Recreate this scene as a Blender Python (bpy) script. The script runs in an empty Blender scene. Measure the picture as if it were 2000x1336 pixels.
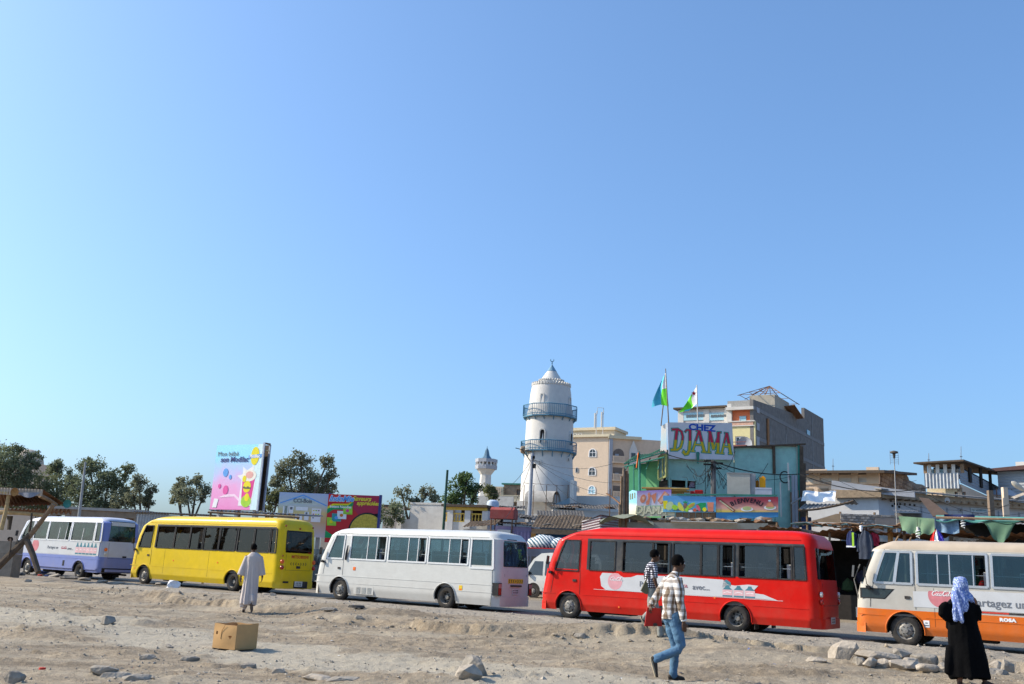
import bpy, bmesh, math, random
import numpy as np
from mathutils import Vector, Matrix, Euler
random.seed(7); rng=np.random.RandomState(7)
SC=bpy.context.scene; COL=SC.collection
R_=math.radians
# ---------------------------------------------------------------- camera
F_PX=1850.; CAM_H=1.5; ROLL=math.atan(.048); PITCH=math.atan((1107.-668.)*math.cos(ROLL)/F_PX)
cam=bpy.data.cameras.new('camera'); camo=bpy.data.objects.new('camera',cam); COL.objects.link(camo)
cam.sensor_width=36; cam.lens=F_PX/2000*36; cam.clip_end=6000; cam.clip_start=.1
camo.matrix_world=Matrix.Translation((0,0,CAM_H))@Matrix.Rotation(math.pi/2+PITCH,4,'X')@Matrix.Rotation(ROLL,4,'Z')
SC.camera=camo
# ---------------------------------------------------------------- light
SUN_EL=33.; SUN_AZ=Vector((-.985,.17,0)).normalized()
sdir=Vector((SUN_AZ.x*math.cos(R_(SUN_EL)),SUN_AZ.y*math.cos(R_(SUN_EL)),math.sin(R_(SUN_EL))))
sl=bpy.data.lights.new('sun','SUN'); sl.energy=4.5; sl.angle=R_(.53); sl.color=(1,.87,.69)
so=bpy.data.objects.new('sun',sl); COL.objects.link(so); so.rotation_euler=sdir.to_track_quat('Z','Y').to_euler()
W=bpy.data.worlds.new('World'); SC.world=W; W.use_nodes=True
wn=W.node_tree.nodes; wl=W.node_tree.links; wn.clear()
sky=wn.new('ShaderNodeTexSky'); sky.sky_type='NISHITA'; sky.sun_disc=False
sky.sun_elevation=R_(SUN_EL); sky.sun_rotation=math.atan2(SUN_AZ.x,SUN_AZ.y)
sky.air_density=1.0; sky.dust_density=2.8; sky.ozone_density=5.0; sky.altitude=0
bg=wn.new('ShaderNodeBackground'); bg.inputs[1].default_value=.15
wo=wn.new('ShaderNodeOutputWorld'); tint=wn.new('ShaderNodeMix'); tint.data_type='RGBA'; tint.blend_type='MULTIPLY'; tint.inputs[0].default_value=1; tint.inputs[7].default_value=(.99,1.26,1.49,1); gm=wn.new('ShaderNodeGamma'); gm.inputs[1].default_value=.83; wl.new(sky.outputs[0],gm.inputs[0]); wl.new(gm.outputs[0],tint.inputs[6]); wl.new(tint.outputs[2],bg.inputs[0]); wl.new(bg.outputs[0],wo.inputs[0])
SC.view_settings.view_transform='Standard'; SC.view_settings.look='None'; SC.view_settings.exposure=0.5; SC.view_settings.gamma=1
SC.view_settings.use_curve_mapping=False
SC.render.engine='CYCLES'
SC.cycles.max_bounces=6; SC.cycles.transparent_max_bounces=16
# ---------------------------------------------------------------- photo geometry helpers
def ray(px,py):
    x=px-1000.; y=-(py-668.); c,s=math.cos(ROLL),math.sin(ROLL)
    xr=c*x-s*y; yr=s*x+c*y; cp,sp=math.cos(PITCH),math.sin(PITCH)
    return Vector((xr,F_PX*cp-yr*sp,F_PX*sp+yr*cp))
def G(px,py,z=0.):
    r=ray(px,py); return r*((z-CAM_H)/r.z)+Vector((0,0,CAM_H))
def P(px,py,Y):
    r=ray(px,py); return r*(Y/r.y)+Vector((0,0,CAM_H))
STREET=-34.357; ST_O=Vector((-20.054,46.301,0)); ST_D=Vector((.82552,-.56437,0)); ST_N=Vector((-.56437,-.82552,0))
class Fr:
    """frame of a thing: origin on the ground, x along its front, y away from the viewer"""
    def __init__(s,o,ang): s.o=Vector((o[0],o[1],0)); s.a=R_(ang); s.x=Vector((math.cos(s.a),math.sin(s.a),0)); s.y=Vector((-math.sin(s.a),math.cos(s.a),0))
    def pz(s,px,py,y0=0.):
        r=ray(px,py); C=Vector((0,0,CAM_H)); q=s.o+s.y*y0
        t=(q-C).dot(s.y)/r.dot(s.y); X=C+r*t; return (X-s.o).dot(s.x),X.z
    def yz(s,px,py,x0=0.):
        r=ray(px,py); C=Vector((0,0,CAM_H)); q=s.o+s.x*x0
        t=(q-C).dot(s.x)/r.dot(s.x); X=C+r*t; return (X-s.o).dot(s.y),X.z
    def rect(s,x0,y0,x1,y1,yy=0.):
        a=s.pz(x0,y1,yy); b=s.pz(x1,y0,yy); c=s.pz(x0,y0,yy); d=s.pz(x1,y1,yy)
        return (a[0]+c[0])/2,(b[0]+d[0])/2,(a[1]+d[1])/2,(b[1]+c[1])/2   # x0,x1,z0,z1
def fr_at(px,Y,ang): p=P(px,1100,Y); return Fr(p,ang)
# ---------------------------------------------------------------- materials
_M={}
def mat(name,col,rough=.7,metal=0.,var=.15,vs=3.,bump=0.,bs=30.,dirt=0.,dcol=(.33,.27,.21),coat=0.,spec=.22,low=0.,ds=1.2,extra=None):
    if name in _M: return _M[name]
    m=bpy.data.materials.new(name); m.use_nodes=True; n=m.node_tree.nodes; l=m.node_tree.links
    b=n['Principled BSDF']; b.inputs['Roughness'].default_value=rough; b.inputs['Metallic'].default_value=metal
    b.inputs['Specular IOR Level'].default_value=spec; b.inputs['Coat Weight'].default_value=coat; b.inputs['Coat Roughness'].default_value=.08
    tc=n.new('ShaderNodeTexCoord'); nz=n.new('ShaderNodeTexNoise'); nz.inputs['Scale'].default_value=vs; nz.inputs['Detail'].default_value=8; nz.inputs['Roughness'].default_value=.65
    l.new(tc.outputs['Object'],nz.inputs['Vector'])
    mr=n.new('ShaderNodeMapRange'); mr.inputs[1].default_value=.3; mr.inputs[2].default_value=.7; mr.inputs[3].default_value=1-var; mr.inputs[4].default_value=1+var
    l.new(nz.outputs[0],mr.inputs[0])
    mx=n.new('ShaderNodeMix'); mx.data_type='RGBA'; mx.blend_type='MULTIPLY'; mx.inputs[0].default_value=1
    mx.inputs[6].default_value=(*col,1); cr=n.new('ShaderNodeCombineColor')
    for i in range(3): l.new(mr.outputs[0],cr.inputs[i])
    l.new(cr.outputs[0],mx.inputs[7]); out=mx.outputs[2]
    if dirt>0 or low>0:
        n2=n.new('ShaderNodeTexNoise'); n2.inputs['Scale'].default_value=ds; n2.inputs['Detail'].default_value=10; n2.inputs['Roughness'].default_value=.72
        mp=n.new('ShaderNodeMapping'); mp.inputs['Scale'].default_value=(1,1,.9); l.new(tc.outputs['Object'],mp.inputs[0]); l.new(mp.outputs[0],n2.inputs['Vector'])
        m2=n.new('ShaderNodeMapRange'); m2.inputs[1].default_value=.48; m2.inputs[2].default_value=.72; m2.inputs[4].default_value=dirt; l.new(n2.outputs[0],m2.inputs[0])
        fac=m2.outputs[0]
        if low>0:
            sp=n.new('ShaderNodeSeparateXYZ'); l.new(tc.outputs['Object'],sp.inputs[0])
            m3=n.new('ShaderNodeMapRange'); m3.inputs[1].default_value=.25; m3.inputs[2].default_value=1.0; m3.inputs[3].default_value=low; m3.inputs[4].default_value=0; l.new(sp.outputs[2],m3.inputs[0])
            m4=n.new('ShaderNodeMath'); m4.operation='MULTIPLY'; l.new(m3.outputs[0],m4.inputs[0]); l.new(n2.outputs[0],m4.inputs[1])
            m5=n.new('ShaderNodeMath'); m5.operation='ADD'; m5.use_clamp=True; l.new(m4.outputs[0],m5.inputs[0]); l.new(fac,m5.inputs[1]); fac=m5.outputs[0]
        m6=n.new('ShaderNodeMix'); m6.data_type='RGBA'; l.new(fac,m6.inputs[0]); l.new(out,m6.inputs[6]); m6.inputs[7].default_value=(*dcol,1); out=m6.outputs[2]
    l.new(out,b.inputs['Base Color'])
    if bump>0:
        n3=n.new('ShaderNodeTexNoise'); n3.inputs['Scale'].default_value=bs; n3.inputs['Detail'].default_value=6; l.new(tc.outputs['Object'],n3.inputs['Vector'])
        bp=n.new('ShaderNodeBump'); bp.inputs['Strength'].default_value=bump; bp.inputs['Distance'].default_value=.02; l.new(n3.outputs[0],bp.inputs['Height']); l.new(bp.outputs[0],b.inputs['Normal'])
    _M[name]=m
    if extra: extra(m,n,l,b)
    return m
def glass(name,tint,refl=.12,rough=.015,gc=(1,1,1)):
    if name in _M: return _M[name]
    m=bpy.data.materials.new(name); m.use_nodes=True; n=m.node_tree.nodes; l=m.node_tree.links; n.clear()
    o=n.new('ShaderNodeOutputMaterial'); t=n.new('ShaderNodeBsdfTransparent'); g=n.new('ShaderNodeBsdfGlossy'); g.inputs['Roughness'].default_value=rough; g.inputs[0].default_value=(*gc,1)
    lw=n.new('ShaderNodeLayerWeight'); lw.inputs[0].default_value=.35
    mr=n.new('ShaderNodeMapRange'); mr.inputs[3].default_value=refl; mr.inputs[4].default_value=.55; l.new(lw.outputs['Fresnel'],mr.inputs[0])
    tc=n.new('ShaderNodeTexCoord'); nz=n.new('ShaderNodeTexNoise'); nz.inputs['Scale'].default_value=2.5; nz.inputs['Detail'].default_value=4; l.new(tc.outputs['Object'],nz.inputs['Vector'])
    cr=n.new('ShaderNodeValToRGB'); cr.color_ramp.elements[0].position=.3; cr.color_ramp.elements[1].position=.75
    cr.color_ramp.elements[0].color=(*[c*.8 for c in tint],1); cr.color_ramp.elements[1].color=(*[min(1,c*1.15) for c in tint],1)
    l.new(nz.outputs[0],cr.inputs[0]); l.new(cr.outputs[0],t.inputs[0])
    bp=n.new('ShaderNodeBump'); bp.inputs['Strength'].default_value=.03; bp.inputs['Distance'].default_value=.05; l.new(nz.outputs[0],bp.inputs['Height']); l.new(bp.outputs[0],g.inputs['Normal'])
    mx=n.new('ShaderNodeMixShader'); l.new(mr.outputs[0],mx.inputs[0]); l.new(t.outputs[0],mx.inputs[1]); l.new(g.outputs[0],mx.inputs[2])
    df=n.new('ShaderNodeBsdfDiffuse'); df.inputs[0].default_value=(.35,.32,.27,1); m2=n.new('ShaderNodeMixShader')
    n2=n.new('ShaderNodeTexNoise'); n2.inputs['Scale'].default_value=1.3; n2.inputs['Detail'].default_value=9; l.new(tc.outputs['Object'],n2.inputs['Vector'])
    m3=n.new('ShaderNodeMapRange'); m3.inputs[1].default_value=.4; m3.inputs[2].default_value=.8; m3.inputs[3].default_value=.0; m3.inputs[4].default_value=.025; l.new(n2.outputs[0],m3.inputs[0])
    l.new(m3.outputs[0],m2.inputs[0]); l.new(mx.outputs[0],m2.inputs[1]); l.new(df.outputs[0],m2.inputs[2]); l.new(m2.outputs[0],o.inputs[0])
    _M[name]=m; return m
# ---------------------------------------------------------------- mesh builder
class MB:
    def __init__(s): s.v=[];s.f=[];s.m=[]
    def add(s,vs,fs,m=0):
        o=len(s.v); s.v+= [tuple(v) for v in vs]; s.f+=[tuple(i+o for i in f) for f in fs]; s.m+=[m]*len(fs); return s
    def box(s,x0,x1,y0,y1,z0,z1,m=0,M=None):
        vs=[(x0,y0,z0),(x1,y0,z0),(x1,y1,z0),(x0,y1,z0),(x0,y0,z1),(x1,y0,z1),(x1,y1,z1),(x0,y1,z1)]
        if M is not None: vs=[M@Vector(v) for v in vs]
        return s.add(vs,[(0,3,2,1),(4,5,6,7),(0,1,5,4),(1,2,6,5),(2,3,7,6),(3,0,4,7)],m)
    def cbox(s,c,d,rot=(0,0,0),m=0):
        M=Matrix.Translation(c)@Euler(rot).to_matrix().to_4x4(); return s.box(-d[0]/2,d[0]/2,-d[1]/2,d[1]/2,-d[2]/2,d[2]/2,m,M)
    def poly(s,pts,th=0.,d=(0,1,0),m=0):
        """flat polygon given thickness th along d"""
        n=len(pts); pts=[Vector(p) for p in pts]
        if th==0: return s.add(pts,[tuple(range(n))],m)
        D=Vector(d)*th; q=[p+D for p in pts]
        nrm=Vector((0,0,0))
        for i in range(n): nrm+=pts[i].cross(pts[(i+1)%n])
        fs=[tuple(range(n)),tuple(range(2*n-1,n-1,-1))]+[(i,i+n,(i+1)%n+n,(i+1)%n) for i in range(n)]
        if nrm.dot(D)>0: fs=[tuple(reversed(f)) for f in fs]
        return s.add(pts+q,fs,m)
    def tube(s,pts,r,n=8,m=0,cap=True,sx=1.,up=None):
        pts=[Vector(p) for p in pts]; k=len(pts); rs=r if isinstance(r,(list,tuple)) else [r]*k
        vs=[]; pa=None
        for i,p in enumerate(pts):
            t=(pts[min(i+1,k-1)]-pts[max(i-1,0)])
            if t.length<1e-9: t=Vector((0,0,1))
            t.normalize()
            if up is not None: a=Vector(up)
            elif pa is None: a=Vector((0,0,1)) if abs(t.z)<.9 else Vector((1,0,0))
            else: a=pa
            a=(a-t*a.dot(t)); 
            if a.length<1e-6: a=t.orthogonal()
            a.normalize(); b=t.cross(a); pa=a
            rr=rs[i]; ra,rb=(rr if isinstance(rr,(list,tuple)) else (rr,rr*sx))
            for j in range(n):
                an=2*math.pi*j/n+(math.pi/4 if n==4 else 0); vs.append(p+a*math.cos(an)*ra+b*math.sin(an)*rb)
        fs=[]
        for i in range(k-1):
            for j in range(n): fs.append((i*n+j,i*n+(j+1)%n,(i+1)*n+(j+1)%n,(i+1)*n+j))
        if cap: fs.append(tuple(reversed(range(n)))); fs.append(tuple(range((k-1)*n,k*n)))
        return s.add(vs,fs,m)
    def lathe(s,prof,n=24,m=0,c=(0,0,0),axis='z',cap=False,a0=0.,a1=2*math.pi):
        vs=[];full=abs(a1-a0-2*math.pi)<1e-6; nn=n if full else n+1
        for r,z in prof:
            for j in range(nn):
                an=a0+(a1-a0)*j/n; x,y=r*math.cos(an),r*math.sin(an)
                vs.append((c[0]+x,c[1]+y,c[2]+z) if axis=='z' else (c[0]+x,c[1]+z,c[2]+y) if axis=='y' else (c[0]+z,c[1]+x,c[2]+y))
        fs=[]
        for i in range(len(prof)-1):
            for j in range(n):
                k=(j+1)%nn; q=(i*nn+j,i*nn+k,(i+1)*nn+k,(i+1)*nn+j); fs.append(q if axis!='y' else tuple(reversed(q)))
        if cap: fs.append(tuple(range((len(prof)-1)*nn,len(prof)*nn))); fs.append(tuple(reversed(range(nn))))
        return s.add(vs,fs,m)
    def grid(s,fn,nu,nv,m=0):
        vs=[fn(i/nu,j/nv) for j in range(nv+1) for i in range(nu+1)]
        fs=[(j*(nu+1)+i,j*(nu+1)+i+1,(j+1)*(nu+1)+i+1,(j+1)*(nu+1)+i) for j in range(nv) for i in range(nu)]
        return s.add(vs,fs,m)
    def ico(s,c,r,m=0,sq=(1,1,1),jit=0.,rot=None,sub=1):
        bm=bmesh.new(); bmesh.ops.create_icosphere(bm,subdivisions=sub,radius=1.)
        M=rot.to_matrix() if rot is not None else Matrix.Identity(3)
        vs=[]
        for v in bm.verts:
            k=1+random.uniform(-jit,jit); q=M@Vector((v.co.x*r*sq[0]*k,v.co.y*r*sq[1]*k,v.co.z*r*sq[2]*k)); vs.append(q+Vector(c))
        fs=[tuple(v.index for v in f.verts) for f in bm.faces]; bm.free(); return s.add(vs,fs,m)
    def mesh(s,name,mats,smooth=False,ang=35):
        me=bpy.data.meshes.new(name); me.from_pydata(s.v,[],s.f)
        for mm in (mats if isinstance(mats,(list,tuple)) else [mats]): me.materials.append(mm)
        me.polygons.foreach_set('material_index',s.m)
        if smooth:
            me.polygons.foreach_set('use_smooth',[True]*len(s.f)); me.set_sharp_from_angle(angle=R_(ang))
        me.update(); return me
    def build(s,name,mats,parent=None,smooth=False,ang=35,loc=None,rot=None,**kw):
        return ob(name,s.mesh(name,mats,smooth,ang),parent,loc,rot,**kw)
def ob(name,me,parent=None,loc=None,rot=None,**kw):
    o=bpy.data.objects.new(name,me); COL.objects.link(o)
    if parent is not None: o.parent=parent
    if loc is not None: o.location=loc
    if rot is not None: o.rotation_euler=rot
    for k,v in kw.items():
        if v is not None: o[k]=v
    return o
def thing(name,label,cat,loc=(0,0,0),rz=0.,group=None,frame=None):
    if frame is not None: loc=frame.o; rz=frame.a
    return ob(name,None,None,loc,(0,0,rz),label=label,category=cat,group=group)
def children(o): return [c for c in bpy.data.objects if c.parent==o]
_kids=None
def copy_tree(o,parent=None,kids=None):
    if kids is None:
        kids={}
        for c in bpy.data.objects:
            if c.parent: kids.setdefault(c.parent.name,[]).append(c)
    c=o.copy(); COL.objects.link(c)
    if parent is not None: c.parent=parent
    for ch in kids.get(o.name,[]): copy_tree(ch,c,kids)
    return c
def text(body,size,m,parent,loc,rot=(math.pi/2,0,0),name='lettering',th=.004,shear=0.,bold=0.,align='CENTER',sx=1.,spacing=1.,**kw):
    cu=bpy.data.curves.new('t','FONT'); cu.body=body; cu.size=size; cu.extrude=th; cu.shear=shear; cu.offset=bold; cu.align_x=align; cu.align_y='CENTER'; cu.space_character=spacing
    cu.resolution_u=3
    t=bpy.data.objects.new('t',cu); COL.objects.link(t); dg=bpy.context.evaluated_depsgraph_get()
    me=bpy.data.meshes.new_from_object(t.evaluated_get(dg)); COL.objects.unlink(t); bpy.data.objects.remove(t); bpy.data.curves.remove(cu)
    if sx!=1.:
        for v in me.vertices: v.co.x*=sx
    me.materials.clear(); me.materials.append(m); me.name=name
    return ob(name,me,parent,loc,rot,**kw)
def V(*a): return Vector(a)
# shared materials
m_rubber=mat('rubber',(.035,.033,.031),.85,var=.3,vs=8,dirt=.45,dcol=(.22,.18,.14),ds=3)
m_black=mat('black_plastic',(.018,.018,.02),.5,var=.2,dirt=.2)
m_dark=mat('dark_underbody',(.02,.018,.017),.9,var=.3,dirt=.4,dcol=(.1,.08,.06))
m_rim=mat('steel_rim',(.25,.24,.22),.55,metal=.4,dirt=.6,dcol=(.2,.15,.11),ds=6)
m_int=mat('interior_trim',(.16,.15,.14),.85)
m_seat=mat('seat_cloth',(.09,.1,.13),.95,var=.3)
m_seatw=mat('seat_cover',(.5,.47,.4),.95,var=.15)
m_red=mat('red_lens',(.35,.012,.01),.25,coat=.6,var=.1)
m_orange=mat('orange_lens',(.8,.16,.02),.3,coat=.5,var=.1)
m_clear=mat('clear_lens',(.6,.6,.58),.2,coat=.6,var=.1)
m_white=mat('white_paint',(.75,.75,.73),.45,var=.06,dirt=.15)
m_chrome=mat('worn_chrome',(.6,.6,.6),.25,metal=1,var=.1)
m_plate=mat('number_plate',(.55,.57,.58),.5,dirt=.3)
m_wood=mat('weathered_wood',(.23,.15,.09),.85,var=.35,vs=6,bump=.3,dirt=.3)
m_conc=mat('concrete',(.36,.34,.31),.9,var=.2,vs=2,bump=.5,bs=14,dirt=.4,dcol=(.2,.18,.16))
# ---------------------------------------------------------------- ground
def smooth(a,b,x): t=np.clip((x-a)/(b-a),0,1); return t*t*(3-2*t)
_perm=rng.permutation(4096); _val=rng.rand(4096)
def vnoise(x,y,seed=0):
    xi=np.floor(x).astype(np.int64); yi=np.floor(y).astype(np.int64); fx=x-xi; fy=y-yi; fx=fx*fx*(3-2*fx); fy=fy*fy*(3-2*fy)
    def h(a,b): return _val[_perm[(_perm[(a+seed*57)&4095]+b)&4095]]
    return (h(xi,yi)*(1-fx)+h(xi+1,yi)*fx)*(1-fy)+(h(xi,yi+1)*(1-fx)+h(xi+1,yi+1)*fx)*fy
def fbm(x,y,o=5,seed=0,g=.5):
    s=0;a=1;t=0
    for i in range(o): s=s+a*vnoise(x*2**i+i*13.1,y*2**i+i*7.7,seed+i); t+=a; a*=g
    return s/t
def ground_h(x,y):
    x=np.asarray(x,float); y=np.asarray(y,float)
    dx=x-ST_O.x; dy=y-ST_O.y; s=dx*ST_D.x+dy*ST_D.y; q=dx*ST_N.x+dy*ST_N.y
    # raised strip between the road and the dirt
    rag=(fbm(s*.9,q*.9,4,3)-.5)*1.6+(fbm(s*4,q*4,3,9)-.5)*.5
    qn=np.interp(s,[0,15,20,25,29,31,34,37,40,60],[6.5,7,8.3,8.8,9.4,9.2,7.1,6.1,5.4,5.2])
    qf=np.interp(s,[0,14,17,60],[3.6,3.6,3.2,3.1])
    top=np.interp(s,[-10,8,14,18,26,60],[.05,.07,.12,.19,.2,.2])
    ew=.12+1.3*smooth(.42,.62,fbm(s*.45+3,q*.1,2,17)); dd_=qn+rag*.7+(fbm(s*4.5,q*6,4,13)-.5)*.3-q; edge=smooth(0,1,(dd_+ew*.3)/ew)
    far=smooth(-.06,.06,q-qf-(fbm(s*1.4,s*0+2,3,5)-.5)*.35)
    h=top*edge*far
    # lumps along the ragged edge
    d=np.abs(q-qn-rag*.8); lump=np.exp(-(d/.45)**2)*far*(q>qf)
    h=h+lump*np.maximum(fbm(x*5.1,y*6.1,4,21)-.5,0)*.2*smooth(.35,.6,fbm(s*.5,q*.3,2,31))
    # broad and fine relief of the dirt
    dirt=smooth(3.0,4.0,q)
    h=h+dirt*((fbm(x*.25,y*.25,3,41)-.5)*.10+(fbm(x*1.3,y*1.3,4,43)-.5)*.03+(fbm(x*6,y*6,4,45)-.5)*.045+np.clip(fbm(x*11,y*14,3,47)-.6,0,1)*.12)
    # broken ridges of old paving running across the foreground
    r=fbm(x*.33+3,y*1.5+.3*x,4,51); ridge=np.clip(1-np.abs(r-.52)/.022,0,1)
    near=smooth(19,15,y)
    h=h+ridge*near*.055*smooth(.45,.6,fbm(x*.8,y*.8,2,61))
    k=fbm(x*2.4,y*3.2,4,71); h=h+np.clip(k-.66,0,1)*.22*smooth(.48,.62,fbm(x*.22,y*.5,2,73))*dirt
    # broken crusts: low ledges with sharp edges
    nn_=fbm(x*.20+7,y*.62+.12*x,5,101,.55)+(fbm(x*5,y*7,3,111)-.5)*.05
    act=smooth(.40,.52,fbm(x*.35,y*.5,2,121))
    for tt in (.43,.475,.52,.565,.61): h=h+.022*smooth(tt-.004,tt+.004,nn_)*dirt*(.35+.65*act)
    h=h-.055*dirt
    # road, gently uneven
    h=h+(1-dirt)*((fbm(x*.6,y*.6,3,81)-.5)*.03)
    # fade out far away
    f=smooth(70,45,np.abs(x))*smooth(75,50,y)*smooth(3,6,y)
    # small mound under the walker on the strip
    h=h+.24*np.exp(-(((s-33.9)/2.2)**2+((q-7.6)/1.1)**2))
    return h*f
def ZG(x,y): return float(ground_h(np.array([x]),np.array([y]))[0])
def GG(px,py):
    z=0.
    for _ in range(6): g=G(px,py,z); z=.5*z+.5*ZG(g.x,g.y)
    g=G(px,py,z); g.z=ZG(g.x,g.y); return g
def make_ground():
    xs=[0.]; st=.065
    while xs[-1]<3000: 
        xs.append(xs[-1]+st); 
        if xs[-1]>13: st*=1.035
    xs=np.array([-a for a in xs[:0:-1]]+xs)
    ys=[9.]; st=.07
    while ys[-1]<3500:
        ys.append(ys[-1]+st)
        if ys[-1]>24: st*=1.02
    yb=[9.]; st=.4
    while yb[-1]>-1500: yb.append(yb[-1]-st); st*=1.3
    ys=np.array(yb[:0:-1]+ys); X,Y=np.meshgrid(xs,ys); Z=ground_h(X,Y)
    nx,ny=len(xs),len(ys); v=np.stack([X,Y,Z],-1).reshape(-1,3)
    i=np.arange(ny-1)[:,None]*nx+np.arange(nx-1)[None,:]; f=np.stack([i,i+1,i+nx+1,i+nx],-1).reshape(-1,4)
    me=bpy.data.meshes.new('ground'); me.vertices.add(len(v)); me.vertices.foreach_set('co',v.ravel())
    me.loops.add(f.size); me.loops.foreach_set('vertex_index',f.ravel()); me.polygons.add(len(f))
    me.polygons.foreach_set('loop_start',np.arange(0,f.size,4)); me.polygons.foreach_set('loop_total',np.full(len(f),4)); me.polygons.foreach_set('use_smooth',np.ones(len(f),bool))
    me.update(); me.validate()
    m=bpy.data.materials.new('dusty_dirt'); m.use_nodes=True; n=m.node_tree.nodes; l=m.node_tree.links; b=n['Principled BSDF']
    b.inputs['Roughness'].default_value=.95; b.inputs['Specular IOR Level'].default_value=.2
    tc=n.new('ShaderNodeTexCoord')
    def noise(sc,det=8,ro=.6,map_=None,vec=None):
        t=n.new('ShaderNodeTexNoise'); t.inputs['Scale'].default_value=sc; t.inputs['Detail'].default_value=det; t.inputs['Roughness'].default_value=ro
        if map_:
            mp=n.new('ShaderNodeMapping'); mp.inputs['Scale'].default_value=map_; l.new(tc.outputs['Object'],mp.inputs[0]); l.new(mp.outputs[0],t.inputs['Vector'])
        else: l.new(tc.outputs['Object'],t.inputs['Vector'])
        return t.outputs[0]
    def ramp(src,stops):
        r=n.new('ShaderNodeValToRGB'); e=r.color_ramp.elements
        while len(e)<len(stops): e.new(.5)
        for k,(p,c) in enumerate(stops): e[k].position=p; e[k].color=(*c,1) if len(c)==3 else c
        l.new(src,r.inputs[0]); return r.outputs[0]
    def mix(f,a,c,bt='MIX'):
        x=n.new('ShaderNodeMix'); x.data_type='RGBA'; x.blend_type=bt
        for s,val in ((0,f),(6,a),(7,c)):
            if hasattr(val,'links'): l.new(val,x.inputs[s])
            elif isinstance(val,(int,float)): x.inputs[s].default_value=val
            else: x.inputs[s].default_value=(*val,1)
        return x.outputs[2]
    base=ramp(noise(.5,10,.65),[(.3,(.235,.187,.132)),(.5,(.30,.243,.172)),(.7,(.37,.295,.205))])
    fine=ramp(noise(9,12,.75),[(.3,(.62,.62,.62)),(.7,(1.28,1.28,1.28))])
    c=mix(1.,base,fine,'MULTIPLY')
    speck=ramp(noise(42,3,.6),[(.33,(.40,.40,.42)),(.43,(1,1,1)),(.62,(1,1,1)),(.75,(1.4,1.4,1.4))]); c=mix(.8,c,speck,'MULTIPLY')
    # pale swept slab streaks (trodden concrete and dust) and the road behind, by place
    pal=ramp(noise(1.,9,.62,(.16,.75,.3)),[(.47,(0,0,0)),(.60,(1,1,1))])
    sp=n.new('ShaderNodeSeparateXYZ'); l.new(tc.outputs['Object'],sp.inputs[0])
    def math_(op,a,b_=None,clamp=False):
        x=n.new('ShaderNodeMath'); x.operation=op; x.use_clamp=clamp
        for s,val in ((0,a),(1,b_)):
            if val is None: continue
            if hasattr(val,'links'): l.new(val,x.inputs[s])
            else: x.inputs[s].default_value=val
        return x.outputs[0]
    q=math_('ADD',math_('MULTIPLY',sp.outputs[0],ST_N.x),math_('ADD',math_('MULTIPLY',sp.outputs[1],ST_N.y),-(ST_O.x*ST_N.x+ST_O.y*ST_N.y)))
    # slab band: from left middle to centre bottom
    band=math_('ADD',sp.outputs[1],math_('MULTIPLY',sp.outputs[0],.70)) # y + .7 x
    def mr(src,a,b_,c_=0.,d=1.):
        x=n.new('ShaderNodeMapRange'); x.interpolation_type='SMOOTHSTEP'; l.new(src,x.inputs[0]); x.inputs[1].default_value=a; x.inputs[2].default_value=b_; x.inputs[3].default_value=c_; x.inputs[4].default_value=d; return x.outputs[0]
    wob=math_('MULTIPLY',math_('SUBTRACT',noise(.6,8,.6),.5),5.)
    bnd=math_('ADD',band,wob)
    inb=math_('MULTIPLY',mr(bnd,11.8,12.6),mr(bnd,16.2,15.2))
    stv=n.new('ShaderNodeMapping'); stv.inputs['Rotation'].default_value=(0,0,R_(12)); stv.inputs['Scale'].default_value=(.22,2.2,1); l.new(tc.outputs['Object'],stv.inputs[0]); sn=n.new('ShaderNodeTexNoise'); sn.inputs['Scale'].default_value=1.; sn.inputs['Detail'].default_value=9; sn.inputs['Roughness'].default_value=.65; l.new(stv.outputs[0],sn.inputs['Vector'])
    c=mix(1.,c,ramp(sn.outputs[0],[(.36,(.74,.73,.72)),(.5,(1,1,1)),(.64,(1.16,1.15,1.13))]),'MULTIPLY')
    patch=math_('MAXIMUM',math_('MULTIPLY',inb,.8),math_('MULTIPLY',pal,.35))
    c=mix(patch,c,(.41,.365,.285))
    # compact strip by the road: greyer
    wq=math_('ADD',q,math_('MULTIPLY',math_('SUBTRACT',noise(1.2,6,.6),.5),1.6))
    stripf=math_('MULTIPLY',mr(wq,2.9,3.3),mr(wq,6.3,5.3)); c=mix(math_('MULTIPLY',stripf,.65),c,(.33,.29,.235))
    road=math_('MULTIPLY',mr(q,3.3,2.9),mr(q,-13,-11.5)); rc=mix(1.,ramp(noise(.4,8,.6),[(.35,(.20,.175,.145)),(.65,(.30,.26,.21))]),fine,'MULTIPLY'); c=mix(road,c,rc)
    l.new(c,b.inputs['Base Color'])
    hs=math_('ADD',math_('MULTIPLY',noise(16,10,.7),1.),math_('MULTIPLY',noise(60,4,.6),.35))
    bp=n.new('ShaderNodeBump'); bp.inputs['Strength'].default_value=.7; bp.inputs['Distance'].default_value=.05; l.new(hs,bp.inputs['Height']); l.new(bp.outputs[0],b.inputs['Normal'])
    me.materials.append(m); o=ob('ground',me,kind='structure'); return m
m_ground=make_ground()
m_stone=mat('pale_rubble_stone',(.36,.31,.25),.9,var=.3,vs=5,bump=1,bs=18)
m_stone2=mat('grey_rubble_stone',(.27,.24,.20),.9,var=.3,vs=5,bump=1,bs=18)
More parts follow.
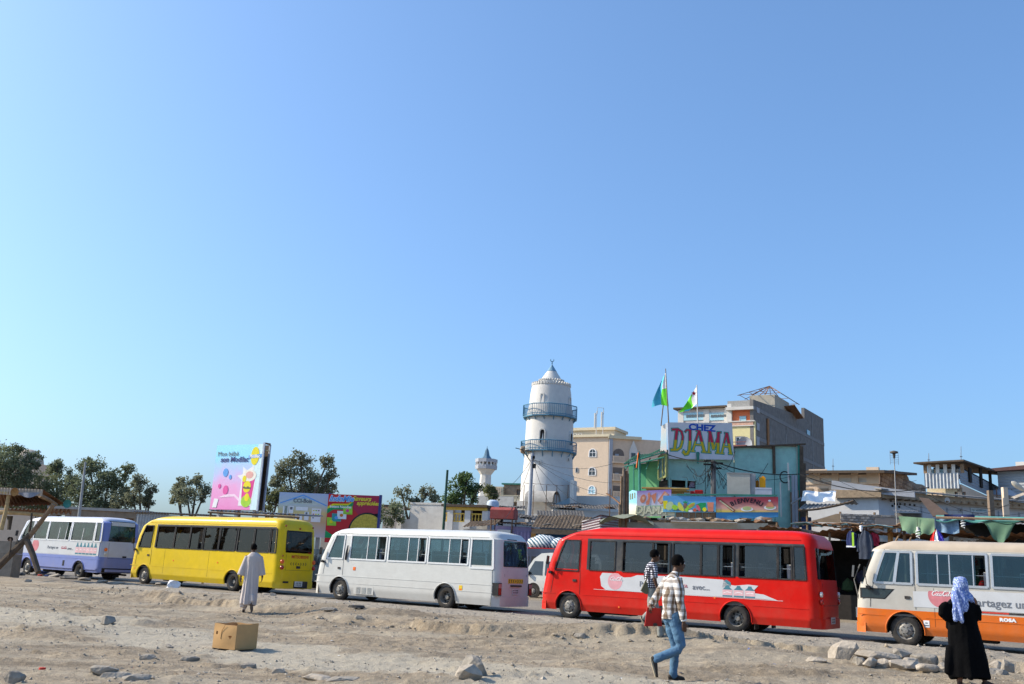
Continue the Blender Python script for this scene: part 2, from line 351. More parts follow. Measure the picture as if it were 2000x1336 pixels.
def hull_rock(name,c,size,rz,m,label=None,tilt=(0,0),flat=False,seed=0,parent=None,group=None,**kw):
    r=random.Random(seed); bm=bmesh.new()
    n=26
    for i in range(n):
        v=Vector((r.gauss(0,1),r.gauss(0,1),r.gauss(0,1))).normalized()
        p=3.2 if flat else 2.4
        k=(abs(v.x)**p+abs(v.y)**p+abs(v.z)**p)**(-1/p)
        bm.verts.new((v.x*k*size[0]/2*r.uniform(.85,1.05),v.y*k*size[1]/2*r.uniform(.85,1.05),v.z*k*size[2]/2*r.uniform(.85,1.05)))
    bmesh.ops.convex_hull(bm,input=bm.verts); 
    for v in [v for v in bm.verts if not v.link_faces]: bm.verts.remove(v)
    bmesh.ops.bevel(bm,geom=list(bm.edges),offset=min(size)*.06,segments=1,affect='EDGES',profile=.5,clamp_overlap=True)
    bmesh.ops.triangulate(bm,faces=bm.faces)
    bmesh.ops.subdivide_edges(bm,edges=bm.edges,cuts=1,use_grid_fill=True)
    for v in bm.verts: v.co*=1+(fbm(np.array([v.co.x*9+seed]),np.array([v.co.y*9+v.co.z*7]),3,5)[0]-.5)*.16
    bmesh.ops.recalc_face_normals(bm,faces=bm.faces)
    me=bpy.data.meshes.new(name); bm.to_mesh(me); bm.free(); me.materials.append(m)
    return ob(name,me,parent,c,(tilt[0],tilt[1],rz),label=label,category=None if parent else 'stone',group=group,**kw)
def pebbles():
    mb=MB(); r=rng
    def put(x,y,sz):
        z=ZGa(x,y)
    N=12000
    y=9.5+ (r.rand(N)**1.3)*26; x=(r.rand(N)*2-1)*(y*.6+1); z=ground_h(x,y)
    dn=fbm(x*.5,y*.8,3,91); dx=x-ST_O.x; dy=y-ST_O.y; q=dx*ST_N.x+dy*ST_N.y
    keep=(dn>.44)&(q>3.4)|(r.rand(N)<.12); x,y,z=x[keep],y[keep],z[keep]
    oc=np.array([(1,0,0),(-1,0,0),(0,1,0),(0,-1,0),(0,0,1),(0,0,-1)],float); fc=[(0,2,4),(2,1,4),(1,3,4),(3,0,4),(2,0,5),(1,2,5),(3,1,5),(0,3,5)]
    vs=[];fs=[];ms=[]
    for i in range(len(x)):
        s=.006+.022*r.rand()**4+.0004*y[i]; s*= (1.6 if r.rand()<.03 else 1)
        a=r.rand()*6.28; ca,sa=math.cos(a),math.sin(a); v=oc*(s*(.8+.6*r.rand()),s*(.6+.5*r.rand()),s*(.4+.5*r.rand())); v=v*(1+.3*(r.rand(6,1)-.5))
        X=v[:,0]*ca-v[:,1]*sa+x[i]; Y=v[:,0]*sa+v[:,1]*ca+y[i]; Z=v[:,2]+z[i]+s*.2; o=len(vs)
        vs+=list(zip(X,Y,Z)); fs+=[tuple(k+o for k in f) for f in fc]; ms+=[int(r.rand()<.4)]*8
    mb.v=vs; mb.f=fs; mb.m=ms; mb.build('gravel',[m_stone,m_stone2],kind='stuff')
pebbles()
def kerb_rubble():
    r=np.random.RandomState(5); mb=MB(); random.seed(8)
    for i in range(520):
        s=12+30*r.rand(); qn=float(np.interp(s,[0,15,20,25,29,31,34,37,40,60],[6.5,7,8.3,8.8,9.4,9.2,7.1,6.1,5.4,5.2])); q=qn+r.randn()*.55+.1
        if vnoise(np.array([s*.9]),np.array([3.]),7)[0]<.35: continue
        x=ST_O.x+ST_D.x*s+ST_N.x*q; y=ST_O.y+ST_D.y*s+ST_N.y*q; k=.015+.05*r.rand()**3
        mb.ico((x,y,ZG(x,y)+k*.25),k,int(r.rand()<.35),(1.4,.9,.6),.3,Euler((r.rand(),r.rand(),r.rand()*6)))
    mb.build('kerb_rubble',[mat('dusty_lump',(.30,.25,.19),.95,var=.25,vs=5,bump=.8,bs=18),m_stone2],kind='stuff')
    mb=MB()
    for i in range(90):
        y=10+22*r.rand()**1.3; x=(r.rand()*2-1)*y*.6; k=.012+.03*r.rand(); z=ZG(x,y)+.01; a=r.rand()*6; mb.add([(x+k*math.cos(a),y+k*math.sin(a),z),(x-k*math.sin(a)*.7,y+k*math.cos(a)*.7,z+.01),(x-k*math.cos(a),y-k*math.sin(a),z+.02*r.rand()),(x+k*math.sin(a),y-k*math.cos(a),z+.015)],[(0,1,2,3)],int(r.rand()*4)%4)
    mb.build('litter_specks',[mat('paper_scrap',(.6,.6,.58),.8),mat('dark_scrap',(.05,.05,.06),.8),mat('rust_scrap',(.3,.12,.06),.8),mat('blue_scrap',(.1,.16,.4),.7)],kind='stuff')
kerb_rubble()
# ---------------------------------------------------------------- bus
def wheel_mesh(kind):
    t=MB(); R=.375; w=.115
    t.lathe([(R*.60,-w),(R*.66,-w-.004),(R*.86,-w-.002),(R*.95,-w+.02),(R,-w+.045),(R,w-.045),(R*.95,w-.02),(R*.86,w+.002),(R*.6,w)],40,0,axis='y')
    for i in range(40):   # tread blocks
        a=2*math.pi*i/40; t.cbox((math.cos(a)*R,0,math.sin(a)*R),(.014,.17,.038),(0,-a,0),0)
    r=MB()
    if kind=='front':
        r.lathe([(R*.62,-w+.005),(R*.56,-w+.02),(R*.5,-w+.035),(R*.42,-w+.015),(R*.34,-w-.015),(R*.18,-w-.02),(R*.17,-w-.055),(.0,-w-.06)],32,0,axis='y')
        for i in range(8): a=2*math.pi*i/8; r.cbox((math.cos(a)*R*.47,-w+.022,math.sin(a)*R*.47),(.05,.02,.03),(0,-a,0),1)
    else:
        r.lathe([(R*.64,-w+.005),(R*.58,-w+.02),(R*.54,0),(R*.5,.06),(R*.32,.05),(R*.2,.045),(R*.19,-.03),(0,-.035)],32,0,axis='y')
        for i in range(8): a=2*math.pi*i/8; r.cbox((math.cos(a)*R*.42,.04,math.sin(a)*R*.42),(.05,.03,.05),(0,-a,0),1)
    for i in range(6):
        a=2*math.pi*(i+.5)/6; r.tube([(math.cos(a)*R*.26,-w-.012 if kind=='front' else .04,math.sin(a)*R*.26),(math.cos(a)*R*.26,-w-.04 if kind=='front' else 0,math.sin(a)*R*.26)],.014,6,1)
    return t.mesh('wheel',m_rubber,True,40),r.mesh('rim',[m_rim,m_black],True,30)
WH={k:wheel_mesh(k) for k in('front','rear')}
def seat_mesh():
    s=MB(); s.box(0,.42,-.4,.4,.25,.42,0); s.box(.36,.46,-.4,-.02,.4,1.12,0); s.box(.36,.46,.02,.4,.4,1.12,0); s.box(.35,.47,-.37,-.05,.92,1.14,1); s.box(.35,.47,.05,.37,.92,1.14,1); s.box(.05,.35,-.3,.3,0,.25,0)
    return s.mesh('seat',[m_seat,m_seatw])
SEAT=seat_mesh()
def make_bus(name,label,s0,L,H,W,c):
    o=ST_O+ST_D*s0-ST_N*(W/2)+ST_N*c.get('off',0)
    root=thing(name,label,'minibus',o,R_(STREET+c.get('rot',0)),group='minibuses parked nose to tail along the road')
    hw=W/2; zb=c['zb']; xft=c['xf']; wb,wt=c['wb'],c['wt']; ze=H-.27
    def xf(z): return float(np.interp(z,[a for a,_ in xft],[b for _,b in xft]))
    def xr(z): return float(np.interp(z,[zb,.5,1.1,wt,ze,H-.1,H],[L-.06,L,L,L-.09,L-.14,L-.3,L-.75]))
    def wd(z):
        if z<=ze: return float(np.interp(z,[zb,.45,wb,wt,ze],[hw-.06,hw,hw,hw-.045,hw-.075]))
        a=math.asin(min(1,(z-ze)/(H-ze))); return (hw-.075)*max(math.cos(a),1e-4)**.42
    rf=.30
    zs=set([zb,.33,.45,.55,.65,.75,.85,.95,1.05,1.2,wb,wb+.03,(wb+wt)/2,wt-.03,wt,wt+.07,ze]+list(c.get('zs',[])))
    for x in np.arange(zb,1.0,.06): zs.add(round(float(x),3))
    for a in (12,25,38,50,60,70,78,84,88): zs.add(ze+(H-ze)*math.sin(R_(a)))
    zs=sorted(zs); zz=[zs[0]]
    for z in zs[1:]:
        if z-zz[-1]>.012: zz.append(z)
    zs=zz
    # columns (nominal x)
    wins=c['win']; r0=rf; xs=set([r0,L-r0])
    for w in wins: xs.add(w[0]); xs.add(w[1])
    for a in c.get('cuts',[]): xs.add(a)
    door=c.get('door',(.42,1.42)); xs.add(door[0]); xs.add(door[1])
    x=r0
    while x<L-r0: xs.add(x); x+=.075
    key=set([w[0] for w in wins]+[w[1] for w in wins]+list(door)+[r0,L-r0]+list(c.get('cuts',[])))
    out=[]
    for x in sorted(xs):
        if out and x-out[-1]<.03:
            if x in key and out[-1] not in key: out[-1]=x
            elif x in key: out.append(x)
            continue
        out.append(x)
    xs=[x for x in out if r0-1e-6<=x<=L-r0+1e-6]
    def sx(x,z):
        rr=min(rf,wd(z)*.9)
        XA=1.5 if z<=ze else 1.5+1.3*(z-ze)/(H-ze); lo=xf(z)+rr; hi=xr(z)-rr; XB=L-1.0
        if x<XA: return lo+(x-r0)*(XA-lo)/(XA-r0) if lo<XA else lo+(x-r0)*.01
        if x>XB: return XB+(x-XB)*(hi-XB)/((L-r0)-XB)
        return x
    fy=np.linspace(-1,1,9); arc=[R_(a) for a in (18,36,54,72)]
    def loop(z):
        w=wd(z); rr=min(rf,w*.9); pts=[];tg=[]
        for x in xs: pts.append((sx(x,z),-w,z)); tg.append(('n',x))
        cx,cy=xr(z)-rr,-w+rr
        for a in arc: pts.append((cx+rr*math.sin(a),cy-rr*math.cos(a),z)); tg.append(('rc',a))
        for t in fy: pts.append((xr(z),t*(w-rr),z)); tg.append(('r',t*(w-rr)))
        cy=w-rr
        for a in arc: pts.append((cx+rr*math.cos(a),cy+rr*math.sin(a),z)); tg.append(('rc2',a))
        for x in reversed(xs): pts.append((sx(x,z),w,z)); tg.append(('f',x))
        cx=xf(z)+rr
        for a in arc: pts.append((cx-rr*math.sin(a),cy+rr*math.cos(a),z)); tg.append(('fc',a))
        for t in fy[::-1]: pts.append((xf(z),t*(w-rr),z)); tg.append(('h',t))
        cy=-w+rr
        for a in arc: pts.append((cx-rr*math.cos(a),cy-rr*math.sin(a),z)); tg.append(('fc2',a))
        return pts,tg
    loops=[loop(z) for z in zs]; n=len(loops[0][0]); tags=loops[0][1]
    Vt=[list(p) for l_,_ in loops for p in l_]
    wx=c['wheels']; Ra=.475; zc=.375
    def dist(i):
        p=Vt[i]; best=None
        if abs(p[1])<hw*.8: return None
        for a in wx:
            d=math.hypot(p[0]-a,p[2]-zc)
            if d<Ra+.3 and (best is None or d<best[0]): best=(d,a)
        return best
    inside=set()
    for i in range(len(Vt)):
        k=i%n
        if tags[k][0] in('n','f') and Vt[i][2]<1.0:
            b=dist(i)
            if b and b[0]<Ra: inside.add(i)
    P_={}; 
    def put(key,f): P_.setdefault(key,[]).append(f)
    doorz=c.get('doorz',(.5,wt+.07)); moved={}
    wz=c.get('rear',(1.6,2.45)); rwy=c.get('rwy',.72)
    for j in range(len(zs)-1):
        zm=(zs[j]+zs[j+1])/2
        for k in range(n):
            f=(j*n+k,j*n+(k+1)%n,(j+1)*n+(k+1)%n,(j+1)*n+k)
            ins=[i for i in f if i in inside]
            if len(ins)==4: continue
            for i in ins: moved[i]=1
            ta,tb=tags[k],tags[(k+1)%n]; key=('body',)
            if ta[0]==tb[0] and ta[0] in 'nf':
                xm=(ta[1]+tb[1])/2
                for wi,w in enumerate(wins):
                    if w[0]<xm<w[1] and (w[2] if len(w)>2 else wb)<zm<wt: key=('win',ta[0],wi); break
                else:
                    if c.get('band') and c['band'][0]<xm<c['band'][1] and wb-.05<zm<wt+.05: key=('band',)
                    elif ta[0]=='n' and door[0]<xm<door[1] and doorz[0]<zm<doorz[1]: key=('door',)
            elif wb-.12<zm<wt and (ta[0] in('h','fc','fc2') and tb[0] in ('h','fc','fc2')) and not(ta[0]=='fc2' and ta[1]>R_(50)) and not (ta[0]=='fc' and ta[1]<R_(30)): key=('front_glass',)
            elif ta[0] in('r','rc','rc2') and tb[0] in('r','rc','rc2') and wz[0]<zm<wz[1]:
                ok=(ta[0]=='r' and tb[0]=='r') or (c.get('wrap') and (ta[0]!='rc' or ta[1]>R_(50)) and (tb[0]!='rc2' or tb[1]<R_(40)))
                if ok: key=('rear_glass',)
            put(key,f)
    for i in moved:
        b=dist(i); p=Vt[i]; d=b[0]; p[0]=b[1]+(p[0]-b[1])*Ra/d; p[2]=zc+(p[2]-zc)*Ra/d
    def sub(fs,name,mats,fn=None,parent=root,push=0.,**kw):
        idx={};vs=[];ff=[];mi=[]
        for f in fs:
            g=[]
            for i in f:
                if i not in idx:
                    idx[i]=len(vs); p=Vector(Vt[i])
                    if push:
                        k=i%n; t=tags[k][0]; w=wd(p.z)
                        nn=Vector((0,-1,0)) if t=='n' else Vector((0,1,0)) if t=='f' else Vector((1,0,0)) if t=='r' else Vector((-1,0,0)) if t=='h' else Vector((p.x-L/2,0,0)).normalized()*.7+Vector((0,math.copysign(.7,p.y),0))
                        p=p-nn*push
                    vs.append(p)
                g.append(idx[i])
            ff.append(g); z=sum(Vt[i][2] for i in f)/4; x=sum(Vt[i][0] for i in f)/4; mi.append(fn(x,z) if fn else 0)
        mb=MB(); mb.v=vs; mb.f=ff; mb.m=mi
        return mb.build(name,mats,parent,True,50,**kw)
    body=sub(P_[('body',)],'body',c['paint'],c.get('pf'))
    dr=sub(P_[('door',)],'door',c['paint'],c.get('pf'))
    if ('band',) in P_: sub(P_[('band',)],'window_band',c['bandm'],parent=root)
    gl=c['glass']
    def SP(x,z,side,outw=.0):
        w=wd(z)+outw; return Vector((sx(x,z),-w if side=='n' else w,z))
    fw=c.get('fw',.022); fm=c['framem']
    op=c.get('open',{})
    for side in 'nf':
        for wi,w in enumerate(wins):
            fs=P_.get(('win',side,wi),[])
            if side=='n' and wi in op:
                oa,obb=op[wi]; keep=[]
                for f in fs:
                    xm=sum(tags[i%n][1] for i in f)/4
                    if not(oa<xm<obb): keep.append(f)
                fs=keep
            z0=w[2] if len(w)>2 else wb; z1=wt
            fo=MB(); pts=[SP(w[0],z,side) for z in np.linspace(z0,z1,4)]+[SP(w[1],z,side) for z in np.linspace(z1,z0,4)]
            up=(0,1,0)
            for a,b in (((w[0],z0),(w[1],z0)),((w[1],z0),(w[1],z1)),((w[1],z1),(w[0],z1)),((w[0],z1),(w[0],z0))):
                q=[SP(a[0]+(b[0]-a[0])*t,a[1]+(b[1]-a[1])*t,side,.004) for t in (0,.5,1)]
                fo.tube(q,(fw*1.41,.014*1.41) if False else [(.016*1.41,fw*1.41)]*3,4,0,up=(0,1,0))
            for dx in c.get('div',{}).get(wi,[]):
                fo.tube([SP(dx,z0,side,-.004),SP(dx,z1,side,-.004)],[(.012*1.41,.014*1.41)]*2,4,0,up=(0,1,0))
            wo_=fo.build('side_window',fm,root)
            if fs: sub(fs,'pane',gl,parent=wo_,push=.012)
    if ('front_glass',) in P_: sub(P_[('front_glass',)],'windscreen',gl,push=.012)
    rg=sub(P_[('rear_glass',)],'rear_window',c.get('rglass',gl),push=.01)
    rr=wd(wz[0])-rf; fo=MB(); yy=rr+(.1 if c.get('wrap') else 0)
    xx=lambda z: xr(z)+.003-(.03 if c.get('wrap') else 0)
    fo.tube([(xx(wz[0]),-yy,wz[0]),(xx(wz[0]),yy,wz[0]),(xx(wz[1]),yy-.02,wz[1]),(xx(wz[1]),-yy+.02,wz[1]),(xx(wz[0]),-yy,wz[0])],.016,6); fo.build('window_seal',m_black,rg)
    # arches
    for a in wx:
        for sd in(-1,1):
            m_=MB(); pts=[]
            for t in np.linspace(-.18,math.pi+.18,26):
                z=zc+Ra*math.sin(t)
                if z<zb: continue
                pts.append((a+Ra*math.cos(t),sd*(wd(z)+.005),z))
            m_.tube(pts,[(.03,.018)]*len(pts),6,0,up=(0,1,0)); m_.build('wheel_arch',c['archm'],root,True)
            ins=MB(); ins.grid(lambda u,v:(a+(Ra+.01)*math.cos(math.pi*(1.12*u-.06)),sd*(hw-.01-.35*v),zc+(Ra+.01)*math.sin(math.pi*(1.12*u-.06))),16,1); ins.build('wheel_well',m_dark,root)
    # wheels
    for i,a in enumerate(wx):
        kd='front' if i==0 else 'rear'
        for sd in(-1,1):
            y=sd*(hw-.16)
            we=ob('wheel',WH[kd][0],root,(a,y,.375),(0,random.uniform(0,6),0) if sd<0 else (0,0,math.pi)); ob('rim',WH[kd][1],we)
            if kd=='rear': ob('inner_wheel',WH['front'][0],root,(a,y-sd*.27,.375))
    # underbody and inside
    u=MB(); u.box(.5,wx[0]-.55,-hw+.12,hw-.12,zb+.02,.55); u.box(wx[0]+.55,wx[1]-.6,-hw+.12,hw-.12,zb+.08,.62); u.box(wx[1]+.6,L-.2,-hw+.12,hw-.12,zb+.04,.62); u.box(wx[0]-.55,wx[0]+.55,-hw+.5,hw-.5,zb+.1,.7); u.box(wx[1]-.6,wx[1]+.6,-hw+.6,hw-.6,zb+.1,.7)
    u.tube([(wx[1],-hw+.3,.375),(wx[1],hw-.3,.375)],.07,8); u.tube([(wx[0],-hw+.3,.375),(wx[0],hw-.3,.375)],.05,8); u.lathe([(.001,-.16),(.15,-.12),(.17,0),(.15,.12),(.001,.16)],14,0,(wx[1],0,.36),'y')
    u.tube([(wx[0]+1,.2,.28),(wx[1]+.8,.25,.28),(L-.1,.5,.25)],.045,8); u.box(wx[0]+1.2,wx[0]+2.1,-hw+.2,-hw+.7,.2,.5)
    u.build('underbody',m_dark,root)
    f_=MB(); f_.box(.35,L-.15,-hw+.07,hw-.07,.72,.78,0); f_.box(1.5,L-.2,-hw+.05,-hw+.08,.78,wb-.06,0); f_.box(1.5,L-.2,hw-.08,hw-.05,.78,wb-.06,0); f_.box(1.2,L-.5,-hw+.25,hw-.25,H-.16,H-.13,0)
    f_.box(.35,.75,-hw+.15,hw-.15,.78,wb-.15,1); f_.build('cabin_lining',[m_int,m_black],root)
    sw=MB(); sw.tube([(.78+.16*math.sin(t)*.6,-.45+.2*math.cos(t),1.35+.2*math.sin(t)*.75) for t in np.linspace(0,6.283,17)],.014,6); sw.tube([(.6,-.45,1.15),(.78,-.45,1.35)],.02,6); sw.build('steering_wheel',m_black,root)
    ob('seat',SEAT,root,(1.05,-.5,.78))
    x=2.0
    while x<L-.9:
        for yv in(-.52,.52): ob('seat',SEAT,root,(x,yv*hw,.78))
        x+=.82
    hr=MB(); hr.tube([(1.7,-hw+.1,wb+.28),(L-.6,-hw+.1,wb+.28)],.012,6); hr.build('window_rail',m_chrome,root)
    # belt moulding, seams
    for (zl,x0,x1) in c.get('mould',[]):
        for sd in (-1,1):
            seg=[(x0,wx[0]-Ra-.02),(wx[0]+Ra+.02,wx[1]-Ra-.02),(wx[1]+Ra+.02,x1)] if zl<.85 else [(x0,x1)]
            mm=MB()
            for a,b in seg:
                if b-a>.05: mm.tube([(a,sd*(wd(zl)+.003),zl),(b,sd*(wd(zl)+.003),zl)],[(.008,.014)]*2,4,0,up=(0,1,0))
            mm.build('belt_moulding',c['archm'],root)
    se=MB()
    def seam(p,r=.007): se.tube(p,r,4)
    seam([SP(door[0],z,'n',.001) for z in np.linspace(doorz[0],doorz[1],7)]); seam([SP(door[1],z,'n',.001) for z in np.linspace(doorz[0],doorz[1],7)]); seam([SP(x,doorz[0],'n',.001) for x in np.linspace(door[0]+.1,door[1],5)]) if wx[0]>door[1]+Ra else None
    for xv in c.get('seams',[]): seam([SP(xv,z,'n',.0) for z in np.linspace(zb,wb-.08,6)],.004)
    for zz_ in c.get('rseams',[]): seam([(xr(zz_)+.001,-hw*.62,zz_),(xr(zz_)+.001,hw*.62,zz_)])
    if c.get('hatch'): a,b=c['hatch']; seam([(xr(b)+.001,-hw*.66,b),(xr(a)+.001,-hw*.66,a),(xr(a)+.001,hw*.66,a),(xr(b)+.001,hw*.66,b)])
    se.build('panel_seams',m_black,root)
    # drip rail along the roof edge
    dripz=c.get('drip',ze)
    for sd in(-1,1):
        d_=MB(); d_.tube([(sx(x,dripz),sd*(wd(dripz)+.004),dripz) for x in np.linspace(.6,L-.4,24)],[(.012,.012)]*24,4,0,up=(0,1,0)); d_.build('drip_rail',c.get('dripm',c['archm']),root)
    # mirror
    mi=MB(); mz=c.get('mz',wb+.25); mx_=xf(mz)+.05
    mi.tube([(mx_+.25,-hw-.0,mz-.45),(mx_+.12,-hw-.12,mz-.3),(mx_+.08,-hw-.15,mz+.15)],.011,6); mi.cbox((mx_+.08,-hw-.15,mz),(.05,.13,.26),(0,.1,.2),0); mi.cbox((mx_+.14,-hw-.06,mz-.38),(.1,.1,.08),(0,0,0),0); mi.build('side_mirror',m_black,root)
    mi2=MB(); mi2.tube([(mx_+.15,hw,mz+.1),(mx_-.02,hw+.14,mz+.1)],.011,6); mi2.cbox((mx_-.02,hw+.15,mz),(.05,.15,.24),(0,0,-.2),0); mi2.build('side_mirror',m_black,root)
    hd=MB(); hd.box(door[1]-.26,door[1]-.13,-hw-.022,-hw+.01,wb-.38,wb-.31); hd.build('door_handle',m_black,dr)
    # bumpers
    for (xa,xb_,dx) in ((0,.35,-1),(L-.35,L,1)):
        bmp=MB(); z0,z1=zb-.02,.5
        pl=[]; xe=xf(.4)-.04 if dx<0 else L+.04
        for t in np.linspace(-1,1,15):
            yv=t*(hw+.01); k=abs(t); off=0 if k<.75 else ((k-.75)/.25)**2*.3; pl.append((xe-dx*off,yv))
        bmp.grid(lambda u,v:(pl[int(round(u*14))][0],pl[int(round(u*14))][1],z0+(z1-z0)*v),14,3)
        bmp.grid(lambda u,v:(pl[int(round(u*14))][0]-dx*.12*v,pl[int(round(u*14))][1]*(1-.03*v),z1),14,1)
        bmp.build('bumper',c.get('bumpm',c['paint'][0]),root,True)
    # front lamps, plates
    for sd in(-1,1):
        h_=MB(); h_.lathe([(.001,-.03),(.09,-.02),(.11,.02)],16,0,(xf(.75)-.0,sd*(hw-.32),.75),'x'); h_.box(xf(.75)-.012,xf(.75)+.05,sd*(hw-.32)-.14,sd*(hw-.32)+.14,.62,.88,1); h_.build('headlight',[m_clear,m_chrome],root,True)
    pl_=MB(); pl_.box(xf(.42)-.06,xf(.42)-.045,-.26,.26,.36,.48); pl_.build('number_plate',m_plate,root)
    for sd in(-1,1): mf=MB(); mf.box(wx[1]+.5,wx[1]+.52,sd*(hw-.3)-.17,sd*(hw-.3)+.17,.1,.5); mf.build('mud_flap',m_black,root)
    return root,dict(L=L,H=H,hw=hw,xr=xr,xf=xf,SP=SP,wd=wd,body=body)
def lamps_round(root,K,zs_,y=.8,r=.08):
    for sd in(-1,1):
        for z,m_ in zs_:
            b=MB(); x=K['xr'](z); b.lathe([(r,-.02),(r,.02),(r*.7,.035),(.001,.04)],18,0,(x-.005,sd*y,z),'x'); b.build('taillight',m_,root,True)
def chevrons(root,K,z,w=.9,h=.1,back=True,x=None):
    x=K['xr'](z)+.006 if x is None else x; b=MB()
    my=mat('reflective_yellow',(.65,.48,.03),.5,var=.05)
    if back: b.box(x-.004,x,-w/2,w/2,z-h*.62,z+h*.62,0)
    for i in range(7):
        y=-w/2+w*(i+.5)/7; 
        if i==3: b.poly([(x+.004,y-.03,z),(x+.004,y,z-h*.35),(x+.004,y+.03,z),(x+.004,y,z+h*.35)],.002,(-1,0,0),1); continue
        s=1 if i>3 else -1; a=.035
        b.poly([(x+.004,y-s*a,z-h*.5),(x+.004,y-s*a+s*.03,z-h*.5),(x+.004,y+s*a+s*.0,z),(x+.004,y-s*a+s*.03,z+h*.5),(x+.004,y-s*a,z+h*.5),(x+.004,y+s*a-s*.03,z)],.002,(-1,0,0),1)
    b.build('chevron_sign',[my,m_black],root)
def rear_plate(root,K,y,z,w=.36,h=.2,x=None):
    x=(K['xr'](z)+.02) if x is None else x; b=MB(); b.box(x-.01,x,y-w/2,y+w/2,z-h/2,z+h/2,0)
    for r_ in range(2):
        for k in range(4): b.box(x,x+.002,y-w*.36+k*w*.2,y-w*.36+k*w*.2+w*.11,z-h*.3+r_*h*.36,z-h*.3+r_*h*.36+h*.22,1)
    b.build('number_plate',[m_plate,m_black],root)
m_film=mat('advert_film',(.56,.57,.58),.35,var=.05,coat=.2,dirt=.12)
m_adred=mat('faded_red_print',(.56,.17,.19),.4,var=.2)
m_adpink=mat('faded_pink_print',(.68,.42,.44),.4,var=.15)
m_adgrey=mat('grey_print',(.16,.17,.19),.5,var=.1)
m_adteal=mat('teal_print',(.07,.2,.25),.4,var=.2)
m_adwhite=mat('white_print',(.8,.8,.8),.4,var=.05)
def coke(x,z,size,parent,m,th=.003,y=-.01,sub='lettering'):
    """flowing script words drawn as swelling strokes"""
    S=size; b=MB()
    def st(pts,w=.09):
        k=len(pts); pp=[]
        for i in range(k-1):
            for t in (0,.34,.67): 
                p0=pts[max(i-1,0)];p1=pts[i];p2=pts[i+1];p3=pts[min(i+2,k-1)]
                q=[.5*((2*p1[a])+(-p0[a]+p2[a])*t+(2*p0[a]-5*p1[a]+4*p2[a]-p3[a])*t*t+(-p0[a]+3*p1[a]-3*p2[a]+p3[a])*t**3) for a in (0,1)]; pp.append(q)
        pp.append(pts[-1]); n_=len(pp)
        b.tube([(x+(p[0]+.22*p[1]-2.3)*S,y,z+(p[1]-.45)*S) for p in pp],[(.004,S*w*(.45+.55*math.sin(math.pi*min(1,(i+.6)/n_)))) for i in range(n_)],4,0,up=(0,1,0))
    def C(o): st([(o+.75,.82),(o+.62,.98),(o+.35,.95),(o+.12,.6),(o+.12,.22),(o+.35,.0),(o+.65,.12),(o+.9,.35)],.13)
    def oo(o): st([(o+.25,.5),(o+.06,.38),(o+.04,.12),(o+.2,0),(o+.36,.15),(o+.36,.4),(o+.22,.5)],.1)
    def cc(o): st([(o+.32,.42),(o+.2,.5),(o+.04,.3),(o+.08,.04),(o+.25,.0),(o+.42,.2)],.1)
    def aa(o): oo(o); st([(o+.38,.5),(o+.34,.12),(o+.46,.0),(o+.58,.18)],.1)
    C(0); oo(.85); cc(1.25); aa(1.65); b.tube([(x+(2.12-2.3)*S,y,z+(-.1)*S),(x+(2.4-2.3)*S,y,z+(-.1)*S)],[(.004,S*.06)]*2,4,0,up=(0,1,0))
    C(2.3); oo(3.15); st([(3.6,.1),(3.72,.5),(3.9,1.0),(3.75,1.05),(3.66,.5),(3.7,.05),(3.9,.1)],.1); aa(3.95)
    st([(.35,.95),(.9,1.1),(1.5,.85)],.07); st([(2.65,.95),(2.9,1.15),(3.3,1.0),(4.0,.9)],.08)
    return b.build(sub,m,parent)
def bottles(x0,x1,z0,z1,n,parent,y,cutfn=None):
    w=(x1-x0)/n
    b=MB(); h=z1-z0
    for i in range(n):
        a=x0+i*w+w*.06; c_=x0+(i+1)*w-w*.06; mid=(a+c_)/2
        b.poly([(a,y,z0),(c_,y,z0),(c_,y,z0+h*.13),(a,y,z0+h*.13)],.001,(0,1,0),1)
        b.poly([(a,y,z0+h*.13),(c_,y,z0+h*.13),(c_,y,z0+h*.62),(a,y,z0+h*.62)],.001,(0,1,0),0)
        b.poly([(a,y,z0+h*.62),(c_,y,z0+h*.62),(mid+w*.2,y,z0+h*.84),(mid+w*.13,y,z1),(mid-w*.13,y,z1),(mid-w*.2,y,z0+h*.84)],.001,(0,1,0),1)
        b.tube([(a+w*.1,y-.002,z0+h*.33),(mid,y-.002,z0+h*.42),(c_-w*.1,y-.002,z0+h*.36)],[(.002,.012)]*3,4,2,up=(0,1,0))
    return b.build('bottle_print',[m_adpink,m_adteal,m_adwhite],parent)
def disc(x,z,r,parent,y,m):
    b=MB(); b.poly([(x+r*math.cos(t),y,z+r*math.sin(t)) for t in np.linspace(0,6.283,33)[:-1]],.001,(0,1,0)); return b.build('disc_print',m,parent)
def disc_cut(x,z,r,zt,parent,y,m):
    b=MB(); b.poly([(x+r*math.cos(t),y,min(zt,z+r*math.sin(t))) for t in np.linspace(0,6.283,33)[:-1]],.001,(0,1,0)); return b.build('disc_print',m,parent)
m_discred=mat('faded_disc_print',(.55,.19,.21),.4,var=.25,vs=2.5)
m_discpink=mat('pale_disc_print',(.66,.33,.36),.4,var=.15,vs=2.5)
DUST=dict(dirt=.10,low=.4,dcol=(.36,.29,.22))
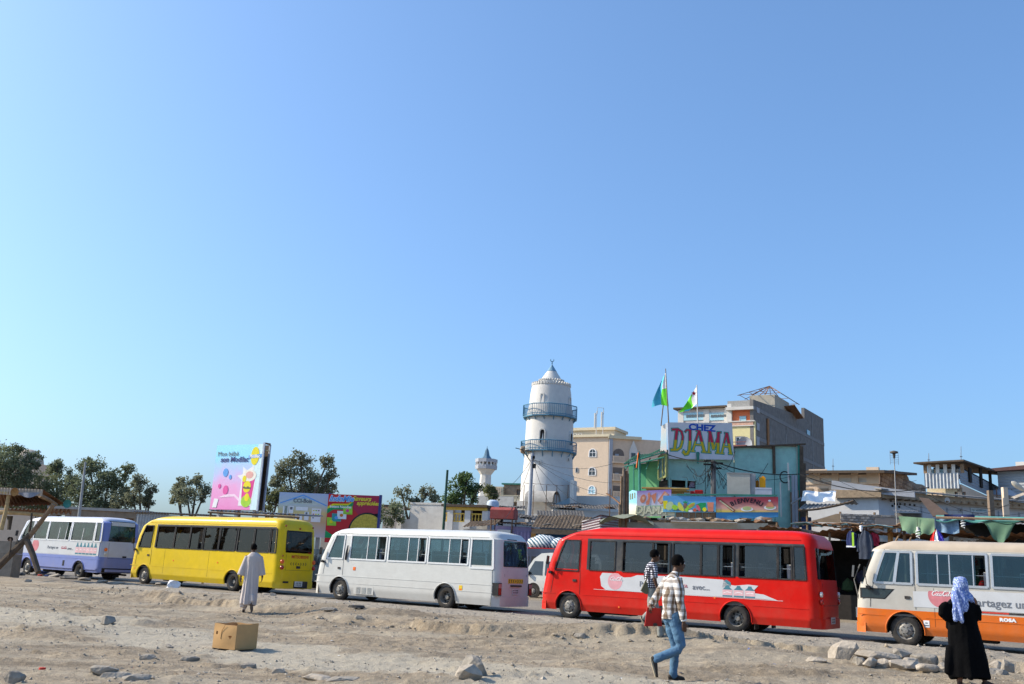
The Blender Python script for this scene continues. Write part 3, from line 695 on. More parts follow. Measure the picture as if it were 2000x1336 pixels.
# yellow bus
m_yel=mat('yellow_bus_paint',(.66,.455,.0),.4,var=.07,coat=.12,dirt=.12,low=.42,dcol=(.40,.31,.12),bump=.12,bs=1.6)
g_dark=glass('dark_bus_glass',(.17,.15,.13),.0)
g_blue=glass('sky_blue_bus_glass',(.28,.42,.48),.05,gc=(.72,.95,1))  # blue of reflected sky put into the glass tint and gloss colour
g_teal=glass('green_bus_glass',(.2,.33,.29),.02)
g_clear=glass('smoky_bus_glass',(.26,.29,.31),.04)
c=dict(zb=.25,xf=[(.25,.05),(.5,0),(1.2,.07),(2.0,.2),(2.5,.42),(2.72,.75),(2.93,1.5),(3.0,2.3)],wb=1.60,wt=2.54,wheels=[1.1,6.98],
 win=[(.45,1.36),(1.75,2.93),(2.99,3.98),(4.03,4.86),(4.94,5.9),(5.96,6.96),(7.08,8.02),(8.08,9.0),(9.08,9.44)],door=(.42,1.5),doorz=(.85,2.6),
 band=(1.68,9.5),bandm=m_black,framem=m_black,fw=.02,div={},paint=[m_yel],archm=m_yel,glass=g_dark,rear=(1.72,2.47),rwy=.8,mould=[(.8,.1,9.3)],seams=[2.45,5.4,8.0],hatch=(.95,1.55),open={3:(4.6,4.86)},drip=2.68,cuts=[])
bus_y,K=make_bus('minibus','bright yellow minibus with dark window band parked behind the man in the robe',3.98,9.68,3.01,2.05,c)
lamps_round(bus_y,K,[(1.28,mat('amber_tail',(.7,.12,.03),.3)),(1.05,m_red)],.86,.085); chevrons(bus_y,K,1.2,.95,.11,False)
b=MB(); b.lathe([(.03,0),(.03,.02),(.001,.025)],10,0,(K['xr'](1.5),-.86,1.5),'x'); b.lathe([(.035,0),(.035,.02),(.001,.025)],10,0,(K['xr'](2.68),-.75,2.68),'x'); b.lathe([(.035,0),(.035,.02),(.001,.025)],10,0,(K['xr'](2.68),.75,2.68),'x'); b.lathe([(.035,0),(.035,.05),(.001,.06)],10,0,(K['xr'](2.6),0,2.6),'x'); b.build('marker_light',m_red,bus_y)
text('MITSUBISHI',.17,mat('red_letter_paint',(.5,.06,.02),.5),bus_y,(K['xr'](1.5)+.006,.08,1.47),(math.pi/2,0,math.pi/2),bold=.004,spacing=1.1)
text('ROSA',.07,mat('red_letter_paint',(.5,.06,.02),.5),bus_y,(K['xr'](1.66)+.006,.62,1.64),(math.pi/2,0,math.pi/2),bold=.002)
rear_plate(bus_y,K,.05,.42,.42,.2,x=K['L']+.06)
b=MB(); b.box(K['L']+.035,K['L']+.052,-.2,.55,.25,.52); b.box(K['xr'](1)+.0,K['xr'](1)+.02,-.1,.1,1.02,1.12); b.box(K['L']+.03,K['L']+.06,-.78,-.5,.45,.52);b.build('bumper_recess',m_black,bus_y)
b=MB()
for k in range(26):   # pleated curtains
    xa=7.12+k*.033; b.tube([(xa,-.86,1.62),(xa+.006,-.84,2.1),(xa,-.86,2.5)],[(.012,.016)]*3,5,k%5==0)
for k in range(9): xa=4.1+k*.04; b.tube([(xa,-.86,1.62),(xa,-.86,2.5)],[(.012,.02)]*2,5,0)
b.build('curtain',[mat('grey_curtain',(.30,.27,.22),.95),mat('ochre_curtain',(.35,.28,.12),.95)],bus_y)
b=MB(); b.box(K['L']*.0+.0,.05,-1.03,-.95,.62,.7); b.build('side_marker',m_orange,bus_y,loc=(.42,0,0))
for xx_ in (3.1,6.0): b=MB(); b.lathe([(.035,.0),(.035,-.012),(.001,-.014)],12,0,(xx_,-1.025,1.08 if xx_<5 else 1.1),'y'); b.build('side_marker',m_orange,bus_y)
# white bus
m_wh=mat('white_bus_paint',(.56,.56,.53),.4,var=.05,coat=.15,bump=.12,bs=1.6,**DUST)
c=dict(zb=.2,xf=[(.2,.1),(.6,0),(1.2,.09),(1.5,.17),(1.86,.34),(2.3,.52),(2.45,.68),(2.6,1.0),(2.69,1.6)],wb=1.50,wt=2.38,wheels=[1.37,6.38],
 win=[(.5,1.44,1.5),(1.8,3.56),(3.68,5.44),(5.54,7.3),(7.4,8.4,1.40)],door=(.45,1.5),doorz=(.9,2.45),framem=mat('white_window_frame',(.66,.67,.67),.4,var=.04),fw=.028,
 div={1:[2.65,3.1],2:[4.6,5.05],3:[6.45,6.95],4:[]},open={1:(3.12,3.56),2:(5.07,5.44),3:(6.97,7.3)},paint=[m_wh],archm=m_wh,glass=g_blue,rear=(1.5,2.28),mould=[(.62,.1,8.4),(.87,.1,8.4)],hatch=(.42,1.25),drip=2.44,bumpm=m_wh,seams=[8.35],cuts=[])
bus_w,K=make_bus('minibus','white minibus with windows coloured like reflected sky and a yellow chevron strip on the back',15.6,8.62,2.68,2.05,c)
for sd in(-1,1):
    b=MB(); x=K['xr'](.8); b.box(x-.22,x+.012,sd*.94-.085,sd*.94+.085,.56,.78,0); b.box(x-.22,x+.013,sd*.94-.085,sd*.94+.085,.785,.92,1); b.box(x-.24,x+.006,sd*.94-.1,sd*.94+.1,.54,.95,2); b.build('taillight',[m_red,mat('pink_lens',(.5,.2,.18),.3,coat=.4),m_black],bus_w)
chevrons(bus_w,K,1.02,.92,.12); rear_plate(bus_w,K,0,.68,.4,.2)
b=MB(); b.box(K['xr'](.85),K['xr'](.85)+.05,-.32,.32,.84,.89); b.tube([(K['xr'](2.3)+.02,.2,1.46),(K['xr'](1.6)+.03,.25,1.55),(K['xr'](2.0)+.03,.45,1.95)],.014,6); b.build('plate_lamp_and_wiper',m_black,bus_w)
b=MB(); b.box(K['xr'](2.4)-.04,K['xr'](2.4)+.03,-.45,.1,2.36,2.41,0); b.build('brake_lamp',m_black,bus_w)
b=MB()
for k in range(3):
    for j in range(8): b.box(2.25+k*.27,2.25+k*.27+.2,-1.04,-1.022,.3+j*.028,.312+j*.028)
b.box(2.12,3.1,-1.027,-1.02,.26,.55,1); b.build('side_vent',[mat('vent_grey',(.4,.4,.38),.6),m_wh],bus_w)
b=MB(); b.box(2.02,2.14,-1.035,-1.02,1.1,1.22); b.build('side_marker',m_orange,bus_w)
b=MB(); b.box(6.98,7.12,-1.032,-1.02,.62,.8,0); b.box(7.0,7.1,-1.034,-1.03,.64,.69,1); b.build('warning_sticker',[mat('yellow_sticker',(.75,.5,.03),.5),m_orange],bus_w)
b=MB(); b.tube([(1.62,-1.06,1.46),(1.66,-1.07,1.7),(1.7,-1.06,2.0)],[.03,.045,.02],7); b.build('door_hinge_cloth',mat('dark_cloth',(.03,.03,.035),.9),bus_w)
# red bus
m_rd=mat('red_bus_paint',(.58,.005,.001),.42,var=.08,coat=.1,dirt=.15,low=.42,dcol=(.34,.11,.075),bump=.12,bs=1.6,spec=.15)
c=dict(zb=.25,xf=[(.25,.03),(.68,0),(1.5,.15),(2.0,.32),(2.38,.47),(2.55,.75),(2.7,1.2),(2.87,2.1)],wb=1.52,wt=2.42,wheels=[1.1,6.62],
 win=[(.45,1.42,1.47),(1.82,2.72),(2.98,4.0),(4.02,4.58),(4.68,5.55),(5.58,6.08),(6.12,6.58),(6.72,7.85),(7.88,8.28),(8.34,8.68)],door=(.42,1.5),doorz=(.75,2.48),
 band=(1.74,8.74),bandm=mat('grey_window_band',(.035,.04,.045),.4,dirt=.3),framem=m_black,fw=.018,div={},open={2:(2.98,3.1),3:(4.1,4.5),6:(6.2,6.55),7:(6.72,6.9),8:(7.92,8.25)},paint=[m_rd],archm=m_rd,glass=g_clear,rear=(1.55,2.4),wrap=True,rglass=g_clear,mould=[(.75,.1,8.7)],seams=[],hatch=(.85,1.45),drip=2.6)
bus_r,K=make_bus('minibus','red minibus with a torn soft drink advert behind the two walking men',25.83,9.02,2.88,2.05,c)
lamps_round(bus_r,K,[(1.15,m_clear),(.95,m_red)],.84,.075); rear_plate(bus_r,K,0,.45,.4,.18,x=K['L']+.06)
y=-1.031
ad=MB(); ad.poly([(2.22,y,1.33),(2.27,y,1.05),(2.45,y,.93),(7.4,y,.945),(7.85,y,.93),(7.45,y,1.07),(7.1,y,1.1),(7.3,y,1.3),(7.0,y,1.32),(6.6,y,1.27),(6.4,y,1.3),(6.25,y,1.42),(4.9,y,1.45),(3.5,y,1.43),(3.3,y,1.36),(3.05,y,1.34),(2.95,y,1.38),(2.85,y,1.45),(2.3,y,1.45)],.003)
ad=ad.build('advert_film',m_film,bus_r); disc(2.75,1.21,.25,ad,y-.002,m_discpink); coke(2.8,1.28,.095,ad,m_adwhite,y=y-.006)
text('Partagez un',.22,m_adgrey,ad,(4.1,y-.004,1.17),bold=.002); coke(5.0,1.18,.07,ad,m_adred,y=y-.006); text('avec...',.22,m_adgrey,ad,(5.58,y-.004,1.17),bold=.002); bottles(6.22,7.22,.955,1.27,3,ad,y-.003)
b=MB(); b.poly([(6.22,y,1.2),(6.5,y,1.24),(6.48,y,1.36),(6.36,y,1.43),(6.28,y,1.4)],.002); b.build('bottle_print',m_adteal,ad)
b=MB(); b.poly([(2.0,y,.935),(8.0,y,.92),(8.0,y,.928),(2.0,y,.943)],.002); b.build('advert_edge',m_adwhite,ad)
b=MB(); b.box(4.25,4.45,-1.03,-1.02,.35,.58); b.build('fuel_flap',m_black,bus_r)
for xx_ in(2.9,6.0): b=MB(); b.lathe([(.03,0),(.03,-.012),(.001,-.014)],12,0,(xx_,-1.02,.45 if xx_<4 else .9),'y'); b.build('side_marker',m_orange,bus_r)
# orange and white bus
m_or=mat('orange_bus_paint',(.66,.13,.003),.45,var=.08,coat=.08,bump=.12,bs=1.6,dirt=.2,low=.4,dcol=(.35,.2,.12))
m_ow=mat('dusty_white_paint',(.47,.45,.40),.5,var=.08,dirt=.35,dcol=(.4,.33,.26))
m_cr=mat('cream_roof_paint',(.46,.38,.29),.55,var=.08,dirt=.25)
c=dict(zb=.28,xf=[(.25,.04),(.6,0),(1.2,.04),(1.74,.18),(2.1,.33),(2.42,.46),(2.52,.62),(2.66,.95),(2.68,1.6)],wb=1.55,wt=2.36,wheels=[1.27,5.9],zs=[.89],
 win=[(.43,.98),(1.0,1.48),(1.62,3.27),(3.38,5.0),(5.1,6.7),(6.8,7.6)],door=(.40,1.55),doorz=(.92,2.42),framem=mat('aluminium_frame',(.5,.52,.54),.4,metal=.6,var=.06),fw=.03,div={2:[2.12,2.4,2.95],3:[4.2,4.6],4:[5.9]},open={2:(2.98,3.27)},
 paint=[m_or,m_ow,m_cr],pf=lambda x,z:0 if z<.89 else (1 if z<2.4 else 2),archm=m_or,glass=g_blue,rear=(1.5,2.3),mould=[(.72,.1,7.8)],seams=[2.0],hatch=(.7,1.3),drip=2.42,dripm=m_ow,bumpm=m_or,mz=1.8)
bus_o,K=make_bus('minibus','orange and white minibus cut off by the right edge behind the veiled woman',35.75,8.1,2.69,2.05,c)
y=-1.031
b=MB(); b.poly([(.17,y+.003,1.4),(.17,y+.003,1.13),(.8,y+.003,1.13),(1.05,y+.003,1.4)],.004); b.build('lower_corner_window',m_black,bus_o)
b=MB(); b.poly([(.21,y,1.375),(.21,y,1.155),(.79,y,1.155),(.99,y,1.375)],.002); b.build('lower_corner_pane',mat('dark_pane',(.03,.05,.06),.05,coat=1,var=.2),bus_o)
ad=MB(); ad.poly([(1.5,y,1.37),(1.5,y,.98),(7.5,y,.98),(7.5,y,1.45),(2.6,y,1.45),(2.45,y,1.39)],.003); ad=ad.build('advert_film',m_film,bus_o)
disc_cut(2.17,1.3,.31,1.4,ad,y-.002,m_discred); coke(2.2,1.34,.11,ad,m_adwhite,y=y-.006)
text('Partagez un',.27,m_adgrey,ad,(3.48,y-.004,1.17),bold=.002); coke(4.42,1.2,.11,ad,m_adred,y=y-.006); text('avec...',.27,m_adgrey,ad,(5.35,y-.004,1.17)); bottles(5.9,7.2,1.0,1.43,4,ad,y-.003)
text('ROSA',.105,m_adwhite,bus_o,(3.66,-1.032,.79),bold=.008,spacing=1.1,sx=1.25)
b=MB(); b.box(3.1,3.7,-1.034,-1.028,.925,.965,0); b.box(3.7,5.3,-1.034,-1.028,.925,.965,1); b.box(2.95,3.1,-1.034,-1.028,.925,.965,1); b.build('side_stripe',[mat('red_stripe',(.55,.05,.03),.5),m_black],bus_o)
b=MB(); b.box(1.72,1.86,y,y+.006,.49,.66,0); b.box(1.73,1.85,y-.002,y+.004,.52,.55,1);b.box(1.76,1.82,y-.002,y+.004,.58,.61,1); b.build('sticker',[m_adwhite,m_adgrey],bus_o)
b=MB(); b.tube([(.1,-.9,1.1),(.0,-.93,1.6),(.18,-.98,2.0)],.014,6); b.cbox((.0,-1.0,1.82),(.05,.14,.3),(0,.1,.2)); b.build('front_mirror',m_rim,bus_o)
# lavender bus
m_lv=mat('lavender_bus_paint',(.17,.22,.50),.4,var=.06,coat=.2,**DUST)
m_lw=mat('lavender_white_paint',(.5,.52,.6),.4,var=.05,dirt=.2)
c=dict(zb=.4,xf=[(.4,.05),(.8,0),(1.3,.05),(1.8,.2),(2.2,.42),(2.6,.62),(2.72,1.0),(2.88,1.9)],wb=1.74,wt=2.64,wheels=[1.5,5.95],zs=[1.05],
 win=[(.45,1.6),(1.75,2.92),(3.0,4.85),(4.98,6.85),(6.95,7.5)],door=(.42,1.66),doorz=(1.0,2.7),framem=mat('white_window_frame',(.66,.67,.67),.4,var=.04),fw=.03,div={2:[3.9,4.5],3:[5.9]},open={2:(4.5,4.85)},
 paint=[m_lv,m_lw],pf=lambda x,z:1 if z>2.68 or (1.02<z and x<7.2) or (x>7.4 and 1.0<z<1.8) else 0,archm=m_lv,glass=g_teal,rear=(1.8,2.7),mould=[(.93,.1,7.6)],hatch=(1.0,1.7),drip=2.7,dripm=m_lw,seams=[])
bus_l,K=make_bus('minibus','pale lavender minibus with a white advert band, farthest left behind the shelter',-5.85,7.65,2.9,2.0,c)
y=-1.006
ad=MB(); ad.poly([(1.7,y,1.7),(1.7,y,1.08),(7.4,y,1.08),(7.4,y,1.7)],.003); ad=ad.build('advert_film',m_film,bus_l)
disc_cut(2.05,1.45,.3,1.68,ad,y-.002,m_discred); text('Partagez un',.2,m_adgrey,ad,(3.6,y-.004,1.38)); coke(4.55,1.38,.1,ad,m_adred,y=y-.006); text('avec...',.2,m_adgrey,ad,(5.1,y-.004,1.36)); bottles(5.5,7.25,1.12,1.66,6,ad,y-.003)
lamps_round(bus_l,K,[(1.4,m_orange),(1.2,m_clear)],.8,.08)
rb=MB(); rb.box(K['xr'](2.5)-.06,K['xr'](2.5)+.0,-.62,.62,2.5,2.68); rb.build('window_sticker',m_film,bus_l)
b=MB(); b.box(4.6,4.75,y-.002,y+.01,.55,.8); b.build('fuel_flap',m_black,bus_l)
b=MB(); b.box(K['L'],K['L']+.03,-.9,.9,.35,.55,0); b.box(K['L']+.01,K['L']+.03,.1,.3,1.05,1.12,0); b.build('rear_valance',m_dark,bus_l)
# ---------------------------------------------------------------- building helpers
def facade(x0,x1,z0,z1,ops,th,parent,m,name='wall',y=0.,mb=None,mi=0):
    xs=sorted(set([x0,x1]+[round(o[0],4) for o in ops]+[round(o[1],4) for o in ops])); zs=sorted(set([z0,z1]+[round(o[2],4) for o in ops]+[round(o[3],4) for o in ops]))
    xs=[x for x in xs if x0<=x<=x1]; zs=[z for z in zs if z0<=z<=z1]
    b=MB() if mb is None else mb; nx,nz=len(xs),len(zs); idx={}
    vs=[];fs=[]
    def v(i,j,k):
        if (i,j,k) not in idx: idx[(i,j,k)]=len(vs); vs.append((xs[i],y+(th if k else 0),zs[j]))
        return idx[(i,j,k)]
    def solid(i,j):
        if i<0 or j<0 or i>=nx-1 or j>=nz-1: return False
        xm=(xs[i]+xs[i+1])/2; zm=(zs[j]+zs[j+1])/2
        return not any(o[0]<xm<o[1] and o[2]<zm<o[3] for o in ops)
    for i in range(nx-1):
        for j in range(nz-1):
            if not solid(i,j): continue
            fs.append((v(i,j,0),v(i+1,j,0),v(i+1,j+1,0),v(i,j+1,0))); fs.append((v(i,j,1),v(i,j+1,1),v(i+1,j+1,1),v(i+1,j,1)))
            if not solid(i-1,j): fs.append((v(i,j,0),v(i,j+1,0),v(i,j+1,1),v(i,j,1)))
            if not solid(i+1,j): fs.append((v(i+1,j,0),v(i+1,j,1),v(i+1,j+1,1),v(i+1,j+1,0)))
            if not solid(i,j-1): fs.append((v(i,j,0),v(i,j,1),v(i+1,j,1),v(i+1,j,0)))
            if not solid(i,j+1): fs.append((v(i,j+1,0),v(i+1,j+1,0),v(i+1,j+1,1),v(i,j+1,1)))
    b.add(vs,fs,mi)
    return b.build(name,m,parent) if mb is None else b
m_pane=mat('window_pane',(.03,.035,.04),.08,coat=1,var=.3,vs=1.5)
m_bluepane=mat('light_blue_shutter',(.36,.58,.68),.5,var=.1)
def window(parent,x0,x1,z0,z1,y,fm,pm=None,bars=1,hb=0,fw=.06,name='window'):
    b=MB(); d=.06
    b.box(x0,x0+fw,y,y+d,z0,z1); b.box(x1-fw,x1,y,y+d,z0,z1); b.box(x0+fw,x1-fw,y,y+d,z1-fw,z1); b.box(x0+fw,x1-fw,y,y+d,z0,z0+fw)
    for k in range(bars): c=x0+(x1-x0)*(k+1)/(bars+1); b.box(c-fw/2,c+fw/2,y+.005,y+d,z0+fw,z1-fw)
    for k in range(hb): c=z0+(z1-z0)*(k+1)/(hb+1); b.box(x0+fw,x1-fw,y+.008,y+d-.003,c-fw/2,c+fw/2)
    o=b.build(name,fm,parent); p=MB(); p.box(x0+fw*.5,x1-fw*.5,y+d*.6,y+d*.75,z0+fw*.5,z1-fw*.5); p.build('pane',pm or m_pane,o); return o
def arch_pts(x0,x1,z0,z1,n=8,pointed=False):
    w=(x1-x0)/2; c=(x0+x1)/2; hh=w*(1.25 if pointed else 1); zs_=z1-hh
    pts=[(x0,z0),(x1,z0)]
    for i in range(n+1):
        t=math.pi*i/n; k=math.sin(t)
        if pointed: k=1-(1-k)**.75 if False else math.sin(t)**.85
        pts.append((c+w*math.cos(t),zs_+hh*k))
    return pts
def arch_window(parent,x0,x1,z0,z1,y,fm,pm=None,fw=.12,bars=1,sill=True,name='window'):
    o_=arch_pts(x0,x1,z0,z1); i_=arch_pts(x0+fw,x1-fw,z0+fw*.6,z1-fw); b=MB(); n=len(o_)
    vs=[(p[0],y-.07,p[1]) for p in o_]+[(p[0],y-.07,p[1]) for p in i_]+[(p[0],y+.01,p[1]) for p in o_]+[(p[0],y+.01,p[1]) for p in i_]
    fs=[]
    for k in range(n):
        q=(k+1)%n; fs+=[(k,q,n+q,n+k),(n+k,n+q,3*n+q,3*n+k),(q,k,2*n+k,2*n+q)]
    b.add(vs,fs)
    c=(x0+x1)/2
    for k in range(bars): cc=x0+(x1-x0)*(k+1)/(bars+1); b.box(cc-.025,cc+.025,y-.05,y-.02,z0,z1-fw*1.5)
    if bars: b.box(x0+fw,x1-fw,y-.052,y-.02,z1-(x1-x0)/2-.03,z1-(x1-x0)/2+.03)
    o=b.build(name,fm,parent); p=MB(); p.poly([(a,y-.015,c_) for a,c_ in i_],.012,(0,1,0)); p.build('pane',pm or m_pane,o); return o
def corr(mb,fn,L,D,pitch=.2,amp=.03,nd=3,m=0):
    pitch=min(pitch,.22)
    """corrugated sheet: fn(u metres, v metres, h)->point"""
    n=max(4,int(L/pitch*6)); 
    mb.grid(lambda u,v: fn(u*L,v*D,amp*math.sin(2*math.pi*u*L/pitch)),n,nd,m)
def wires(name,label,pts_list,r=.012,m=None,group=None):
    b=MB(); 
    for (a,c,sag) in pts_list:
        a=Vector(a); c=Vector(c); b.tube([a.lerp(c,t)-Vector((0,0,sag*4*t*(1-t))) for t in np.linspace(0,1,11)],r,4,0)
    return b.build(name,m or m_black,None,label=label,category='cable',group=group)
m_plaster=mat('white_plaster',(.60,.58,.54),.85,var=.07,vs=1.,bump=.2,bs=8,dirt=.35,dcol=(.42,.38,.33))
m_stainw=mat('stained_white_wall',(.56,.54,.50),.85,var=.08,dirt=.6,dcol=(.33,.3,.27),ds=.8)
m_tanw=mat('tan_plaster',(.66,.52,.39),.85,var=.06,bump=.1,dirt=.2,dcol=(.42,.33,.24))
m_tand=mat('deep_tan_plaster',(.62,.48,.36),.85,var=.06,dirt=.2,dcol=(.4,.3,.22))
m_cream=mat('cream_plaster',(.64,.56,.40),.85,var=.06,dirt=.2)
m_greyb=mat('grey_trim',(.36,.38,.42),.8,var=.08)
m_bluemet=mat('blue_painted_metal',(.09,.22,.32),.6,var=.15,dirt=.2,dcol=(.2,.25,.28))
m_block=mat('grey_block_wall',(.18,.172,.165),.95,var=.25,vs=1.5,bump=.4,bs=6,dirt=.35,dcol=(.24,.2,.18))
m_brickb=mat('brown_block_wall',(.26,.2,.145),.95,var=.25,vs=2,bump=.4,dirt=.3,dcol=(.17,.13,.1))
m_rust=mat('rusty_sheet',(.20,.105,.06),.85,var=.4,vs=4,dirt=.5,dcol=(.3,.2,.12),ds=3)
m_greysheet=mat('grey_corrugated_sheet',(.22,.21,.2),.7,var=.25,dirt=.4,dcol=(.14,.11,.09))
m_galv=mat('galvanised_sheet',(.40,.42,.44),.5,metal=.3,var=.15,dirt=.45,dcol=(.3,.24,.18),ds=1.5)
m_yelp=mat('yellow_balcony_paint',(.62,.42,.08),.7,var=.1,dirt=.2)
m_tarpw=mat('white_tarpaulin',(.72,.74,.76),.5,var=.05,bump=.4,bs=5)
m_tarpg=mat('green_tarpaulin',(.17,.28,.17),.8,var=.12,dirt=.3,dcol=(.3,.28,.18))
m_tarpt=mat('teal_tarpaulin',(.10,.30,.24),.7,var=.12)
m_teal=mat('teal_painted_sheet',(.31,.55,.49),.8,var=.16,vs=2,dirt=.55,dcol=(.30,.36,.34),ds=1.1)
m_green=mat('green_painted_sheet',(.14,.36,.16),.75,var=.12,dirt=.25,dcol=(.1,.3,.13))
m_dkteal=mat('dark_teal_paint',(.04,.19,.15),.7,var=.2)
m_pole=mat('old_pole_wood',(.2,.15,.11),.9,var=.3,vs=8)
m_steel=mat('grey_steel',(.3,.3,.3),.5,metal=.4,var=.15)
m_inside=mat('painted_interior_shade',(.03,.026,.023),.95,var=.3)  # near-black colour puts the shade of interiors and holes into the surface
# ---------------------------------------------------------------- trees
def leafmat(name,col):
    def ex(m,n,l,b):
        b.inputs['Subsurface Weight'].default_value=0
        t=n.new('ShaderNodeBsdfTranslucent'); mx=n.new('ShaderNodeMixShader'); mx.inputs[0].default_value=.4
        src=b.inputs['Base Color'].links[0].from_socket; l.new(src,t.inputs[0]); out=[x for x in n if x.type=='OUTPUT_MATERIAL'][0]
        l.new(b.outputs[0],mx.inputs[1]); l.new(t.outputs[0],mx.inputs[2]); l.new(mx.outputs[0],out.inputs[0])
    return mat(name,col,.8,var=.45,vs=1.1,extra=ex)
m_leaf=leafmat('olive_leaves',(.15,.175,.10)); m_leaf2=leafmat('grey_green_leaves',(.18,.19,.12)); m_bark=mat('bark',(.10,.08,.06),.95,var=.3)
def tree(label,px,Y,clumps,leaf=.21,m=None,seed=0,dens=1.,cat='tree',name='tree',trunk=True,group=None,dd=1.0):
    r=random.Random(seed); base=P(px,1100,Y); base.z=0; root=thing(name,label,cat,base,0,group)
    lb=MB(); bb=MB(); sc=Y/F_PX
    ctrs=[]
    for (cx,cy,rx,ry) in clumps:
        c=P(cx,cy,Y)-base; c.y+=r.uniform(-1,1)*rx*sc*.6*dd; RX,RZ=rx*sc,ry*sc; ctrs.append((c,RX,RZ))
        ns=int(9+RX*RZ*13*dens)
        for _ in range(ns):
            u=Vector((r.gauss(0,1),r.gauss(0,1),r.gauss(0,1))).normalized()*r.uniform(.35,1.0)
            sc_c=c+Vector((u.x*RX,u.y*RX*.8,u.z*RZ)); sr=r.uniform(.3,.75)*min(1.3,max(.6,RX*.6))
            for _ in range(int(46*dens)):
                w=Vector((r.gauss(0,1),r.gauss(0,1),r.gauss(0,.8))); w=w.normalized()*sr*r.uniform(.3,1.1); p=sc_c+w
                a=Vector((r.uniform(-1,1),r.uniform(-1,1),r.uniform(-1,1))).normalized(); bq=a.orthogonal().normalized(); s=leaf*r.uniform(.5,1.2)
                lb.v+= [tuple(p-a*s*.5),tuple(p+bq*s*.3),tuple(p+a*s*.5),tuple(p-bq*s*.3)]; n=len(lb.v); lb.f.append((n-4,n-3,n-2,n-1)); lb.m.append(0)
            if trunk and r.random()<.5: bb.tube([c+Vector((0,0,-RZ*.3)),c.lerp(sc_c,.6)+Vector((0,0,-.1)),sc_c],[.05,.035,.012],5)
    if trunk:
        top=max(c.z for c,_,_ in ctrs); mid=Vector((sum(c.x for c,_,_ in ctrs)/len(ctrs)*.4,0,top*.38)); R0=.16+top*.012
        bb.tube([(0,0,-.1),mid*.5+Vector((.1,0,0)),mid],[R0*1.3,R0,R0*.8],8)
        for c,RX,RZ in ctrs:
            k=mid.lerp(c,.5)+Vector((r.uniform(-.3,.3),r.uniform(-.3,.3),-.15*abs(c.x-mid.x))); bb.tube([mid-Vector((0,0,.3)),k,c],[R0*.6,R0*.4,R0*.2],6)
        bb.build('trunk',m_bark,root,True)
    lb.build('crown',m or m_leaf,root); return root
GR='trees along the left skyline'
tree('largest dark tree at the left edge, under the dome',10,92,[(10,905,44,32),(45,925,35,36),(5,950,50,38),(-35,900,40,40),(62,903,20,22),(30,885,26,16),(40,975,50,26),(75,985,40,20)],seed=1,group=GR)
tree('loose tree just right of the left edge tree',105,94,[(103,922,26,22),(82,955,36,34),(130,955,30,30),(112,905,14,10),(145,935,16,14),(110,985,45,20)],seed=2,group=GR)
tree('broad tree with dark branches behind the leaning lamp post',195,90,[(180,918,32,24),(218,935,36,22),(190,965,42,28),(243,922,18,16),(160,955,28,28),(172,901,16,10),(235,955,24,20),(185,988,45,16),(225,985,30,16)],seed=3,group=GR)
tree('smaller tree at the right end of the left row',270,88,[(275,943,22,16),(262,972,28,24),(295,960,12,15),(240,975,24,24),(285,980,14,12)],seed=4,m=m_leaf2,group=GR)
tree('round lone tree left of the pink billboard',368,86,[(350,948,19,18),(386,940,17,13),(370,970,34,20),(345,975,14,12),(398,965,12,18)],seed=5,m=m_leaf2,group=GR)
tree('tallest feathery tree behind the two low billboards',590,80,[(585,900,26,24),(560,918,30,22),(600,940,42,28),(642,935,20,22),(640,905,14,12),(575,955,55,22),(625,962,33,18),(540,935,16,18)],seed=6,m=m_leaf2,group=GR)
tree('low bush tree right of the pink billboard',522,72,[(528,982,28,22),(512,962,10,16),(545,970,18,14)],seed=7,m=leafmat('yellow_green_leaves',(.13,.14,.06)),group=GR)
tree('thin leaved tree left of the green post',800,68,[(785,962,20,11),(832,962,22,12),(805,978,28,12),(775,990,20,14),(848,975,12,12)],seed=8,m=m_leaf2,dens=.65,group=GR)
tree('dark scrub behind the noodle billboard and the white wall',752,66,[(752,1008,26,20),(775,1000,18,18),(730,1022,20,14),(700,1018,20,12)],seed=9,dens=.9,trunk=False,cat='bush',name='bush',group=GR)
tree('compact green tree between the green post and the far minaret',905,75,[(905,948,30,18),(890,968,28,20),(928,962,18,22),(880,980,22,10),(912,935,16,9)],seed=10,m=leafmat('fresh_green_leaves',(.09,.14,.05)),group=GR)
tree('small yellowish bush beside the cream lattice building',957,73,[(957,957,10,9),(962,968,9,8)],seed=11,m=leafmat('yellow_green_leaves',(.13,.14,.06)),trunk=False,cat='bush',name='bush')
# far dome at the left edge
F=fr_at(20,150,0); r=thing('domed_building','pale dome of a building showing above the trees at the left edge','building',frame=F)
xa,za=F.pz(-25,900); xb,zb_=F.pz(38,885); zt=F.pz(12,866)[1]; cx=(xa+xb)/2
b=MB(); R0=(xb-xa)/2; b.lathe([(R0*math.cos(t),zb_-1+(zt-zb_+1)*math.sin(t)) for t in np.linspace(0,math.pi/2-.02,9)],20,0,(cx,8,0)); b.build('dome',mat('pale_dome',(.45,.38,.3),.8),r,True)
b=MB(); b.box(cx-R0*1.2,cx+R0*1.2,8-R0,8+R0,0,zb_-1); b.build('wall',m_tand,r)
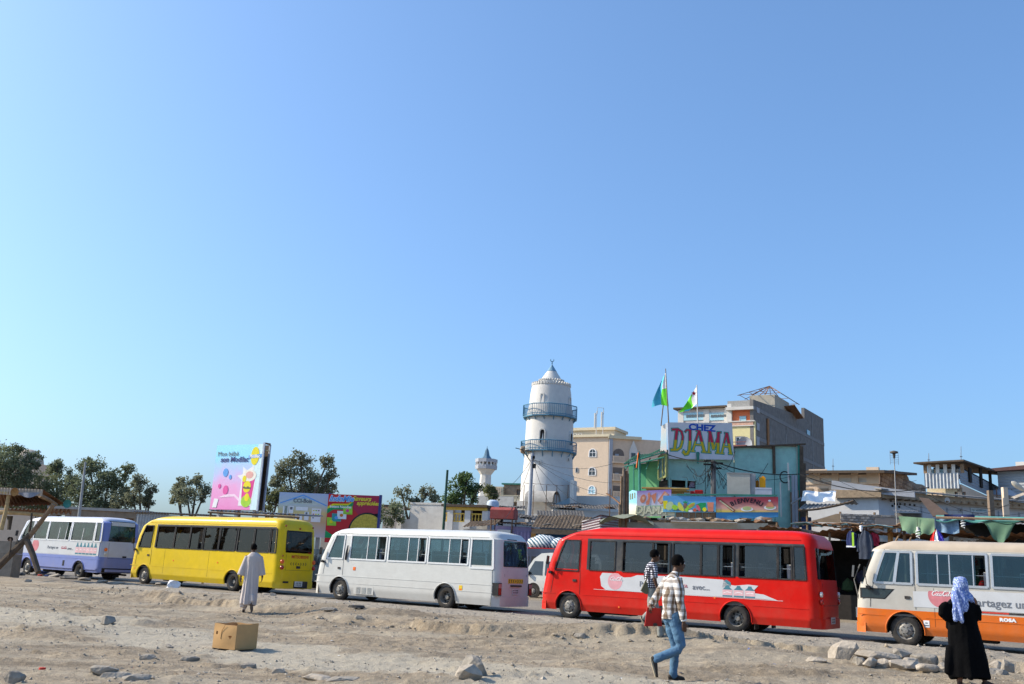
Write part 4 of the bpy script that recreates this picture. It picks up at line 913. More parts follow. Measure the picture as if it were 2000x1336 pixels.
# ---------------------------------------------------------------- left background
F=fr_at(120,80,0); r=thing('low_building','low brown walled building behind the lavender minibus','building',frame=F)
x0,x1,z0,z1=F.rect(95,997,275,1030); ops=[(x0+k*1.9+.6,x0+k*1.9+1.3,z1-1.6,z1-.5) for k in range(4)]
facade(x0,x1,0,z1,ops,.25,r,m_brickb); b=MB(); b.box(x0-.2,x1+.2,-.15,6,z1+.003,z1+.22); b.build('roof',m_conc,r); b=MB(); b.box(x0,x1,5.5,5.8,0,z1); b.build('back_wall',m_brickb,r)
F=fr_at(60,78,0); r=thing('block_wall','block wall with a window behind the people at the left edge','wall',frame=F); x0,x1,z0,z1=F.rect(-30,1000,62,1050); facade(x0,x1,0,z1+.3,[(x1-2.4,x1-1.6,z1-1.4,z1-.3)],.2,r,m_tand)
F=fr_at(340,75,-4); r=thing('corrugated_shed','grey corrugated metal shed behind the yellow minibus','shed',frame=F)
x0,z1=F.pz(268,997); x1,_=F.pz(425,997); b=MB(); corr(b,lambda u,v,h:(x0+u,h,v),x1-x0,z1-.25,.35,.05,1); b.build('wall',m_galv,r,True,80)
b=MB(); corr(b,lambda u,v,h:(x0-.3+u,v-.4,z1-.1+h+.02*v),x1-x0+.6,5,.35,.04,2); b.build('roof',m_greysheet,r,True,80); b=MB(); b.box(x0,x1,4.2,4.4,0,z1-.2); b.build('back_wall',m_galv,r)
F=fr_at(510,48,-10); r=thing('stall_roof','sagging dark stall roof showing above the yellow minibus','roof',frame=F)
x0,z0=F.pz(425,999); x1,z1=F.pz(600,1008); b=MB(); corr(b,lambda u,v,h:(x0+u,v*1.0-1,z0+(z1-z0)*u/(x1-x0)+h+.04*v),x1-x0,3.2,.28,.045,2); b.build('roof_sheet',m_greysheet,r,True,80)
b=MB(); b.tube([(x0,-1,z0-.1),(x1,-1,z1-.12)],.05,6); b.build('beam',m_wood,r)
for k in range(4):
    xx=x0+.1+(x1-x0-.2)*k/3; b=MB(); b.tube([(xx,-.9,0),(xx,-.9,z0-.15+(z1-z0)*k/3)],.06,6); b.build('post',m_wood,r)
F=fr_at(610,49,-5)
def clothbag(label,px,py,Y,s,m,seed):
    p=P(px,py,Y); b=MB(); random.seed(seed); b.ico((0,0,0),s,0,(1.2,.9,.7),.25,sub=2); o=b.build('bundle',m,None,True,60,loc=p,label=label,category='bundle'); return o
# leaning lamp post at left
b=MB(); a=P(155,1002,70); t=P(167,902,70); a2=a+(a-t)*.45; b.tube([a2,a,t],[.13,.12,.07],8); b.build('lamp_post',m_steel,None,True,label='tall thin leaning grey post in front of the left trees',category='post')
# ---------------------------------------------------------------- left shelter
SY=40.
F=fr_at(60,SY,-6); sh=thing('market_shelter','rough timber shelter with rusty corrugated roof at the left edge','shelter',frame=F)
def at(px,py,y=0.): q=F.pz(px,py,y); return Vector((q[0],y,q[1]))
bam=mat('bamboo',(.42,.30,.15),.7,var=.3,vs=5); dk=mat('dark_timber',(.10,.075,.055),.9,var=.3,vs=5)
for (p0,p1,y0,y1,rr,mm,nm) in (((2,1035),(18,962),0,0,.09,bam,'post'),((48,1060),(105,985),0,0,.11,m_wood,'brace'),((-5,1108),(58,1045),-.1,0,.16,dk,'brace'),((50,1050),(75,1118),0,-.4,.13,dk,'brace'),((57,1040),(62,1002),.1,.1,.05,dk,'post'),((-10,1000),(85,1006),.6,.6,.09,bam,'beam'),((-15,962),(18,963),-.1,-.1,.08,bam,'beam'),((16,1090),(22,1055),-.2,-.2,.03,dk,'post'),((78,968),(110,986),-.1,.8,.09,m_wood,'rafter')):
    b=MB(); A_,B_=at(*p0,y0),at(*p1,y1); b.tube([A_,A_.lerp(B_,.5)+V(.03,0,.02),B_],[rr,rr*.9,rr*.85],8); b.build(nm,mm,sh,True)
tl=at(-30,951); tr=at(84,956); br=at(128,985,3.0); bl=at(-30,990,3.2)
b=MB(); n_=40
def rf_(u,v):
    p=tl.lerp(tr,u).lerp(bl.lerp(br,u),v); return (p.x,p.y,p.z+.035*math.sin(u*2*math.pi*20))
b.grid(rf_,120,3); b.build('roof_sheet',m_rust,sh,True,80)
b=MB(); 
def rf2(u,v):
    p=at(-30,951,-.15).lerp(at(84,956,-.15),u); return (p.x,p.y+.02*math.sin(u*120)+.0,p.z-.28*v-.0)
b.grid(rf2,120,1); b.build('roof_edge',mat('pale_rust_sheet',(.42,.34,.26),.8,var=.25),sh,True,80)
b=MB()
def rf3(u,v):
    p=at(15,994,1.0).lerp(at(140,996,1.0),u).lerp(at(-5,1004,3.5).lerp(at(140,1003,3.5),u),v); return (p.x,p.y,p.z+.05*math.sin(u*2*math.pi*16))
b.grid(rf3,110,2); b.build('roof_sheet',m_rust,sh,True,80)
b=MB(); b.grid(lambda u,v:tuple(at(34+u*46,962+v*10*math.sin(math.pi*min(1,u*1.0+.02)),-.25+.06*math.sin(u*9))),10,4); b.build('hanging_cloth',mat('grey_plastic_sheet',(.25,.27,.32),.7,bump=.3),sh,True,80)
for (px,py,mm,lb) in ((28,961,mat('brown_basket',(.30,.15,.05),.85,var=.35,vs=10),'round brown basket lid hung on the edge of the left shelter roof'),(131,984,mat('teal_tray',(.03,.16,.14),.6),'round teal tray hung at the right tip of the left shelter roof')):
    p=F.o+F.x*at(px,py,-.35).x+F.y*(-.35)+V(0,0,at(px,py,-.35).z); b=MB(); b.lathe([(.001,.03),(.14,.02),(.17,0),(.17,.03),(.14,.045),(.001,.05)],20,0,(0,0,0),'y'); b.build('tray',mm,None,True,loc=p,rot=(0,0,F.a),label=lb,category='tray')
# kiosk block behind shelter, rubble
F2=fr_at(15,42,-10); r=thing('concrete_block','large grey concrete block under the left shelter','block',frame=F2); x0,x1,z0,z1=F2.rect(-30,1056,26,1115); b=MB(); b.box(x0,x1,0,.6,0,(z1+.5)*.5); b.box(x0+.02,x1-.01,.02,.6,(z1+.5)*.5+.01,z1); b.build('block',mat('dirty_concrete_block',(.24,.21,.175),.9,var=.2,dirt=.5,dcol=(.12,.1,.08),bump=.4,bs=10),r)
m_debc=[mat('blue_litter',(.04,.07,.2),.7),mat('dark_litter',(.04,.045,.05),.8),mat('pale_litter',(.5,.5,.5),.7),mat('red_litter',(.5,.05,.03),.7),mat('green_litter',(.08,.25,.1),.7)]
LBS=['grey stone at the left edge under the shelter','grey stone by the foot of the long brace','short broken kerb slab just right of the litter heap','long broken kerb slab below the lavender minibus front wheel','broken kerb slab below the lavender minibus rear wheel','longest low kerb slab between lavender and yellow minibuses','kerb slab left of the yellow minibus front wheel','kerb slab beside the yellow minibus front wheel','upright grey stone beside the round blue bundle','grey stone in front of the red rag','grey slab piece right of the lavender minibus rear wheel','small kerb piece under the yellow minibus door']
rs=[(12,1119,.5,.3,.25),(50,1121,.5,.3,.22),(105,1127,.8,.4,.22),(135,1131,.9,.5,.2),(165,1134,.7,.5,.18),(230,1141,.9,.4,.14),(255,1144,.8,.4,.14),(285,1147,.7,.4,.14),(88,1120,.35,.3,.3),(66,1124,.4,.3,.2),(200,1138,.6,.35,.16),(310,1143,.4,.3,.15)]
for i,(px,py,a,b_,h) in enumerate(rs):
    g=GG(px,py); g.z+=h*.3; hull_rock('broken_slab' if a>.55 else 'rubble_stone',g,(a,b_,h),random.uniform(-.6,.1),m_stone2,LBS[i],seed=100+i,flat=True,group=('kerb slabs near the left shelter' if a>.55 else 'stones below the left shelter'))
LIT=['blue rag left of centre in the litter heap under the left shelter','dark grey rag at the foot of the long brace','pale rag in the middle of the litter heap','round blue bundle at the right end of the litter heap','small red rag beside the round blue bundle','small green rag at the left of the litter heap','dark grey rag behind the round blue bundle','flat blue rag at the far right of the litter heap','tiny green rag in the middle of the litter heap','dark grey rag at the left edge of the picture']
litter=[(20,1117,0,.35),(40,1124,1,.3),(62,1123,1,.25),(84,1121,0,.4),(78,1125,3,.15),(30,1113,4,.2),(70,1117,1,.35),(92,1126,0,.2),(52,1116,4,.15),(5,1122,1,.3)]
for i,(px,py,k,s) in enumerate(litter):
    g=GG(px,py); random.seed(i); b=MB(); b.ico((0,0,s*.2),s*.6,0,(1.2,1,.45),.35,sub=2); b.build('rag_heap',m_debc[k],None,False,loc=V(g.x,g.y,ZG(g.x,g.y)),label=LIT[i],category='rag',group='rags below the left shelter')
g=GG(338,1150); random.seed(5); b=MB(); b.ico((0,0,.13),.24,0,(1.1,1,.8),.28,sub=2); b.build('plastic_bag',mat('white_plastic_bag',(.75,.75,.77),.5),None,False,loc=V(g.x,g.y,ZG(g.x,g.y)),label='crumpled white plastic bag in front of the yellow minibus',category='bag')
# ---------------------------------------------------------------- billboards
def board(fr,x0,x1,z0,z1,root,m,th=.12,name='panel'): b=MB(); b.box(x0,x1,0,th,z0,z1); return b.build(name,m,root)
def shape(root,name,m,pts,y): b=MB(); b.poly([(p[0],y,p[1]) for p in pts],.004,(0,1,0)); return b.build(name,m,root)
def ell(cx,cz,rx,rz,n=24,rot=0): return [(cx+rx*math.cos(t)*math.cos(rot)-rz*math.sin(t)*math.sin(rot),cz+rx*math.cos(t)*math.sin(rot)+rz*math.sin(t)*math.cos(rot)) for t in np.linspace(0,2*math.pi,n+1)[:-1]]
def gradmat(name,stops,z0,z1,axis=2,rough=.5,wob=.25):
    if name in _M: return _M[name]
    m=bpy.data.materials.new(name); m.use_nodes=True; n=m.node_tree.nodes; l=m.node_tree.links; b=n['Principled BSDF']; b.inputs['Roughness'].default_value=rough
    tc=n.new('ShaderNodeTexCoord'); sp=n.new('ShaderNodeSeparateXYZ'); l.new(tc.outputs['Object'],sp.inputs[0]); nz=n.new('ShaderNodeTexNoise'); nz.inputs['Scale'].default_value=.8; nz.inputs['Detail'].default_value=3; l.new(tc.outputs['Object'],nz.inputs['Vector'])
    a=n.new('ShaderNodeMath'); a.operation='MULTIPLY_ADD'; l.new(nz.outputs[0],a.inputs[0]); a.inputs[1].default_value=wob*(z1-z0)*2; l.new(sp.outputs[axis],a.inputs[2])
    mr=n.new('ShaderNodeMapRange'); mr.inputs[1].default_value=z0+wob*(z1-z0); mr.inputs[2].default_value=z1+wob*(z1-z0); l.new(a.outputs[0],mr.inputs[0]); r=n.new('ShaderNodeValToRGB'); e=r.color_ramp.elements
    while len(e)<len(stops): e.new(.5)
    for k,(p,c) in enumerate(stops): e[k].position=p; e[k].color=(*c,1)
    l.new(mr.outputs[0],r.inputs[0]); l.new(r.outputs[0],b.inputs['Base Color']); _M[name]=m; return m
F=fr_at(490,60,STREET+4); bb_=thing('billboard','tall pink and blue milk drink billboard with a dark open side, left of the trees','billboard',frame=F)
xl=(F.pz(421,880)[0]+F.pz(411,998)[0])/2; xr_=0; zt=F.pz(491,868)[1]; zl=F.pz(484,996)[1]; wB=xr_-xl; hB=zt-zl
board(F,xl,0,zl,zt,bb_,gradmat('pink_blue_print',[(0,(.75,.22,.50)),(.35,(.78,.35,.62)),(.6,(.45,.55,.85)),(.8,(.28,.68,.90)),(1,(.30,.72,.92))],zl,zt))
def B(u,w): return (xl+u*wB,zl+w*hB)
def bs(name,m,uvs,y): return shape(bb_,name,m,[B(*p) for p in uvs],y)
py_=mat('yellow_print',(.78,.66,.02),.5,var=.05); pcup=mat('magenta_print',(.70,.06,.28),.5,var=.15); pgr=mat('lime_print',(.35,.62,.05),.5,var=.2,vs=5); pblue=mat('blue_print',(.12,.35,.75),.5,var=.1); pcream=mat('cream_print',(.82,.78,.68),.5,var=.08,vs=6); pnavy=mat('navy_print',(.05,.06,.2),.5)
bs('print_shape',mat('pale_cyan_print',(.62,.80,.82),.5,var=.08),[(.86,0),(1,0),(1,1),(.9,1),(.8,.62),(.84,.3)],-.006)
bs('print_shape',m_adwhite,[(.60,.06),(.62,.45),(.52,.52),(.64,.54),(.62,.66),(.72,.60),(.86,.68),(.84,.5),(.92,.40),(.87,.06)],-.010)
bs('print_shape',pcup,[(.66,.10),(.64,.46),(.90,.50),(.86,.12)],-.014); bs('print_shape',pgr,ell(.76,.13,.105,.09),-.018); bs('print_shape',pcream,ell(.77,.52,.15,.09),-.018)
bs('print_shape',mat('pink_cream_print',(.75,.40,.35),.5,var=.2,vs=6),ell(.78,.53,.08,.055),-.022); bs('print_shape',py_,ell(.75,.35,.08,.09),-.022); bs('print_shape',py_,ell(.68,.47,.04,.05),-.024); bs('print_shape',py_,ell(.77,.19,.05,.06),-.024)
bs('print_shape',py_,ell(.85,.82,.085,.14),-.02); bs('print_shape',pblue,[(.72,.78),(.99,.80),(.99,.85),(.72,.83)],-.024)
bs('print_shape',pblue,ell(.26,.57,.055,.065),-.02); bs('print_shape',pblue,ell(.37,.50,.028,.035),-.02); bs('print_shape',mat('rose_print',(.72,.10,.35),.5,var=.1),ell(.30,.30,.055,.07),-.02); bs('print_shape',mat('rose_print',(.72,.10,.35),.5),ell(.16,.36,.03,.035),-.02)
bs('print_shape',m_adwhite,[(.05,.03),(.14,.03),(.17,.16),(.08,.17)],-.02)
bs('print_shape',mat('white_pink_print',(.85,.62,.75),.5),[(.15,.18),(.5,.2),(.62,.12),(.62,.17),(.5,.24),(.3,.23)],-.012)
rot_=(math.pi/2,0,0)
def bt(s,u,w,size,m,y=-.026,**k): q=B(u,w); return text(s,size,m,bb_,(q[0],y,q[1]),**k)
bt('Mon bébé',.27,.86,.40,m_adgrey,sx=1.15); bt('son Modilac',.42,.77,.46,pnavy,sx=1.1,bold=.01,shear=.1); bt('Modilac',.85,.815,.28,m_adwhite,y=-.03,bold=.01); bt('Modilac',.75,.335,.22,pnavy,y=-.03)
b=MB(); b.box(-.0,.14,-.05,.02,zl-.05,zt+.08,0); b.box(-.02,.0+.12,.02,.5,zt,zt+.1,1); b.box(.0,.12,.48,.56,zl-.05,zt+.02,0); b.build('edge_frame',[mat('grey_blue_edge',(.35,.40,.48),.6),m_rust],bb_)
b=MB(); b.box(xl,-.02,.14,.2,zl+.05,zt-.05,0); b.build('inner_backing',dk,bb_); b=MB(); b.box(xl,0,.56,.62,zl,zt,0); b.build('rear_panel',dk,bb_)
b=MB(); b.lathe([(.001,0),(.14,.03),(.16,.1)],12,0,(.05,.3,zt-.45),'z'); b.build('lamp',mat('cream_lamp',(.6,.5,.3),.6),bb_,True)
for k in range(3): b=MB(); xx=xl+.5+(wB-1)*k/2; b.box(xx-.12,xx+.12,.3,.6,0,zl+.05); b.build('support_post',m_steel,bb_)
F=fr_at(631,55,-6); cc=thing('billboard','yellow and blue house shaped shop billboard behind the yellow minibus','billboard',frame=F)
x0,z1=F.pz(547,961); x0=(x0+F.pz(541,1010)[0])/2; x1=0; z0=F.pz(628,1050)[1]; w_=x1-x0
board(F,x0,x1,z0,z1,cc,gradmat('yellow_sky_print',[(0,(.55,.50,.55)),(.35,(.60,.40,.20)),(.55,(.68,.55,.22)),(.75,(.50,.58,.62)),(1,(.42,.50,.68))],z0,z1,wob=.05))
def C_(u,v): return (x0+u*w_,z1-v*w_)
def cs(name,m,uvs,y): return shape(cc,name,m,[C_(*p) for p in uvs],y)
cs('roof_print',pblue,[(.03,.20),(.48,.03),(.97,.22),(.97,.24),(.48,.055),(.03,.22)],-.006); cs('print_shape',mat('pale_green_print',(.55,.62,.55),.5),[(.15,.22),(.48,.07),(.88,.22)],-.004)
cs('print_shape',pblue,[(.42,.11),(.49,.075),(.57,.12),(.49,.10)],-.008)
for (u0,v0,u1,v1,mm) in ((.10,.27,.21,.42,m_adwhite),(.13,.27,.19,.42,mat('sage_print',(.4,.45,.35),.5)),(.22,.26,.31,.40,m_adwhite),(.24,.28,.29,.33,m_adgrey),(.36,.27,.60,.34,m_adwhite),(.54,.36,.63,.52,m_adwhite),(.56,.37,.60,.41,m_adgrey),(.68,.29,.87,.55,m_adwhite),(.36,.44,.5,.52,m_adwhite)):
    cs('print_shape',mm,[(u0,v0),(u1,v0),(u1,v1),(u0,v1)],-.010-.003*(mm is m_adgrey))
for k in range(7): cs('print_shape',[py_,pgr,m_adgrey,m_adred][k%4],ell(.72+.05*(k%3),.33+.07*(k//3),.018,.012,10),-.016)
q=C_(.48,.155); text('CCI-Bois',.30,m_adgrey,cc,(q[0],-.02,q[1]),bold=.006)
b=MB(); b.box(-.0,.12,-.08,.14,z0-.2,z1+.06); b.build('edge_post',pnavy,cc)
for k in range(2): b=MB(); xx=x0+.5+(w_-1)*k; b.box(xx-.1,xx+.1,.13,.33,0,z1-.3); b.build('support_post',m_steel,cc)
F=fr_at(731,53,-8); nn=thing('billboard','red instant noodle billboard with a yellow bowl beside the white wall','billboard',frame=F)
x0=(F.pz(642,966)[0]+F.pz(636,1030)[0])/2; z1=F.pz(700,967)[1]; z0=F.pz(700,1062)[1]; x1=0; w_=x1-x0
pred=mat('red_print',(.58,.03,.035),.5,var=.06,vs=1.5); pdred=mat('dark_red_print',(.42,.03,.07),.5,var=.08)
board(F,x0,x1,z0,z1,nn,pred)
def C_(u,v): return (x0+u*w_,z1-v*w_)
def cs(name,m,uvs,y): return shape(nn,name,m,[C_(*p) for p in uvs],y)
cs('print_shape',pdred,[(.5,.0),(1,0),(1,.45),(.7,.45),(.5,.25)],-.004)
cs('print_shape',py_,[(0,.24),(.1,.18),(.4,.17),(.5,.11),(.5,.16),(.4,.22),(.1,.23),(0,.30)],-.008); pg=mat('green_print',(.02,.30,.10),.5); cs('print_shape',pg,[(0,.28),(.12,.21),(.4,.20),(.5,.13),(.5,.20),(.4,.28),(.12,.29),(0,.37)],-.012)
cs('print_shape',m_black,[(1.0,.33)]+[(.80+.36*math.cos(t),.68-.36*math.sin(t)) for t in np.linspace(.98,math.pi,16)]+[(.44,.80),(1.0,.80)],-.008); cs('noodle_print',mat('noodle_print',(.55,.40,.06),.5,var=.35,vs=9),[(1.0,.36)]+[(.80+.33*math.cos(t),.68-.33*math.sin(t)) for t in np.linspace(.92,math.pi,16)]+[(.47,.80),(1.0,.80)],-.012)
for i,(u,v,mm) in enumerate(((.06,.50,pgr),(.15,.42,mat('teal_print2',(.05,.3,.3),.5)),(.25,.37,m_adwhite),(.36,.28,pgr))):
    cs('packet_print',mm,[(u-.05,v-.06),(u+.13,v-.06),(u+.14,v+.09),(u-.04,v+.09)],-.010-.002*i); cs('packet_print',[py_,pblue,mat('orange_print',(.7,.2,.03),.5),pcup][i],ell(u+.04,v+.02,.035,.03,12),-.02)
cs('print_shape',pg,[(0,.68),(.1,.74),(.3,.82),(0,.82)],-.01)
q=C_(.26,.085); text('IndoMie',.42,m_adwhite,nn,(q[0],-.016,q[1]),bold=.035,shear=.3); text('IndoMie',.42,pblue,nn,(q[0],-.022,q[1]),bold=.012,shear=.3)
q=C_(.26,.235); text('Instant Noodles',.19,m_adwhite,nn,(q[0],-.02,q[1]),bold=.006); q=C_(.66,.07); text('Saveurs',.34,mat('yellow_text_print',(.75,.60,.05),.5),nn,(q[0],-.012,q[1]),bold=.012,shear=.25); q=C_(.79,.15); text('appréciées',.30,_M['yellow_text_print'],nn,(q[0],-.012,q[1]),bold=.012,shear=.25)
b=MB(); b.box(-.0,.12,-.06,.14,z0-.2,z1+.05); b.build('edge_post',pnavy,nn)
for k in range(2): b=MB(); xx=x0+.5+(w_-1)*k; b.box(xx-.1,xx+.1,.13,.33,0,z1-.3); b.build('support_post',m_steel,nn)
# building glimpsed between the billboards
F=fr_at(690,95,-5); r=thing('long_low_building','long pale building behind the noodle billboard and scrub','building',frame=F); x0,x1,z0,z1=F.rect(630,1000,785,1040); facade(x0,x1,0,z1+.6,[(x0+1+k*2.1,x0+1.8+k*2.1,z1-1.6,z1-.3) for k in range(3)],.3,r,m_tanw); b=MB(); b.box(x0,x1,-.3,5,z1+.61,z1+.8); b.build('roof',dk,r)
b=MB(); t=P(874,918,50); a=P(866,1032,50); b.tube([a+(a-t)*.5,a,t],[.07,.07,.06],8); b.build('green_post',mat('blackish_green_paint',(.02,.06,.045),.8,var=.2),None,True,label='tall dark green post leaning in front of the white wall',category='post')
# white wall and yellow balcony building
F=fr_at(865,66,-24); r=thing('white_wall','tall stained white wall block behind the white minibus','wall',frame=F)
x0,x1,z0,z1=F.rect(800,985,865,1050); b=MB(); b.box(x0,x1,0,3,0,z1-.02); b.box(x0-.04,x1+.04,-.04,3.04,z1-.02,z1+.12,0); b.build('wall',m_stainw,r)
xa,xb_,z0,z1=F.rect(779,998,799,1050); b=MB(); b.box(xa,xa+.35,-.3,0,0,z1+.3); b.box(xa,x0,.02,.25,0,z1-.55); b.build('side_wall',m_stainw,r)
F=fr_at(950,63,-20); r=thing('balcony_building','low white building with yellow balusters behind the white minibus','building',frame=F)
x0,x1,z0,z1=F.rect(866,990,950,1050); zb1=F.pz(900,1002)[1]; zb0=F.pz(900,1018)[1]
b=MB(); b.box(x0,x1,0,4,0,zb0-.05); b.build('wall',m_stainw,r); b=MB(); b.box(x0-.1,x1+.1,-.3,4,z1-.02,z1+.14); b.build('roof',dk,r); b=MB(); b.box(x0,x1,-.12,.1,z1-.22,z1-.03); b.build('fascia',m_yelp,r)
cols=[867,882,912,945]
for px in (880,914,948): xx=F.pz(px,1005)[0]; b=MB(); b.box(xx-.2,xx+.2,-.08,.3,0,z1-.23); b.build('column',m_plaster,r)
for (a_,c_) in ((868,877),(885,909),(919,944)):
    xa,xb_=F.pz(a_,1005)[0],F.pz(c_,1005)[0]; b=MB(); b.box(xa,xb_,.0,.12,zb1-.08,zb1); b.box(xa,xb_,.0,.12,zb0-.05,zb0+.03); b.build('railing',m_yelp,r)
    n=int((xb_-xa)/.2)
    for k in range(n): xx=xa+(k+.5)*(xb_-xa)/n; b=MB(); b.lathe([(.03,zb0+.03),(.065,zb0+.18),(.03,zb0+.32),(.05,zb1-.14),(.035,zb1-.08)],8,0,(xx,.06,0)); b.build('baluster',m_yelp,r,True)
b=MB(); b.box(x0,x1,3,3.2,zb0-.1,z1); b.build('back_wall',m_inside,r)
# tanks
F=fr_at(975,60,-14); r=thing('red_water_tank','faded red boxy water tank on legs','water tank',frame=F)
xa,xb_,z0,z1=F.rect(957,990,1003,1013); xe=F.pz(969,1000)[0]
b=MB(); h=(z1-z0); b.poly([(xa,0,z0),(xa,1.2,z0),(xa,1.2,z0+h*.75),(xa,.85,z1),(xa,.35,z1),(xa,0,z0+h*.75)],xb_-xa,(1,0,0)); b.build('tank',mat('faded_red_metal',(.32,.07,.06),.7,var=.15,dirt=.3),r)
for sx_ in (xa+.08,xb_-.08):
    for sy in (.1,1.1): b=MB(); b.tube([(sx_,sy,z0-2.2),(sx_,sy,z0)],.04,6); b.build('leg',m_rust,r)
F=fr_at(960,64,0); r=thing('white_water_tank','small round white water tank behind the red tank','water tank',frame=F); xa,xb_,z0,z1=F.rect(950,976,974,1015); R0=(xb_-xa)/2; zc_=F.pz(960,980)[1]
b=MB(); b.lathe([(R0,0),(R0,z0),(R0,zc_-.1),(R0*.9,zc_+.05),(R0*.5,zc_+.15),(R0*.45,z1),(.001,z1+.02)],20,0,((xa+xb_)/2,R0,0)); b.build('tank',mat('pale_blue_plastic',(.48,.56,.66),.5,dirt=.2),r,True,40)
# brick/cream building by minaret
F=fr_at(1000,98,-18); r=thing('cream_lattice_building','cream building with lattice panels and rough block upper room beside the minaret','building',frame=F)
x0,x1,z0,z1=F.rect(945,950,981,1000); b=MB(); b.box(x0,x1,0,5,0,z1); b.build('wall',m_cream,r)
for k in range(6): xx=x0+.3+k*.22; 
for i in range(5): b=MB(); xx=F.pz(962+i*4,957)[0]; b.box(xx-.04,xx+.04,-.06,-.002,F.pz(965,968)[1],F.pz(965,952)[1]); b.build('lattice_bar',m_tanw,r)
xa,xb_,z0,z1=F.rect(980,946,1020,1000); xw,xw2,zw,zw2=F.rect(1006,955,1014,966); facade(xa,xb_,0,z1,[(xw,xw2,zw,zw2)],.3,r,m_brickb,y=.5); window(r,xw,xw2,zw,zw2,.6,m_rust,bars=1); b=MB(); b.box(xa-.2,xb_+.2,.3,5,z1+.002,z1+.15); b.build('roof',m_dkteal,r)
xa,xb_,z0,z1=F.rect(980,968,1020,976); b=MB(); b.box(xa,xb_,-.6,-.5,z1-.07,z1); b.box(xa,xb_,-.6,.48,z0-.25,z0); b.build('balcony',m_cream,r)
for k in range(18): xx=xa+(k+.5)*(xb_-xa)/18; b=MB(); b.box(xx-.03,xx+.03,-.58,-.52,z0,z1-.07); b.build('baluster',m_cream,r)
xa,xb_,z0,z1=F.rect(947,973,1016,990); b=MB(); b.box(xa,xb_,-2.4,-2.2,0,z1); b.build('front_wall',m_stainw,r)
# ---------------------------------------------------------------- far minaret
F=fr_at(949,210,0); r=thing('far_minaret','small distant white minaret with blue pointed roof','minaret',frame=F)
def zz(px,py): return F.pz(px,py)[1]
def xx_(px,py): return F.pz(px,py)[0]
cx=(xx_(937,930)+xx_(960,930))/2; hw_=(xx_(960,930)-xx_(937,930))/2; zA=zz(949,917); zB=zz(949,897); zT=zz(949,871)
b=MB(); b.lathe([(hw_*1.2,0),(hw_*1.1,zA-7),(hw_*.92,zA-1.2),(hw_*1.6,zA)],8,0,(cx,0,0)); b.build('shaft',m_plaster,r)
R0=(xx_(970,905)-xx_(928,905))/2
b=MB(); b.lathe([(R0,zA),(R0*1.03,zA+.5),(R0*1.03,zA+.9),(R0*.95,zA+.9)],8,0,(cx,0,0),cap=True); b.lathe([(R0*1.04,zB-.75),(R0*1.04,zB),(R0*.9,zB)],8,0,(cx,0,0),cap=True); b.build('gallery',m_greyb,r)
for k in range(16): a=2*math.pi*k/16+.1; b=MB(); b.tube([(cx+R0*.93*math.cos(a),R0*.93*math.sin(a),zA+.7),(cx+R0*.93*math.cos(a),R0*.93*math.sin(a),zB-.6)],.18,5); b.build('column',m_plaster,r)
b=MB(); b.lathe([(hw_*.8,zA+.5),(hw_*.8,zB)],8,0,(cx,0,0)); b.build('core',m_plaster,r)
b=MB(); b.lathe([(R0*.55,zB),(R0*.28,zB+.8),(R0*.16,zB+2),(R0*.03,zB+(zT-zB)*.85),(.03,zT)],8,0,(cx,0,0)); b.build('spire',mat('slate_blue_roof',(.10,.18,.25),.6),r)
# ---------------------------------------------------------------- great minaret
F=fr_at(1069,84,0); r=thing('minaret','tall round white minaret with two blue balconies and a pointed cap','minaret',frame=F)
def rad(xl_,xr_,y): a=F.pz(xl_,y)[0]; c_=F.pz(xr_,y)[0]; return (c_-a)/2,F.pz((xl_+xr_)/2,y)[1],(a+c_)/2
Lv=[rad(1014,1122,1000),rad(1016,1121,965),rad(1018,1121,930),rad(1021,1119,925),rad(1022.5,1118,905),rad(1024,1118,880),rad(1026,1119,850),rad(1028,1119.5,815),rad(1034,1117.5,795),rad(1037,1116.5,770),rad(1040,1115,757)]
cx=sum(l_[2] for l_ in Lv)/len(Lv)
b=MB(); prof=[(Lv[0][0]+.1,0)]+[(l_[0],l_[1]) for l_ in Lv]; zt=Lv[-1][1]; R0=Lv[-1][0]; prof+=[(R0+.04,zt+.1),(R0-.25,zt+.1)]
b.lathe(prof,40,0,(cx,0,0)); b.build('shaft',mat('minaret_whitewash',(.60,.58,.545),.85,var=.05,bump=.25,bs=4,dirt=.35,dcol=(.42,.40,.37),ds=.7),r,True,30)
b=MB()
for k in range(38): a=2*math.pi*k/38; M_=Matrix.Translation((cx,0,zt))@Matrix.Rotation(a,4,'Z'); b.box(R0-.16,R0+.05,-.09,.09,.06,.24,0,M_); b.box(R0-.16,R0+.05,-.045,.045,.24,.33,0,M_)
b.build('battlements',m_plaster,r,kind='stuff')
rc=rad(1055,1101,745)[0]; za=F.pz(1078,712)[1]; zc1=F.pz(1078,726)[1]; zc0=F.pz(1078,746)[1]; kk=(za-zc1)/(za-zc0)
b=MB(); b.lathe([(rc,zc0),(rc*kk,zc1)],32,0,(cx,0,0)); b.build('cone_roof',m_plaster,r,True,30)
ri=rad(1053,1103,750)[0]; b=MB(); b.lathe([(ri,zt),(ri,zc0-.02),(rc*.9,zc0-.02)],32,0,(cx,0,0))
for k in range(30): M_=Matrix.Translation((cx,0,zc0))@Matrix.Rotation(2*math.pi*k/30,4,'Z'); b.box(ri-.12,ri+.02,-.05,.05,0,.15,0,M_)
b.build('inner_battlements',m_plaster,r,kind='stuff')
b=MB(); b.lathe([(rc*kk+.02,zc1),(.06,za-.05),(.05,za)],32,0,(cx,0,0)); b.build('blue_cap',mat('pale_blue_cap',(.17,.31,.42),.7,var=.15,dirt=.2,dcol=(.4,.4,.4)),r,True,30)
